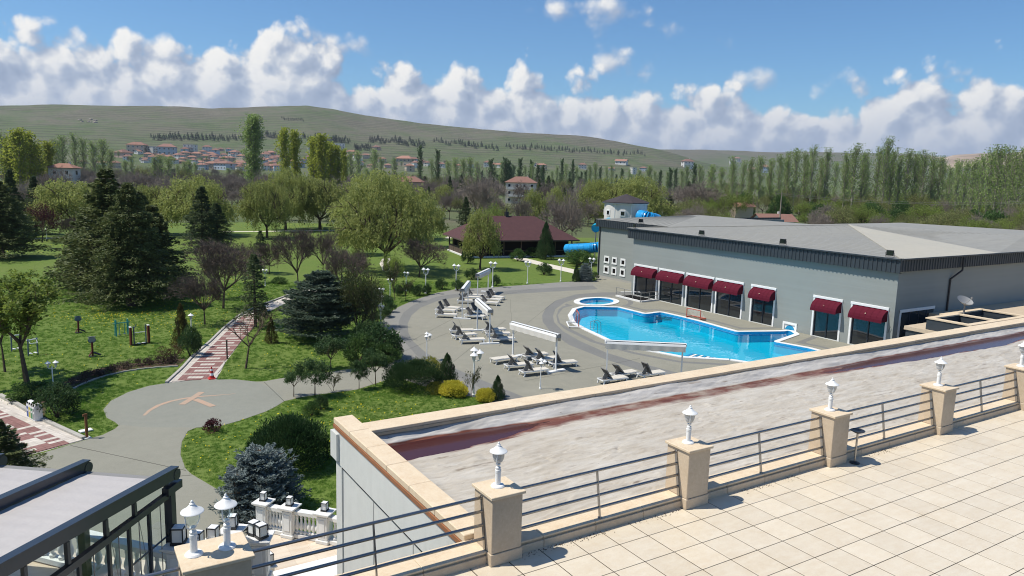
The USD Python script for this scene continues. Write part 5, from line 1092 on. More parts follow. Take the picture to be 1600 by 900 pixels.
kerb_line('garden_kerb', 'pale kerb stones along the left side of the patterned walk', [(260, 599), (285, 576), (301, 558), (329, 534), (348, 515), (374, 493.5), (399, 480.5), (424, 471.5), (459, 458.5), (479, 451.5), (509, 443.5)])
kerb_line('garden_kerb', 'pale kerb stones between the block paved yard and the lawn', [(0, 619), (30, 635), (70, 659), (100, 673), (131, 687)], .2, .14)
kerb_line('garden_kerb', 'thin pale edging curving along the rose bed', [(113, 609), (135, 598), (160, 589), (200, 580), (240, 575), (278, 573)], .08, .08)
bed = Polygon(W([(75, 612), (113, 608), (135, 597), (160, 588), (200, 579), (240, 574.5), (278, 572.5), (290, 561), (262, 561), (225, 566), (185, 571), (150, 577), (110, 592), (60, 612), (30, 627), (70, 655)]))
obj('rose_bed', sheet(bed, .02), M['soil'], kind='structure')

# ------------------------------------------------------------------ bins, signs, cone, exercise machines
p0 = G(48, 651); p1 = G(62, 659); d = p1 - p0; Lb = 1.5; d /= np.linalg.norm(d); n = np.array([-d[1], d[0], 0]); n = n if n @ -p0 > 0 else -n; c = (p0 + p1)/2
if n @ [-d[1], d[0], 0] < 0: d = -d
rb = thing('recycling_bin', 'white recycling station with coloured panels and domed lids on the paved yard', 'recycling bin', loc=(c[0], c[1], .02), rz=math.atan2(d[1], d[0]), sc=.68)
R2 = lambda a, b, z: np.array([a, b, z], float)
obj('body', MB().beam(R2(-Lb/2, 0, .52), R2(Lb/2, 0, .52), .52, .96), M['white'], rb)
for k, mt in enumerate(('grey_panel', 'green_panel', 'yellow', 'blue_panel')):
    a0 = -Lb/2 + Lb*k/4; obj('front_panel', MB().beam(R2(a0 + .04, .262, .50), R2(a0 + Lb/4 - .04, .262, .50), .012, .78), M[mt], rb)
    obj('label', MB().beam(R2(a0 + .10, .271, .62), R2(a0 + Lb/4 - .10, .271, .62), .006, .16), M['white'], rb)
    dm = MB(); aa = np.linspace(0, math.pi, 9); dm.grid(np.array([[R2(x, .27*math.cos(t), 1.0 + .27*math.sin(t)) for t in aa] for x in (a0 + .01, a0 + Lb/4 - .01)])); obj('lid', dm, M['white'], rb)
    obj('opening', MB().cyl(R2(a0 + Lb/8, .20, 1.14), R2(a0 + Lb/8, .262, 1.14), .10, n=12), M['dark'], rb)
obj('end_panel', MB().beam(R2(Lb/2 + .008, -.2, .40), R2(Lb/2 + .008, .2, .40), .012, .4), M['blue_panel'], rb); obj('end_band', MB().beam(R2(Lb/2 + .009, -.25, .92), R2(Lb/2 + .009, .25, .92), .014, .14), M['red'], rb)
for s in (-1, 1): obj('dome_end', MB().poly([R2(s*Lb/2, .27*math.cos(t), 1.0 + .27*math.sin(t)) for t in np.linspace(0, math.pi, 9)]), M['white'], rb)
sg = thing('wooden_sign', 'slim reddish timber sign post on the grass tip by the plaza', 'sign', loc=G(136, 685), rz=.4); obj('post', MB().bev((0, 0, .55), (.10, .10, 1.1), .01), M['post_wood'], sg); obj('board', MB().bev((-.03, 0, 1.12), (.20, .07, .12), .01), M['post_wood'], sg); obj('footing', MB().bev((0, 0, .03), (.3, .3, .06), .01), M['white_stone'], sg)
sl_ = thing('stone_slab', 'white stone slab lying in the grass by the timber sign', 'slab', loc=G(134, 674), rz=.3); obj('slab_body', MB().bev((0, 0, .04), (.55, .35, .08), .015), M['white_stone'], sl_)
sg2 = thing('wooden_post', 'dark slim timber post at the right edge of the patterned walk', 'post', loc=G(355, 561)); obj('post', MB().bev((0, 0, .62), (.09, .09, 1.24), .01), M['timber'], sg2); obj('cap', MB().bev((0, 0, 1.26), (.12, .12, .04), .01), M['timber'], sg2)
cn = thing('traffic_cone', 'red and white traffic cone at the mouth of the patterned walk', 'traffic cone', loc=G(331, 592))
obj('base', MB().bev((0, 0, .03), (.42, .42, .06), .015), M['red'], cn)
for k, (z0, z1_, mt) in enumerate(((.06, .22, 'red'), (.22, .36, 'white'), (.36, .50, 'red'), (.50, .62, 'white'), (.62, .74, 'red'))): rr = lambda z: .155 - .165*z; obj('band', MB().lathe([(rr(z0), z0), (rr(z1_), z1_), (0, z1_)] if k == 4 else [(rr(z0), z0), (rr(z1_), z1_)], n=18), M[mt], cn, 40)
# exercise machines
e = thing('exercise_machine', 'teal framed double walker exercise machine on the lawn', 'exercise machine', 'outdoor exercise machines', loc=G(191, 524), rz=.3, sc=.72)
for s in (-1, 1):
    for y in (-.18, .18): obj('upright', MB().cyl((s*.62, y, 0), (s*.58, y*.6, 1.55), .055, n=8), M['teal'], e)
    obj('foot_board', MB().beam((s*.25, -.2, .15), (s*.25, .2, .15), .14, .05), M['steel_blue'], e); obj('swing_arm', MB().cyl((s*.25, 0, 1.3), (s*.25, 0, .18), .03, n=6), M['teal'], e); obj('finial', MB().lathe([(0, 1.72), (.07, 1.66), (.07, 1.56), (0, 1.52)], (s*.58, 0, 0), 8), M['teal'], e)
obj('cross_bar', MB().cyl((-.85, -.05, 1.32), (.8, -.05, 1.32), .045, n=8), M['teal'], e)
e = thing('exercise_machine', 'dark red and grey exercise machine with twin columns on the lawn', 'exercise machine', 'outdoor exercise machines', loc=G(219, 538), rz=.25, sc=.76)
for s in (-1, 1):
    obj('column', MB().bev((s*.78, 0, .85), (.16, .34, 1.7), .03), M['dark_red'], e); obj('inner_upright', MB().cyl((s*.52, -.05, 0), (s*.52, -.05, 1.75), .06, n=8), M['steel_blue'], e); obj('column_cap', MB().bev((s*.78, 0, 1.72), (.19, .37, .06), .02), M['white'], e)
    obj('handle', MB().path([(s*.52, -.05, 1.5), (s*.45, -.25, 1.75), (s*.40, -.35, 1.95)], .03, 6), M['steel_blue'], e); obj('foot_plate', MB().beam((s*.22, -.5, .22), (s*.22, -.05, .16), .2, .06), M['white'], e)
obj('cross_bar', MB().cyl((-.52, -.05, 1.15), (.52, -.05, 1.15), .035, n=6), M['white'], e); obj('base_bar', MB().beam((-.8, -.1, .06), (.8, -.1, .06), .2, .1), M['black'], e)
for (px, py), lb, sc in (((145, 557), 'exercise machine with round board on a dark red column, near the rose bed', .76), ((123, 520), 'exercise machine with round board, farther left on the lawn', .72)):
    e = thing('exercise_machine', lb, 'exercise machine', 'outdoor exercise machines', loc=G(px, py), rz=.2, sc=sc)
    obj('column', MB().bev((0, 0, .65), (.15, .15, 1.3), .02), M['dark_red'], e); obj('board', MB().cyl((0, -.04, 1.50), (0, .04, 1.50), .27, n=18).box((0, 0, 1.72), (.62, .08, .05)), M['grey_panel'] if sc == .76 else M['steel_blue'], e); obj('rim', MB().path([(.30*math.cos(t), -.05, 1.50 + .28*math.sin(t)) for t in np.linspace(math.pi*.05, -math.pi*1.05, 16)], .03, 6), M['steel_blue'], e)
    obj('seat', MB().beam((.05, -.1, .38), (.55, -.35, .14), .24, .10), M['black'], e); obj('pedal', MB().beam((-.35, -.25, .12), (-.1, -.2, .5), .12, .05), M['dark_red'], e); obj('base_plate', MB().bev((0, 0, .03), (.6, .5, .06), .02), M['black'], e)
for (px, py), lb in (((52, 555), 'grey white exercise machine behind the young tree, right one'), ((26, 548), 'grey white exercise machine behind the young tree, left one')):
    e = thing('exercise_machine', lb, 'exercise machine', 'outdoor exercise machines', loc=G(px, py), rz=.5, sc=.75)
    for s in (-1, 1): obj('upright', MB().cyl((s*.4, 0, 0), (s*.36, 0, 1.5), .06, n=8), M['steel_blue'], e); obj('foot_board', MB().beam((s*.2, -.2, .2), (s*.2, .2, .2), .16, .05), M['white'], e)
    obj('cross_bar', MB().cyl((-.45, 0, 1.4), (.45, 0, 1.4), .05, n=8), M['white'], e); obj('hand_bar', MB().path([(-.3, 0, 1.4), (-.3, -.25, 1.1), (.3, -.25, 1.1), (.3, 0, 1.4)], .035, 6), M['white'], e)
# pale walks further back
far_walk = unary_union([Polygon(W([(795, 402.5), (812, 401), (850, 410.5), (897, 421), (897, 427.5), (860, 419), (825, 410)])), LineString(W([(20, 376), (60, 373), (108, 370.5)])).buffer(.9), LineString(W([(350, 362), (390, 362), (440, 361), (520, 360)])).buffer(.9), LineString(W([(606, 423), (600, 412), (604, 404)])).buffer(.6), LineString(W([(700, 372), (708, 368), (718, 364)])).buffer(.6)])
fw = obj('far_walk', sheet(far_walk, .008), M['cream'], kind='structure')

# ------------------------------------------------------------------ plants
def cards(pos, size, rng, up=None, aspect=.5, jitter=1.0):
    """one folded rhombus (two triangles) per leaf; up (n,3): the way the leaf points"""
    n = len(pos); size = np.broadcast_to(size, n)[:, None]
    d = rng.normal(size=(n, 3)); d /= np.linalg.norm(d, axis=1, keepdims=True)
    if up is not None: d = np.asarray(up) + d*jitter; d /= np.linalg.norm(d, axis=1, keepdims=True)
    s = np.cross(d, rng.normal(size=(n, 3))); s /= np.linalg.norm(s, axis=1, keepdims=True) + 1e-9; nn = np.cross(d, s)
    a = pos - d*size*.5; b = pos + d*size*.5; m = pos + nn*size*.10
    v = np.stack([a, m + s*size*aspect*.5, b, m - s*size*aspect*.5], 1).reshape(-1, 3)
    k = (np.arange(n)*4)[:, None]; return v, np.vstack([k + [0, 1, 2], k + [0, 2, 3]])
def slivers(p0, p1, w, rng):
    """thin twigs: one triangle each"""
    d = p1 - p0; s = np.cross(d, rng.normal(size=d.shape)); s /= np.linalg.norm(s, axis=1, keepdims=True) + 1e-9; w = np.broadcast_to(w, len(p0))[:, None]
    v = np.stack([p0 - s*w, p0 + s*w, p1], 1).reshape(-1, 3); return v, (np.arange(len(p0))*3)[:, None] + np.arange(3)
def skeleton(rng, H, trunk, r0, counts, angs, ratios, up=.12, wob=.12, start=.45):
    """limbs of a broad tree; returns segments (p0, p1, r0, r1) and tips (point, direction, level)"""
    segs, tips = [], []
    def grow(p, d, L_, r, lev):
        n = 3 if lev < 2 else 2; pts = [np.array(p)]; dd = np.array(d)
        for k in range(n):
            dd = dd + rng.normal(size=3)*wob*(.35 if lev == 0 else 1) + np.array([0, 0, up]); dd /= np.linalg.norm(dd); q = pts[-1] + dd*L_/n
            ra, rb = r*(1 - .55*k/n), r*(1 - .55*(k + 1)/n); segs.append((pts[-1], q, ra, rb)); pts.append(q)
        if lev >= len(counts): tips.append((pts[-1], dd, lev)); return
        for i in range(counts[lev]):
            t = start + (1 - start)*(i + rng.random()*.8)/counts[lev] if lev else .82 + .18*rng.random(); t = min(t, 1.0)*n; j = min(int(t), n - 1); b = pts[j] + (pts[j + 1] - pts[j])*(t - j)
            a = rad(angs[lev])*(.7 + .6*rng.random()); ph = 2*math.pi*(i/counts[lev] + .15*rng.random()) + lev; x = np.cross(dd, [.3, .9, .1]); x /= np.linalg.norm(x); y = np.cross(dd, x)
            nd = dd*math.cos(a) + (x*math.cos(ph) + y*math.sin(ph))*math.sin(a); grow(b, nd, L_*ratios[lev]*(.75 + .5*rng.random()) if lev else H*ratios[0]*(.8 + .4*rng.random()), r*(.55 if lev else .5), lev + 1)
        tips.append((pts[-1], dd, lev))
    grow((0, 0, 0), (0, 0, 1), H*trunk, r0, 0)
    return segs, tips
def wood(segs, n=5, rmin=0.0):
    s = [x for x in segs if x[2] > rmin]; return tubes(np.array([x[0] for x in s]), np.array([x[1] for x in s]), np.array([x[2] for x in s]), np.array([max(x[3], .004) for x in s]), n)
def norm_parts(parts, H, Wd):
    """scale a plant's parts so that it is H high and Wd wide"""
    allv = np.vstack([v for _, (v, f), _ in parts]); lo, hi = np.percentile(allv, .3, 0), np.percentile(allv, 99.7, 0); sw = Wd/max((hi - lo)[:2].mean(), 1e-6); sh = H/hi[2]
    return [(nm, (v*[sw, sw, sh], f), m) for nm, (v, f), m in parts]
def bare(seed, H, Wd, mat='twig', vase=True, fine=14):
    rng = np.random.default_rng(seed); s, t = skeleton(rng, H, .30, .021*H, (10, 5, 4, 3), (46, 30, 30, 32) if vase else (52, 45, 42, 40), (.36, .60, .56, .52), .07 if vase else .12, .08)
    p = np.array([x[0] for x in t]); d = np.array([x[1] for x in t]); k = np.repeat(np.arange(len(p)), fine); dd = d[k] + rng.normal(size=(len(k), 3))*.45; q = p[k] + dd*(H*.062)*rng.uniform(.5, 1.2, (len(k), 1))
    v, f = wood(s, 4); v2, f2 = slivers(p[k], q, .0046*H*.45, rng)
    big = [x for x in s if x[2] > .008*H]
    return norm_parts([('trunk', wood(big, 6), M['bark']), ('twigs', (np.vstack([v, v2]), np.vstack([f, f2 + len(v)])), M[mat])], H, Wd)
def broad(seed, H, Wd, leaf, n=4200, size=.16, trunk=.24, counts=(6, 4, 4), dens=1.0, mat='bark', spread=.42, angs=(48, 40, 38), aspect=.55, buds=None):
    rng = np.random.default_rng(seed); s, t = skeleton(rng, H, trunk, .024*H, counts, angs, (.36, .62, .6), .12, .12)
    tips = np.array([x[0] for x in t if x[2] >= 2]); k = rng.integers(0, len(tips), n); p = tips[k] + rng.normal(size=(n, 3))*H*.045*spread/.42
    parts = [('trunk', wood(s, 5, .0012*H), M[mat]), ('crown', cards(p, size*rng.uniform(.6, 1.3, n), rng, aspect=aspect), L[leaf])]
    return norm_parts(parts, H, Wd)
def willow(seed, H, Wd, leaf='willow', strands=800, per=9, size=.34, hang=.10):
    rng = np.random.default_rng(seed); s, t = skeleton(rng, H, .20, .030*H, (7, 4, 4), (46, 36, 36), (.40, .62, .6), .12, .12)
    # clumps over a dome, each shedding hanging strands
    nc = 110; u = rng.normal(size=(nc, 3)); u[:, 2] = np.abs(u[:, 2])*1.1 - .25; u /= np.linalg.norm(u, axis=1, keepdims=True); rr = rng.uniform(.62, 1.0, (nc, 1)); C = u*rr*[Wd/2*.92, Wd/2*.92, H*.52] + [0, 0, H*.44]
    k = rng.integers(0, nc, strands); st = C[k] + rng.normal(size=(strands, 3))*[H*.055, H*.055, H*.045]; ln = H*hang*rng.uniform(.35, 1.25, strands)
    out = st*[1, 1, 0]; out /= np.linalg.norm(out, axis=1, keepdims=True) + 1e-6
    tt = np.linspace(0, 1, per); P = st[:, None] + out[:, None]*(ln[:, None, None]*(.30*tt - .12*tt**2)[None, :, None]) - np.array([0, 0, 1.0])*(ln[:, None, None]*(tt**1.4)[None, :, None]); P = P.reshape(-1, 3) + rng.normal(size=(strands*per, 3))*.10; P[:, 2] = np.maximum(P[:, 2], .6)
    parts = [('trunk', wood(s, 5, .0022*H), M['bark']), ('crown', cards(P, size*rng.uniform(.6, 1.3, len(P)), rng, up=np.array([0, 0, -1.0]) + np.repeat(out, per, 0)*.35, aspect=.5, jitter=.9), L[leaf])]
    return norm_parts(parts, H, Wd)
def poplar(seed, H, Wd, leaf='poplar', n=1500, size=.62, bare_to=.18, br=54, mat='pale_bark', loose=1.0):
    rng = np.random.default_rng(seed); segs = []; pts = []; sway = rng.normal(size=2)*.012*H
    ax = lambda z: np.array([sway[0]*(z/H)**2 + .004*H*math.sin(z*.7 + seed), sway[1]*(z/H)**2, z])
    for k in range(10): segs.append((ax(H*.97*k/10), ax(H*.97*(k + 1)/10), .012*H*(1 - .9*k/10), .012*H*(1 - .9*(k + 1)/10)))
    for i in range(br):
        z = H*(bare_to + (.92 - bare_to)*((i + rng.random())/br)); f = (z/H - bare_to)/(1 - bare_to); L_ = H*.20*(.28 + .95*math.sin(math.pi*min(f*.80 + .18, 1)))*rng.uniform(.6, 1.2); a = rng.uniform(0, 2*math.pi); tilt = rad(rng.uniform(14, 30)); d = np.array([math.cos(a)*math.sin(tilt), math.sin(a)*math.sin(tilt), math.cos(tilt)])
        b = ax(z); e = b + d*L_; segs.append((b, e, .0035*H, .001*H)); m = max(6, int(n/br)); u = rng.uniform(.15, 1.05, m)[:, None]; pts.append(b + d*L_*u + rng.normal(size=(m, 3))*H*.016*loose)
    p = np.vstack(pts); p[:, 2] = np.minimum(p[:, 2], H*1.02)
    return norm_parts([('trunk', wood(segs, 5), M[mat]), ('crown', cards(p, size*rng.uniform(.55, 1.3, len(p)), rng, up=np.array([0, 0, 1.0]), aspect=.6, jitter=1.2), L[leaf])], H, Wd)
def conifer(seed, H, Wd, leaf='cedar', whorls=26, per=7, dens=46, size=.30, low=.06, power=.85, droop=.25, mat='bark', tops=1, upt=.0, aspect=.34):
    rng = np.random.default_rng(seed); segs, P, U = [], [], []
    for tp in range(tops):
        off = np.array([0, 0.]) if tp == 0 else rng.normal(size=2)*Wd*.17; hh = H*(1 if tp == 0 else rng.uniform(.66, .9)); R = Wd/2*(1 if tp == 0 else .62)
        segs.append((np.array([off[0]*.3, off[1]*.3, 0]), np.array([off[0], off[1], hh*.5]), .020*H, .013*H)); segs.append((np.array([off[0], off[1], hh*.5]), np.array([off[0], off[1], hh*.99]), .013*H, .002*H))
        for w in range(whorls):
            f = low + (1 - low)*((w + rng.random()*.7)/whorls); z = hh*f; Lb = R*((1 - f)/(1 - low))**power*rng.uniform(.72, 1.18) + .02*H
            for i in range(per):
                if rng.random() < .12: continue
                a = 2*math.pi*(i/per) + w*2.4 + rng.normal()*.25; L_ = Lb*rng.uniform(.7, 1.15); d = np.array([math.cos(a), math.sin(a), 0]); u = np.sqrt(rng.uniform(.02, 1.0, dens))
                zz = z + L_*(.30*u*upt*2 - droop*u**1.6 + .10*np.maximum(u - .75, 0)*2); b = np.array([off[0]*.9, off[1]*.9, z]); side = np.array([-d[1], d[0], 0])
                wdt = L_*.26*np.sin(np.pi*np.clip(u*.9 + .08, 0, 1)); p = np.stack([b[0] + d[0]*L_*u, b[1] + d[1]*L_*u, zz], 1) + side*(rng.normal(size=dens)*wdt)[:, None] + rng.normal(size=(dens, 3))*[.0, .0, .022*H*.45]
                P.append(p); U.append(np.broadcast_to(d*.8 + [0, 0, -droop*.5 + upt], p.shape) + side*rng.normal(size=(dens, 1))*.6); segs.append((b, np.array([b[0] + d[0]*L_*.8, b[1] + d[1]*L_*.8, zz[np.argmin(np.abs(u - .8))]]), .005*H*(1 - f) + .01, .006))
    P, U = np.vstack(P), np.vstack(U)
    return norm_parts([('trunk', wood(segs, 5), M[mat]), ('crown', cards(P, size*rng.uniform(.6, 1.35, len(P)), rng, up=U, aspect=aspect, jitter=.45), L[leaf])], H, Wd)
def bush(seed, H, Wd, leaf='shrub', n=3600, size=.09, lumps=26, shape='round', stem=True, aspect=.55, spiky=0.0):
    rng = np.random.default_rng(seed); u = rng.normal(size=(lumps, 3)); u[:, 2] = np.abs(u[:, 2]); u /= np.linalg.norm(u, axis=1, keepdims=True)
    if shape == 'cone':
        z = rng.uniform(0, 1, lumps)**1.25; a = rng.uniform(0, 2*math.pi, lumps); r = (1 - z)**.8; C = np.c_[np.cos(a)*r*Wd*.38, np.sin(a)*r*Wd*.38, .06*H + z*H*.86]; rl = .20*(1 - z*.75)
    else: C = u*[Wd*.36, Wd*.36, H*.60] + [0, 0, H*.22]; rl = rng.uniform(.13, .24, lumps)
    k = rng.integers(0, lumps, n); d = rng.normal(size=(n, 3)); d /= np.linalg.norm(d, axis=1, keepdims=True); rr = rng.uniform(.35, 1.0, n)**.6; p = C[k] + d*(rl[k]*rr)[:, None]*[Wd, Wd, H*1.05]
    p[:, 2] = np.abs(p[:, 2] - .02*H) + .02*H; upv = d + np.array([0, 0, .5 + spiky])
    parts = [('foliage', cards(p, size*rng.uniform(.6, 1.3, n), rng, up=upv, aspect=aspect, jitter=.7), L[leaf])]
    if stem:
        m = 9; a = rng.uniform(0, 2*math.pi, m); e = np.c_[np.cos(a)*Wd*.25, np.sin(a)*Wd*.25, np.full(m, H*.6)]; parts.append(('stems', tubes(np.zeros((m, 3)) + rng.normal(size=(m, 3))*[.03, .03, 0], e, np.full(m, .012*H + .01), np.full(m, .006*H), 4), M['bark']))
    return norm_parts(parts, H, Wd)
def sparse(seed, H, Wd, leaf, n=900, size=.10, trunk=.35, angs=(38, 36, 34), lean=(0, 0)):
    rng = np.random.default_rng(seed); s, t = skeleton(rng, H, trunk, .016*H, (5, 4, 3), angs, (.34, .6, .6), .12, .13)
    segs = np.array([(x[0] + (x[1] - x[0])*rng.random()) for x in s if x[2] < .008*H]); k = rng.integers(0, len(segs), n); p = segs[k] + rng.normal(size=(n, 3))*H*.018
    v, f = wood(s, 5); tp = np.array([x[0] for x in t]); td = np.array([x[1] for x in t]); kk = np.repeat(np.arange(len(tp)), 4); v2, f2 = slivers(tp[kk], tp[kk] + (td[kk] + rng.normal(size=(len(kk), 3))*.4)*H*.05, .004, rng)
    parts = [('trunk', (np.vstack([v, v2]), np.vstack([f, f2 + len(v)])), M['bark']), ('crown', cards(p, size*rng.uniform(.6, 1.3, n), rng, aspect=.6), L[leaf])]
    if lean != (0, 0): parts = [(nm, (v + np.c_[np.maximum(v[:, 2]/H, 0)**1.3*lean[0]*H, np.maximum(v[:, 2]/H, 0)**1.3*lean[1]*H, 0*v[:, 2]], f), m) for nm, (v, f), m in parts]
    return norm_parts(parts, H, Wd)
class Plant:
    def __init__(s, name, cat, H, Wd, fn, *a, **k):
        s.H, s.W = H, Wd
        def b(t):
            for nm, vf, m in fn(*a[:1], H, Wd, *a[1:], **k): obj(nm, vf, m, t)
        s.kind = Kind(name, cat, b)
    def put(s, label, loc, h, w, rz=None, group=None, name=None):
        rz = prand.uniform(0, 6.28) if rz is None else rz; s.kind.place(label, loc, rz, (w/s.W, w/s.W, h/s.H), group, name)
    def at(s, label, px, py, top, wpx, group=None, rz=None, name=None, dz=0):
        """base pixel, top pixel row, width in pixels"""
        b = G(px, py); s.put(label, (b[0], b[1], -.03 + dz), max(.2, ZT(b, px, top)), wpx*np.linalg.norm(b - EYE)/FOCAL, rz, group, name)
prand = random.Random(12)
cedarA = Plant('cedar_tree', 'tree', 14, 11, conifer, 1, 'cedar', 26, 8, 120, .30, .14, .8, .20, tops=2, aspect=.45); cedarB = Plant('cedar_tree', 'tree', 13, 9, conifer, 2, 'cedar', 24, 8, 130, .28, .12, .9, .14, aspect=.45); spruceA = Plant('spruce_tree', 'tree', 12, 6.5, conifer, 3, 'spruce', 28, 7, 90, .26, .06, .95, .28)
slim = Plant('conifer_tree', 'tree', 8, 3.6, conifer, 4, 'spruce', 24, 6, 34, .24, .16, .8, .22); greyc = Plant('blue_cedar_tree', 'tree', 7.6, 7.6, conifer, 5, 'greycedar', 17, 11, 170, .34, .10, .55, .04, upt=.22, aspect=.26)
bareA = Plant('bare_tree', 'tree', 8, 7, bare, 6); bareB = Plant('bare_tree', 'tree', 8, 6.5, bare, 7); bareC = Plant('bare_tree', 'tree', 10, 8, bare, 8, 'twig_grey', False); bareD = Plant('bare_tree', 'tree', 11, 8, bare, 9, 'twig_grey', False, 14)
wilA = Plant('willow_tree', 'tree', 13, 14, willow, 10, strands=2600); wilB = Plant('willow_tree', 'tree', 12, 12, willow, 11, strands=2200); wilC = Plant('willow_tree', 'tree', 9, 8, willow, 12, strands=1300, size=.28)
plum = Plant('plum_tree', 'tree', 6.5, 4.8, broad, 13, 'plum', 2600, .22); bronze = Plant('evergreen_tree', 'tree', 8, 4.8, broad, 14, 'bronze', 6500, .24, .10, (9, 5, 4), angs=(38, 40, 40), spread=.6)
youngA = Plant('young_tree', 'tree', 8, 7, sparse, 15, 'fresh', 8500, .20); lean = Plant('leaning_tree', 'tree', 5, 4.6, sparse, 16, 'olive', 300, .07, .36, (42, 40, 38), (-.22, -.12)); small = Plant('small_tree', 'tree', 3, 2.3, broad, 17, 'shrub', 4200, .15, .40); small2 = Plant('small_tree', 'tree', 3, 2.2, broad, 18, 'shrub', 3600, .15, .42); green = Plant('leafy_tree', 'tree', 8, 6, broad, 19, 'fresh', 3000, .26); oliv = Plant('leafy_tree', 'tree', 8, 7, broad, 20, 'olive', 2600, .26)
rose = Plant('climbing_bush', 'shrub', 3, 1.2, sparse, 21, 'bronze', 700, .12, .2, (22, 30, 36))
ball = Plant('shrub', 'shrub', 2.2, 3.2, bush, 22, 'juniper', 18000, .13, 60, spiky=.8, aspect=.3); bluej = Plant('blue_spruce_shrub', 'shrub', 2.3, 3, conifer, 23, 'blue', 8, 10, 46, .14, .02, .42, .0, 'bark', 14, .25, aspect=.32); bushA = Plant('shrub', 'shrub', 1.6, 2.0, bush, 24, 'shrub', 3600, .11); bushB = Plant('shrub', 'shrub', 1.6, 2.2, bush, 25, 'hedge', 3600, .11)
jun = Plant('juniper_shrub', 'shrub', 1.7, 4.5, bush, 26, 'juniper', 15000, .13, 60, stem=False, spiky=.2, aspect=.3); goldj = Plant('golden_juniper', 'shrub', 1.3, 3.4, bush, 27, 'juniper_gold', 6000, .13, 34, stem=False, aspect=.3); gold = Plant('golden_shrub', 'shrub', .9, 2.3, bush, 28, 'gold', 7000, .13, 44, stem=False); cone = Plant('cone_thuja', 'shrub', 2.2, 1.4, bush, 29, 'thuja', 7000, .09, 90, 'cone', spiky=1.5, aspect=.3); rcone = Plant('rusty_thuja', 'shrub', 2.4, 1.2, bush, 30, 'rustthuja', 4200, .10, 70, 'cone', spiky=1.5, aspect=.3); brown = Plant('brown_shrub', 'shrub', 1.2, 1.2, bush, 31, 'brown', 700, .09, 20); roseb = Plant('rose_bush', 'shrub', .7, 1.3, bush, 32, 'rose', 500, .09, 12); plumb = Plant('red_shrub', 'shrub', .7, 1.2, bush, 33, 'plum', 900, .08, 14)
popA = [Plant('poplar_tree', 'tree', 24, 6.2, poplar, 40 + k, 'poplar', 2100, .42, .20, 64, loose=1.1) for k in range(4)]; popG = [Plant('poplar_tree', 'tree', 20, 5.2, poplar, 50 + k, 'goldpop', 2600, .62, .10, 70, loose=1.3) for k in range(2)]; popD = [Plant('poplar_tree', 'tree', 22, 4.2, poplar, 60 + k, 'darkpop', 2400, .6, .06, 70, loose=.8) for k in range(2)]; popT = Plant('tall_poplar', 'tree', 30, 7.5, poplar, 66, 'poplar', 7500, .62, .10, 110, loose=1.2)
farpine = Plant('pine_tree', 'tree', 9, 4.5, conifer, 70, 'pine', 9, 5, 9, 1.3, .05, .9, .2)

# -- the garden, left to right
cedarA.at('broad dark cedar at the left picture edge with bare lower trunk', 4, 403, 284, 105); spruceA.at('dark spruce behind the left edge cedar, left one', 22, 372, 266, 45); spruceA.at('dark spruce behind the left edge cedar, right one', 58, 366, 276, 42)
plum.at('dark red leaved plum tree left of the big cedars', 66, 379, 316, 40); wilB.at('pale green willow between plum tree and big cedars', 118, 371, 283, 104); bareA.at('small bare tree trunk under the pale left willow', 108, 377, 340, 26)
cedarB.at('tallest of the big dark cedars on the lawn, with a pointed top', 176, 464, 266, 138); cedarA.at('nearest of the big dark cedars on the lawn', 208, 478, 288, 128); cedarB.at('rightmost of the big dark cedars on the lawn', 243, 458, 322, 104); cedarA.at('low broad cedar at the left side of the cedar group', 142, 452, 336, 100); cedarA.at('dark cedar filling the middle back of the cedar group', 222, 446, 300, 105)
spruceA.at('dark spruce right of the big cedars, taller one', 318, 393, 292, 66); spruceA.at('dark spruce right of the big cedars, lower one', 340, 390, 318, 58); wilA.at('round yellow green willow behind the dark spruces', 302, 368, 276, 112)
wilB.at('pale green willow high behind the big cedars', 232, 366, 290, 66); youngA.at('young leafing tree at the left edge behind the recycling bin', 43, 601, 408, 132); youngA.at('thin young tree at the very left edge of the lawn', 8, 581, 430, 60)
bareA.at('dense round bare tree beside the patterned walk', 349, 482, 374, 104); bareB.at('smaller round bare tree in front of the dense round one', 320, 507, 424, 70); bareB.at('bare tree trunk between the two round bare trees and the walk', 338, 467, 392, 44)
slim.at('slim dark conifer at the right edge of the patterned walk', 399, 511, 397, 52); lean.at('leaning young tree with few leaves over the patterned walk', 384, 576, 468, 86)
oliv.at('yellow green leafing small tree behind the slim conifer', 383, 442, 378, 44); slim.at('thin ragged conifer on the far lawn behind the slim conifer', 408, 426, 360, 30); bareB.at('small bare tree beside the thin ragged conifer', 421, 428, 376, 42)
wilB.at('left willow of the row behind the bare trees', 417, 372, 284, 78); wilA.at('second willow of the row, rising behind the left one', 446, 360, 265, 88); wilB.at('rounded willow in the middle of the row', 500, 358, 279, 100); wilA.at('largest willow, spreading with bare limbs showing', 603, 423, 276, 152); wilA.at('tall willow behind the largest one', 600, 372, 268, 148); wilC.at('low willow branches left of the largest willow', 560, 398, 338, 62); wilC.at('willow leaning out on the right side of the largest willow', 668, 386, 312, 60)
bareA.at('round bare tree left of the blue cedar on the lawn', 466, 449, 357, 70); bareB.at('bare tree between round bare tree and willow', 505, 436, 358, 50); bareA.at('bare tree with fan of twigs before the willow trunk', 533, 468, 388, 70); bareB.at('low bare tree behind the bronze evergreen', 556, 452, 388, 54); bareA.at('round bare tree on the lawn left of the pavilion', 655, 433, 374, 72)
greyc.at('spreading grey green cedar with layered branches', 502, 529, 424, 122); bronze.at('dark bronze leaved evergreen tree beside the spreading cedar', 560, 531, 408, 74); bronze.at('second bronze evergreen close to the deck lamp posts', 582, 512, 430, 44)
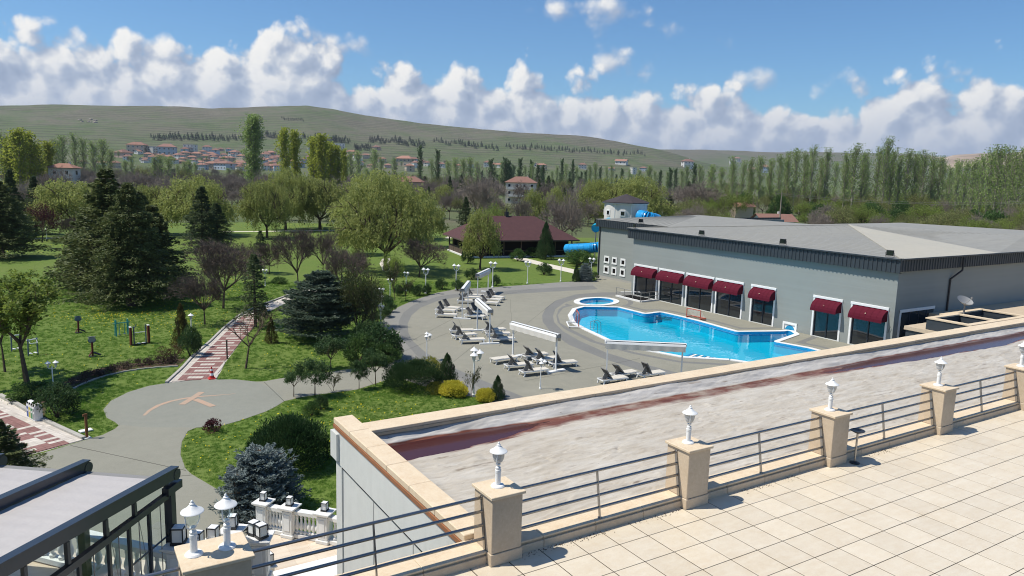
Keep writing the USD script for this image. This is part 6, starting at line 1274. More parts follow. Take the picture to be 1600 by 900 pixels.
green.at('fresh green leafy tree before the willow trunk', 614, 452, 392, 38); rose.at('tall leafy climber behind the twin lamp post at the deck turn', 617, 470, 400, 30); rose.at('tall leafy bush left of the lawn lamp post', 634, 470, 432, 26)
small.at('small clipped round tree on the inner lawn', 517, 578, 526, 46); small2.at('small tree at the path edge, leftmost of the row', 459, 620, 572, 34); small.at('small twin stemmed tree, second of the path edge row', 492, 619, 560, 46); rose.at('tiny leaning sapling on the path edge lawn', 521, 611, 580, 24); small.at('small thin tree on the path edge, left of the multi stemmed one', 561, 608, 562, 26); small2.at('multi stemmed small tree at the path edge left of the big juniper', 587, 602, 542, 40)
for k, (px, py, tp, w, lb) in enumerate(((560, 566, 520, 62, 'dark shrub in the clump on the inner lawn, left one'), (592, 560, 504, 66, 'dark shrub in the clump on the inner lawn, middle one'), (603, 568, 536, 48, 'low dark shrub of the inner lawn clump nearest the path'), (575, 540, 500, 50, 'dark shrub under the bronze evergreen'), (610, 560, 528, 36, 'dark shrub of the clump closest to the deck'))): (bushA if k % 2 else bushB).at(lb, px, py, tp, w)
rcone.at('rusty green cone thuja beside the white lamp post', 284, 541, 474, 30); bushA.at('dark green shrub at the foot of the lamp post by the walk', 297, 556, 508, 32); brown.at('brown leaved shrub left of the rusty thuja', 256, 566, 540, 24); brown.at('low brown shrub in front of the rusty thuja', 275, 560, 536, 20); rcone.at('small rusty thuja alone on the inner lawn', 424, 536, 494, 20); bushB.at('low bush on the far lawn right of the slim conifer', 437, 443, 432, 24); bushB.at('dark low bush by the walk behind the slim conifer', 408, 505, 474, 20)
ball.at('large dark rounded shrub on the near lawn', 452, 729, 650, 112); bluej.at('blue grey spruce shrub on the near lawn', 410, 797, 700, 108); plumb.at('small dark red shrub at the plaza edge of the near lawn', 338, 674, 653, 30); bushB.at('small shrub on the near lawn behind the dark rounded one, left', 487, 649, 626, 26); bushA.at('small shrub on the near lawn behind the dark rounded one, right', 501, 640, 616, 22)
jun.at('big dark spreading juniper at the deck corner', 648, 608, 563, 90); goldj.at('golden topped juniper on the deck side of the dark spreading one', 664, 590, 558, 62); cone.at('dense dark cone thuja beside the golden shrub', 698, 604, 552, 38); gold.at('bright golden shrub at the foot of the cone thuja', 708, 618, 595, 44); goldj.at('greenish golden shrub left of the bright golden one', 681, 614, 596, 32); rose.at('rose bush climbing the three headed lamp post', 737, 620, 570, 26); cone.at('small dark cone thuja behind the roof parapet', 777, 625, 586, 26); gold.at('golden shrub left of the small cone thuja', 759, 626, 606, 32)
bushA.at('tall dark bush behind the recycling bin', 90, 652, 596, 54); bushB.at('dark low hedge bush at the left edge by the young tree', 48, 622, 596, 56); cedarB.at('dark conifer top at the left edge below the paved yard', 2, 762, 656, 100)
for k, (px, py) in enumerate(((160, 586), (176, 581), (192, 577), (208, 573), (224, 571), (240, 568), (256, 569), (132, 592), (146, 588), (120, 600), (270, 566))): roseb.at('pruned rose bush in the bed, number %s from the walk' % ('ninth', 'eighth', 'seventh', 'sixth', 'fourth', 'third', 'second', 'eleventh', 'tenth', 'twelfth', 'first')[k] if False else ('low pruned rose bush growing in the curved soil bed'), px, py, py - 13, 24, 'rose bushes in the curved bed')
wilC.at('small willow in front of the pavilion', 750, 421, 326, 62); bushA.at('dark clipped barrel bush under the small willow', 731, 412, 386, 20); spruceA.at('dark dense conifer behind the pavilion', 727, 372, 308, 36); cone.at('large dark cone thuja at the pavilion corner', 852, 405, 347, 30); bushB.at('round bush at the start of the cream walk', 809, 408, 388, 24); bushB.at('pale green bush beside the large cone thuja', 832, 402, 386, 26); bushA.at('cloud pruned blue pine on the lawn by the deck', 850, 429, 410, 26); cone.at('small dark thuja near the hall corner lamp post', 900, 440, 412, 13); bluej.at('blue grey shrub between small thuja and hall corner', 914, 439, 412, 24); bushB.at('dark hedge below the blue slide', 905, 414, 390, 56); bushB.at('low dark bush at the hall corner', 928, 437, 424, 16)
bareC.at('tall pinkish bare tree behind the cream walk', 877, 392, 300, 66); bareC.at('bare tree right behind the tall pinkish one', 893, 380, 312, 48); bareD.at('bare grey tree behind the pavilion roof, left', 748, 366, 262, 62); bareC.at('bare tree behind the pavilion ridge', 812, 372, 300, 40); green.at('fresh green tree behind the pavilion, right of the dark conifer', 764, 380, 316, 40); wilC.at('yellow green willow behind the pavilion ridge', 832, 364, 296, 48); oliv.at('leafing tree behind the pavilion, beside the bare grey one', 784, 364, 318, 40)
wilA.at('wide willow behind the white slide tower', 985, 352, 276, 118); wilB.at('willow left of the white slide tower', 930, 350, 280, 62); spruceA.at('dark spruce behind the white tower, left one', 1021, 346, 290, 30); spruceA.at('dark spruce behind the white tower, right one', 1046, 344, 306, 32); bareD.at('wide bare tree behind the hall roof', 1090, 346, 278, 74); green.at('bright green bush tree behind the hall roof, left of the cottage', 1152, 348, 296, 58); green.at('fresh green tree between wide bare tree and cottage', 1128, 342, 308, 44)
for k, (px, py, w) in enumerate(((622, 462, 16), (640, 458, 14), (668, 460, 14), (715, 454, 20), (737, 436, 22), (775, 447, 14), (690, 452, 20), (655, 462, 22), (603, 478, 24), (600, 496, 22), (586, 470, 26), (588, 505, 26), (612, 488, 16))): bushA.at('dark leafy shrub among the deck edge lamp posts', px, py, py - 18, w, 'shrubs along the deck edge lamp posts')
# dandelions in the grass: nobody could count them
dr = np.random.default_rng(17); pts = []
for (px, py, sx, sy, n) in ((190, 492, 70, 5, 260), (150, 500, 25, 6, 120), (290, 470, 30, 14, 200), (370, 440, 40, 14, 240), (240, 500, 60, 14, 160), (150, 540, 90, 25, 130), (420, 690, 110, 40, 240), (560, 640, 70, 20, 120), (480, 560, 50, 20, 90), (110, 386, 70, 5, 260), (420, 354, 90, 4, 500), (640, 425, 40, 10, 120), (330, 400, 60, 14, 160), (560, 455, 40, 10, 60), (500, 650, 90, 18, 110)):
    for q in range(n):
        x, y = px + dr.normal()*sx, py + dr.normal()*sy
        if y > horizon(x) + 40: p = G(x, y); pts.append((p[0], p[1]))
ok = shapely.points(np.array(pts)); P2 = np.array(pts)[shapely.contains(lawn.difference(holes), ok)]
r = .022 + .00028*np.hypot(P2[:, 0], P2[:, 1])[:, None]*dr.uniform(.5, 1.2, (len(P2), 1)); z = np.full((len(P2), 1), .05); a = dr.uniform(0, 6.28, (len(P2), 1))
v = np.stack([np.c_[P2[:, :1] + r*np.cos(a + t), P2[:, 1:] + r*np.sin(a + t), z + .02*math.sin(t*3)] for t in (0, 1.57, 3.14, 4.71)], 1).reshape(-1, 3); k = (np.arange(len(P2))*4)[:, None]
obj('dandelions', (v, np.vstack([k + [0, 1, 2], k + [0, 2, 3]])), M['petal'], kind='stuff', label='yellow dandelion flowers scattered over the lawn', cat='flowers')
# grass tufts standing in the nearer lawn
tr = np.random.default_rng(23); cl_ = MB(); n = 26
a = tr.uniform(0, 6.28, n); b = tr.normal(size=(n, 3))*[.05, .05, 0]; tipv = b + np.c_[np.cos(a)*.035, np.sin(a)*.035, tr.uniform(.03, .085, n)]; s = np.c_[-np.sin(a), np.cos(a), 0*a]*.007
cv = np.stack([b - s, b + s, tipv], 1).reshape(-1, 3); proto = UsdGeom.Xform.Define(stage, '/World/Looks/grass_tuft') if False else None
near_lawn = lawn.difference(holes.buffer(.05)); G1 = []
for (n_, lo, hi, sc) in ((30000, 18, 46, .9), (30000, 40, 85, 1.25)):
    t = tr.uniform(lo**2, hi**2, n_)**.5; az = tr.uniform(azel(-30, 700)[0], azel(900, 700)[0], n_); xy = np.c_[t*np.sin(az), t*np.cos(az)]; m = shapely.contains(near_lawn, shapely.points(xy)); G1.append(np.c_[xy[m], np.full(m.sum(), sc)])
G1 = np.vstack(G1); pi = UsdGeom.PointInstancer.Define(stage, '/World/grass'); gmsh = usdkit.mesh(stage, '/World/grass/tuft', (cv, np.arange(len(cv)).reshape(-1, 3)), L['blade'])
pi.CreatePrototypesRel().SetTargets([gmsh.GetPath()]); pi.CreateProtoIndicesAttr([0]*len(G1)); pi.CreatePositionsAttr(Vt.Vec3fArray.FromNumpy(np.c_[G1[:, :2], np.zeros(len(G1))].astype(np.float32)))
h = tr.uniform(0, 6.28, len(G1))/2; pi.CreateOrientationsAttr(Vt.QuathArray([Gf.Quath(float(math.cos(x)), 0, 0, float(math.sin(x))) for x in h])); sc = (G1[:, 2]*tr.uniform(.6, 1.3, len(G1)))[:, None]*np.ones((1, 3)); pi.CreateScalesAttr(Vt.Vec3fArray.FromNumpy(sc.astype(np.float32)))
tag(pi.GetPrim(), 'short green grass tufts of the garden lawn', 'grass', kind='stuff')

# ------------------------------------------------------------------ hills and the valley beyond the garden
R1, R2H, R0 = 2600.0, 4600.0, 900.0
ridge1 = [(-400, 175), (-100, 168), (0, 165), (80, 163), (160, 165), (250, 168), (330, 172), (400, 168), (480, 165), (520, 171), (570, 181), (640, 190), (700, 197), (800, 205), (900, 212), (960, 221), (1030, 232), (1060, 240), (1120, 258), (1250, 275), (1700, 290), (2000, 300)]
ridge2 = [(-400, 230), (500, 235), (1000, 232), (1100, 234), (1200, 236.5), (1300, 237), (1400, 237.5), (1440, 239), (1475, 245), (1490, 241), (1530, 237), (1570, 238), (1600, 234), (1660, 236), (1800, 240), (2000, 250)]
def ridge_fn(tab):
    A = [azel(x, y) for x, y in tab]; a = [q[0] for q in A]; e = [q[1] for q in A]
    return lambda az: np.interp(az, [-math.pi] + a + [math.pi], [.03] + e + [.03])
r1f, r2f = ridge_fn(ridge1), ridge_fn(ridge2)
def land_z(az, r):
    az, r = np.asarray(az, float), np.asarray(r, float); x, y = r*np.sin(az), r*np.cos(az)
    n = meshkit.fbm(np.stack([x*.0022, y*.0022, 0*x], -1), 4, 31) - .5; n2 = meshkit.fbm(np.stack([x*.011, y*.011, 0*x], -1), 3, 37) - .5
    z1 = 12.5 + r1f(az)*R1; t = np.clip((r - R0)/(R1 - R0), 0, 1); prof = t**1.25*(1 - .18*np.sin(math.pi*t)); back = np.clip((r - R1)/1500, 0, 1)
    a = z1*prof*(1 - .55*back) + (n*46 + n2*13)*np.clip(t*(1.12 - t)*3.2, 0, 1)*np.clip(z1/80, .15, 1)
    z2 = 12.5 + r2f(az)*R2H; t2 = np.clip((r - 3000)/(R2H - 3000), 0, 1); b = z2*t2**1.1*(1 - .5*np.clip((r - R2H)/2500, 0, 1)) + (n*60 + n2*12)*np.clip(t2*(1.1 - t2)*4, 0, 1)*.8
    return np.where(r < 430, -.03, np.maximum(np.maximum(a, b) - .03, -.03))
azs = np.concatenate([np.arange(-180, -14, 4), np.arange(-14, 76, .22), np.arange(76, 180, 4), [180]])*math.pi/180
rs = np.concatenate([np.array([420, 500, 600, 720, 820]), np.geomspace(900, 2600, 48), np.geomspace(2680, 9000, 34)])
AZ, RR = np.meshgrid(azs, rs, indexing='ij'); Z = land_z(AZ, RR)
obj('hills', MB().grid(np.stack([RR*np.sin(AZ), RR*np.cos(AZ), Z], -1)[:, ::-1]), M['land'], kind='structure', smooth=True)
def hit(px, py, r0=500, r1=4500):
    """the land point seen at px, py"""
    a, e = azel(px, py); r = np.linspace(r0, r1, 1600); z = land_z(np.full_like(r, a), r); k = np.nonzero(z > EYE[2] + e*r)[0]; i = k[0] if len(k) else 300
    return np.array([r[i]*math.sin(a), r[i]*math.cos(a), z[i]])

# ------------------------------------------------------------------ houses of the village and the valley
def build_house(w, d, h, wall, roof, kind='hip', wins=True, chim=True, floors=2, balcony=False):
    def b(t):
        obj('wall', MB().box((0, 0, h/2 - .4), (w, d, h + .8)), M[wall], t); o = .6; rh = min(w, d)*.26
        if kind == 'flat': obj('roof', MB().box((0, 0, h + .15), (w + .5, d + .5, .3)), M[roof], t)
        elif kind == 'gable':
            rf = MB(); e = [(-w/2 - o, -d/2 - o, h - .1), (w/2 + o, -d/2 - o, h - .1), (w/2 + o, d/2 + o, h - .1), (-w/2 - o, d/2 + o, h - .1)]; r = [(-w/2 - o, 0, h + rh), (w/2 + o, 0, h + rh)]
            rf.poly([e[0], e[1], r[1], r[0]]).poly([e[2], e[3], r[0], r[1]]); obj('roof', rf, M[roof], t); obj('gable', MB().poly([(-w/2, -d/2, h - .1), (-w/2, d/2, h - .1), (-w/2, 0, h + rh*.88)]), M[wall], t); obj('gable', MB().poly([(w/2, -d/2, h - .1), (w/2, d/2, h - .1), (w/2, 0, h + rh*.88)]), M[wall], t)
        else:
            e = [(-w/2 - o, -d/2 - o, h), (w/2 + o, -d/2 - o, h), (w/2 + o, d/2 + o, h), (-w/2 - o, d/2 + o, h)]; q = d/2*.8; r = [(-w/2 + q, 0, h + rh), (w/2 - q, 0, h + rh)]
            obj('roof', MB().poly([e[0], e[1], r[1], r[0]]).poly([e[1], e[2], r[1]]).poly([e[2], e[3], r[0], r[1]]).poly([e[3], e[0], r[0]]).poly([(x, y, z - .12) for x, y, z in e]), M[roof], t)
        if chim and kind != 'flat': obj('chimney', MB().box((w*.2, d*.1, h + rh*.9), (.6, .6, 1.4)), M[wall], t)
        if wins:
            for f in range(floors):
                z = h*(f + .55)/floors
                for k in range(max(2, int(w/3))):
                    x = -w/2 + w*(k + .5)/max(2, int(w/3))
                    for s in (-1, 1): ww = obj('window', MB().box((x, s*(d/2 + .02), z), (1.3, .08, 1.4)), M['white'], t); obj('pane', MB().box((x, s*(d/2 + .065), z), (1.05, .03, 1.15)), M['dark_glass'], ww)
                for s in (-1, 1): obj('window', MB().box((s*(w/2 + .02), 0, z), (.08, 1.3, 1.4)), M['dark_glass'], t)
                if balcony and f: obj('balcony', MB().box((0, -d/2 - .7, h*f/floors), (w*.8, 1.4, .2)).box((0, -d/2 - 1.36, h*f/floors + .5), (w*.8, .08, .9)), M['render_white'], t)
    return b
HK = [Kind('house', 'house', build_house(10, 8, 5.4, 'render_white', 'terracotta')), Kind('house', 'house', build_house(12, 8, 5.6, 'render_buff', 'pantile')), Kind('house', 'house', build_house(9, 8, 3.4, 'render_pink', 'terracotta', floors=1)), Kind('house', 'house', build_house(11, 7, 3.2, 'render_white', 'pantile', 'gable', floors=1)), Kind('house', 'house', build_house(10, 9, 8.2, 'render_white', 'sheet_roof', 'flat', floors=3, balcony=True)), Kind('house', 'house', build_house(12, 9, 6, 'render_blue', 'terracotta'))]
vr = random.Random(21)
def village(px, py, wpx, k=None, label=None, extra=1.0, group='houses of the village at the foot of the hill'):
    p = hit(px, py); kd = HK[k if k is not None else vr.choice((0, 0, 1, 1, 2, 3, 5))]; s = wpx*np.linalg.norm(p - EYE)/FOCAL/11.5
    kd.place(label or VL[HK.index(kd)], p, vr.uniform(-.5, .5) - .55 + (0 if vr.random() < .6 else 1.57), (s, s, s*extra), None if label else group)
VL = ['small white village house with red hip roof, far under the hill', 'small buff village house with faded tiled roof, far under the hill', 'small low pink village house, far under the hill', 'small low white village house with gabled roof, far under the hill', 'small flat roofed white village block, far under the hill', 'small pale blue village house with red roof, far under the hill']
village(193, 246, 22, 2, 'long red roofed village house at the left end, below the hill'); village(215, 239, 22, 1, 'red roofed village house on the slope at the upper left end'); village(239, 239, 17, 4, 'dark flat roofed village house at the upper left', .7); village(262, 243, 22, 5, 'large grey blue village house with red roof, upper left of the village'); village(298, 240, 17, 4, 'white flat roofed village block standing above the others'); village(352, 265, 24, 5, 'long pale blue house at the lower edge of the village, by the green field', .7); village(435, 266, 10, 1, 'small yellowish house at the lower right of the village, left of the poplars', 1.3); village(531, 238, 16, 4, 'white banded flat roofed block right of the yellow poplars', 1.1); village(633, 260, 24, 1, 'wide red roofed house behind the largest willow'); village(588, 234, 14, 2, 'brownish house on the slope above the largest willow'); village(484, 240, 7, 4, 'narrow white house between the two yellow poplar groups', 1.6)
for px, py, w in ((200, 252, 14), (226, 252, 12), (246, 250, 13), (280, 250, 15), (290, 245, 12), (308, 247, 13), (318, 243, 12), (324, 237, 14), (337, 243, 14), (357, 238, 9), (367, 246, 16), (334, 250, 13), (350, 248, 12), (300, 252, 12), (264, 252, 13), (273, 256, 12), (310, 257, 13), (286, 253, 10), (322, 253, 11), (346, 256, 14), (375, 258, 15), (331, 264, 16), (372, 265, 15), (381, 261, 11), (417, 246, 14), (416, 256, 12), (414, 266, 14), (423, 245, 13), (427, 252, 13), (429, 262, 12), (340, 260, 12), (360, 253, 12), (378, 250, 12), (424, 264, 11), (558, 251, 18), (550, 246, 16), (564, 258, 14), (650, 262, 16), (640, 268, 18), (606, 262, 13), (475, 254, 9), (660, 256, 13), (763, 261, 15), (778, 262, 16), (838, 261, 14), (846, 265, 14), (646, 256, 14), (910, 264, 14), (955, 266, 10), (1005, 268, 10), (232, 246, 10), (255, 247, 10), (390, 268, 12), (365, 238, 10), (345, 236, 10), (446, 250, 11), (455, 258, 12), (470, 262, 12), (482, 250, 10), (508, 246, 11), (522, 256, 12), (538, 250, 11), (572, 248, 11), (580, 262, 12), (596, 254, 12), (618, 250, 11), (668, 260, 12), (690, 262, 12), (715, 264, 11), (735, 262, 12), (180, 262, 14), (160, 258, 12), (130, 256, 11)): village(px, py, w)
village(971, 257, 18, 3, 'single pale house with faded roof on the slope below the right pine rows'); village(1074, 262, 18, 0, 'white house with red roof on the low rise right of the long hill', 1.1); village(1145, 258, 12, 4, 'grey house half hidden by poplars, upper left of the poplar rows'); village(1151, 253, 11, 0, 'red roofed house just above the grey one among poplars'); village(1175, 268, 13, 2, 'reddish house among the poplar trunks'); village(1195, 270, 10, 5, 'narrow blue grey house among the poplar trunks', 1.6); village(989, 272, 9, 4, 'narrow pale block among low poplars right of the pine rows', 1.5); village(537, 289, 14, 2, 'red roof showing between the willows'); village(1232, 275, 11, 1, 'small house low between the poplar trunks')
def near_house(px, py, wpx, h, label, args, rz, d=None):
    b = G(px, py) if d is None else AT(px, d); w = wpx*np.linalg.norm(b - EYE)/FOCAL; k = Kind('house', 'house', build_house(w, w*.75, h, *args[0], **args[1])); k.place(label, b, rz)
near_house(100, 0, 30, 10.6, 'white two storey house with shallow tiled roof beyond the left garden trees', (('render_white', 'pantile'), dict(floors=3, balcony=True)), -.45, 300)
near_house(815, 0, 46, 9.2, 'big apartment house with orange tiled roof beyond the pavilion', (('cream', 'terracotta'), dict(floors=3, balcony=True)), -.62, 330)
near_house(640, 0, 42, 8.6, 'long low house with orange roof behind the largest willow', (('render_buff', 'terracotta'), dict(floors=2)), -.5, 300)
near_house(1213, 0, 50, 3.0, 'white gabled cottage with bright red tiled roof behind the hall', (('render_white', 'terracotta', 'gable'), dict(floors=1)), -.42, 196)
near_house(1163, 0, 26, 5.0, 'brown roofed shed behind the cottage', (('render_buff', 'pantile', 'gable'), dict(floors=1, wins=False)), -.5, 235)
near_house(875, 0, 26, 4.5, 'long low white building right of the apartment house', (('render_white', 'sheet_roof', 'flat'), dict(floors=1)), -.5, 420)
near_house(940, 0, 14, 4.0, 'small white shed among the trees behind the wide willow', (('render_white', 'sheet_roof', 'flat'), dict(floors=1, wins=False)), -.4, 380)
# utility poles
def upole(px, d, h, label, wide=1.2):
    t = thing('utility_pole', label, 'pole', loc=AT(px, d)); obj('pole', MB().cyl((0, 0, 0), (0, 0, h), .16, .11, 8), M['pole'], t); obj('cross_arm', MB().beam((-wide*math.cos(.5), wide*math.sin(.5), h - .4), (wide*math.cos(.5), -wide*math.sin(.5), h - .4), .12, .14), M['pole'], t)
    for s in (-1, 0, 1): obj('insulator', MB().cyl((s*wide*.85*math.cos(.5), -s*wide*.85*math.sin(.5), h - .3), (s*wide*.85*math.cos(.5), -s*wide*.85*math.sin(.5), h + .05), .06, n=6), M['black'], t)
upole(1223, 172, 10.4, 'wooden utility pole with cross arm beside the cottage', 1.5); upole(1203, 330, 17, 'pale street pole among the poplars left of the cottage pole'); upole(1232, 350, 18.5, 'pale street pole among the poplars right of the cottage pole'); upole(693, 360, 12.0, 'pale pole among bare trees left of the apartment house'); upole(774, 350, 11.0, 'pale pole left of the apartment house'); upole(317, 420, 17, 'pale pole in front of the village')
wr = thing('power_line', 'thin power line sagging across the orchard on the right', 'cable'); pts = [AT(1223, 172, 10) + (AT(1720, 185, 11.2) - AT(1223, 172, 10))*t - np.array([0, 0, 5.6*t*(1 - t)]) for t in np.linspace(0, 1, 24)]
for k in range(2): obj('wire', MB().path([p + [0, 0, -.35*k] for p in pts], .018, 4), M['grey_frame'], wr)

# ------------------------------------------------------------------ trees of the valley
br_ = random.Random(77)
def scatter(plants, n, px0, px1, d0, d1, h0, h1, wr_, label, group, z=False, name=None):
    for k in range(n):
        px = px0 + (px1 - px0)*(k + br_.random())/n; d = br_.uniform(d0, d1); p = AT(px, d); hh = br_.uniform(h0, h1)
        if 1142 < px < 1258 and d < 232: continue
        if 785 < px < 850 and d < 262: continue
        if 80 < px < 120 and d < 300: continue
        if z: a = math.atan2(p[0], p[1]); p[2] = float(land_z(a, d))
        br_.choice(plants).put(label + ', ' + where(px), (p[0], p[1], p[2] - .05), hh, hh*br_.uniform(*wr_), br_.uniform(0, 6.28), group, name)
MARK = [(60, 'at the far left'), (140, 'near the white house'), (235, 'behind the big cedars'), (330, 'left of the tallest poplar'), (420, 'around the tallest poplar'), (480, 'by the yellow poplar pair'), (550, 'by the yellow poplar group'), (640, 'above the largest willow'), (700, 'by the orange roofed low house'), (780, 'left of the apartment house'), (870, 'by the apartment house'), (940, 'left of the white tower'), (1020, 'behind the white tower'), (1110, 'above the wide bare tree'), (1170, 'above the brown shed'), (1250, 'above the cottage'), (1330, 'right of the cottage'), (1410, 'above the hip of the hall roof'), (1490, 'below the quarry'), (9999, 'at the right edge')]
def where(px): return next(w for m, w in MARK if px < m)
def row(plants, items, label, group):
    for px, d, top, wpx in items:
        p = AT(px, d); hh = EYE[2] + (horizon(px) - top)/FOCAL*d; br_.choice(plants).put(label + ', ' + where(px), (p[0], p[1], -.05), hh, wpx*d/FOCAL, br_.uniform(0, 6.28), group)
# the tall single poplar and the yellow green groups
p = AT(395, 330); popT.put('tallest single poplar, fresh green, in front of the village', p, EYE[2] + (horizon(395) - 186)/FOCAL*330, 9.4)
row(popG, [(444, 300, 204, 24), (461, 305, 207, 22)], 'yellow green poplar of the close pair', 'pair of yellow green poplars')
row(popG, [(490, 295, 217, 26), (503, 290, 212, 26), (516, 298, 224, 24), (527, 300, 229, 20), (537, 310, 234, 16)], 'yellow green poplar of a dense group', 'dense yellow green poplar group')
row(popG, [(16, 300, 222, 26), (30, 290, 210, 30), (46, 295, 214, 28), (58, 300, 230, 22), (76, 310, 226, 22)], 'yellow green poplar behind the dark spruces', 'yellow green poplars at the far left')
row(popA, [(4, 420, 212, 20), (88, 420, 222, 20), (98, 430, 218, 20), (118, 440, 215, 18), (130, 430, 220, 18), (147, 420, 225, 22), (160, 430, 222, 20), (172, 425, 236, 18)], 'fresh green poplar of the left row', 'poplars behind the white house on the left')
row(popA, [(240, 430, 246, 18), (252, 430, 243, 18), (262, 420, 246, 20), (206, 440, 244, 10), (196, 440, 250, 12), (288, 440, 252, 12), (296, 440, 250, 14), (306, 430, 254, 12), (278, 440, 256, 10)], 'green poplar in the loose row below the village', 'poplars below the village')
row(popA, [(560, 400, 236, 20), (548, 410, 238, 16), (572, 420, 262, 14), (585, 400, 233, 20), (596, 420, 246, 12), (616, 420, 246, 12), (540, 400, 250, 14), (675, 450, 248, 12), (700, 440, 250, 16), (712, 430, 246, 18), (724, 440, 247, 18), (735, 440, 246, 16), (745, 450, 252, 12)], 'green poplar between the willows and the hill', 'poplars between willows and hill')
row(popD, [(657, 430, 228, 10), (683, 430, 234, 13), (768, 470, 248, 14), (788, 470, 246, 12), (795, 470, 250, 12), (813, 480, 247, 12), (830, 480, 250, 10), (878, 480, 248, 9), (895, 470, 250, 9), (848, 480, 258, 10)], 'dark slender poplar in front of the hill foot', 'dark poplars at the hill foot')
scatter(popA + popD, 46, 745, 1110, 420, 640, 15, 22, (.18, .26), 'distant green poplar under the hill', 'distant poplar belt under the hill')
# tall poplar plantation on the right
R = [(1112, 300, 258, 26), (1128, 310, 262, 24), (1145, 300, 246, 26), (1160, 295, 252, 24), (1172, 300, 248, 24), (1187, 295, 246, 28), (1203, 300, 250, 26), (1217, 290, 244, 28), (1230, 300, 240, 28), (1242, 292, 236, 30), (1256, 300, 240, 28), (1268, 292, 232, 30), (1282, 300, 248, 26), (1290, 296, 236, 28), (1320, 292, 242, 30), (1333, 290, 231, 34), (1347, 296, 240, 28), (1370, 292, 236, 28), (1381, 288, 222, 36), (1392, 296, 238, 28), (1404, 292, 246, 28), (1416, 290, 240, 30), (1428, 292, 244, 30), (1442, 290, 242, 32), (1456, 296, 246, 28), (1466, 292, 250, 26), (1484, 288, 264, 24), (1496, 282, 258, 28), (1508, 276, 256, 30), (1520, 270, 254, 32), (1533, 266, 250, 32), (1545, 262, 242, 36), (1557, 258, 238, 36), (1568, 256, 240, 36), (1580, 254, 246, 34), (1592, 252, 242, 36), (1605, 250, 240, 36), (1620, 250, 246, 36)]
R = [(a, d, t, w*.66) for a, d, t, w in R]
row(popA, R, 'tall loose poplar of the plantation', 'poplar plantation on the right')
row(popA, [(a + br_.uniform(-5, 5), d + br_.uniform(18, 60), t + br_.uniform(6, 22), w*.9) for a, d, t, w in R[::2]], 'poplar in the second plantation rank', 'second rank of the poplar plantation')
row(popA, [(1300 + k*28 + br_.uniform(-6, 6), br_.uniform(330, 420), 262 + br_.uniform(-12, 10), 15) for k in range(11)], 'poplar in the third plantation rank', 'third rank of the poplar plantation')
# orchard and scrub below the plantation, and the grey belt across the valley
scatter([bareC, oliv, green, oliv], 46, 1050, 1660, 165, 215, 5.0, 7.5, (.85, 1.2), 'low orchard tree beginning to leaf', 'orchard trees behind the hall')
scatter([oliv, green, green, bareC, bushB], 60, 1080, 1660, 205, 270, 5, 9, (.8, 1.2), 'rounded low tree before the poplar trunks', 'undergrowth before the poplar plantation')
scatter([bareC, oliv, oliv, green], 70, 1080, 1660, 270, 400, 7, 11, (.8, 1.1), 'low tree among the poplar trunks', 'low trees among the poplar trunks')
scatter([bareC, bareD], 62, 60, 960, 240, 330, 8, 11.5, (.75, 1.0), 'bare grey tree in the belt beyond the garden', 'bare tree belt beyond the garden')
scatter([bareC, bareD, bareC, oliv, spruceA], 90, -40, 1100, 330, 480, 8, 12, (.65, .95), 'greyish tree in the far belt of the valley', 'far tree belt of the valley')
scatter([bareD, oliv, green, popA[0], popD[0]], 110, -40, 1250, 500, 850, 8, 13, (.5, .9), 'distant tree in the valley before the village', 'distant valley trees', z=True)
scatter([bareC, oliv, wilC], 30, 640, 1000, 180, 250, 6, 9, (.75, 1.0), 'bare or leafing tree behind the pavilion', 'trees behind the pavilion')
scatter([bareC, bareD, oliv], 26, -20, 640, 180, 240, 6, 8.5, (.75, 1.0), 'low bare tree behind the willows', 'low trees behind the willows')
scatter([cedarB, spruceA], 9, 660, 900, 230, 340, 8, 13, (.38, .5), 'dark conifer standing in the bare tree belt', 'dark conifers in the bare tree belt')
scatter([green, popA[1], bareD], 40, 180, 700, 1080, 1500, 7, 13, (.4, .8), 'tiny tree between the village houses', 'trees between the village houses', z=True)
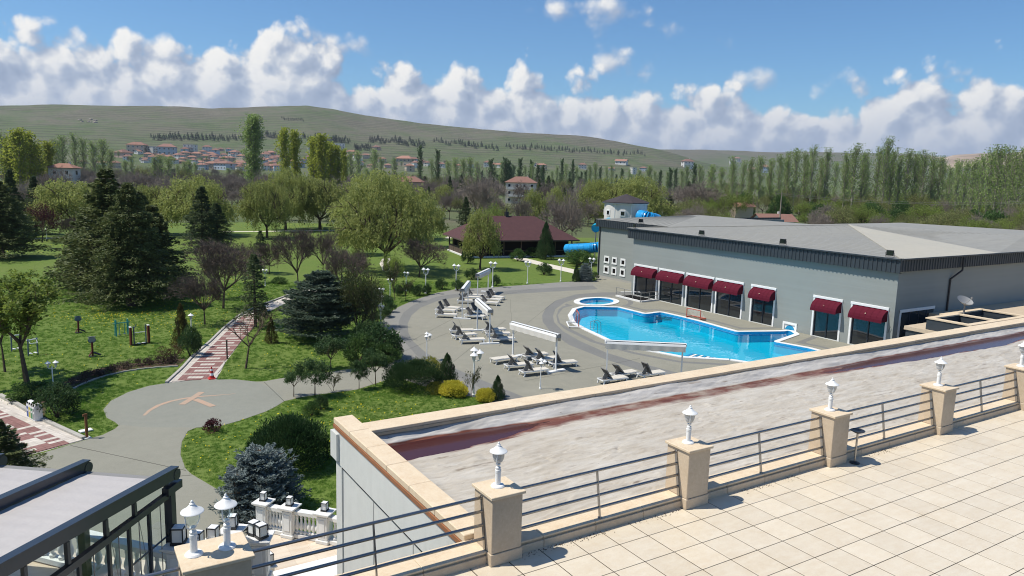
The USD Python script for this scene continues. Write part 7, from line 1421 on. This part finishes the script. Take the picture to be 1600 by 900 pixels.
# planted pine rows on the long hill
def pines(n, x0, y0, x1, y1, jit, label, group, h=10):
    for k in range(n):
        t = (k + br_.random()*.8)/n; p = hit(x0 + (x1 - x0)*t, y0 + (y1 - y0)*t + br_.uniform(-jit, jit), 900, 2600); hh = h*br_.uniform(.7, 1.35); farpine.put(label, p, hh, hh*.55, 0, group)
pines(46, 236, 217, 385, 220, 2.5, 'dark planted pine in the left hillside row', 'left pine row on the hill', 13); pines(34, 405, 215, 540, 224, 4, 'dark planted pine in the hillside row behind the yellow poplars', 'middle pine row on the hill', 13)
pines(40, 578, 220, 665, 228, 4, 'dark planted pine in the dense hillside strip above the willow', 'dense pine strip on the hill', 13); pines(30, 678, 222, 780, 234, 3, 'dark planted pine in the hillside row right of the dense strip', 'right pine row on the hill', 12); pines(56, 790, 231, 1010, 243, 2.2, 'dark planted pine in the long thin row at the right end of the hill', 'long thin pine row on the hill', 11)
pines(16, 440, 186, 475, 189, 1.5, 'tiny bush high on the hillside', 'bushes high on the hill', 6); pines(14, 553, 232, 580, 234, 3, 'dark pine around the slope houses', 'pines around the slope houses', 12); pines(10, 520, 222, 548, 222, 4, 'dark pine above the white banded block', 'pines above the white banded block', 13)
rk = None
for k in range(9):
    p = hit(124 + br_.random()*30, 186 + br_.random()*6, 900, 2700); r = br_.uniform(3, 6); m = trimesh.creation.icosphere(1, r); v = np.array(m.vertices)*[1, 1, .7]*(1 + .12*np.random.default_rng(k).normal(size=(len(m.vertices), 1))) + p
    obj('rock', (v, np.array(m.faces)), M['rock'], label='pale rock of the outcrop high on the left hillside', cat='rock', group='rock outcrop on the left hillside')
# more small houses that fill the village
for k in range(70):
    px = vr.choice((vr.uniform(196, 392), vr.uniform(255, 395), vr.uniform(410, 436))); lo = np.interp(px, [196, 260, 330, 400, 436], [240, 239, 243, 242, 243]); hi = np.interp(px, [196, 260, 320, 400, 436], [255, 258, 266, 267, 268]); village(px, vr.uniform(lo, hi), vr.uniform(8.5, 13), vr.choice((0, 0, 1, 2, 2, 3, 3, 5)), extra=vr.uniform(.8, 1.3))

# ------------------------------------------------------------------ the air: pale haze over the valley
hz = NG(); hv = hz.n('principled_volume', color=(0.80, 0.86, 0.95), density=0.000055, anisotropy=0.2)
M['haze'] = hz.make('haze_air', volume=hv + '.volume')
obj('haze', MB().box2((-9500, -9500, -2), (9500, 9500, 330)), M['haze'], kind='stuff')
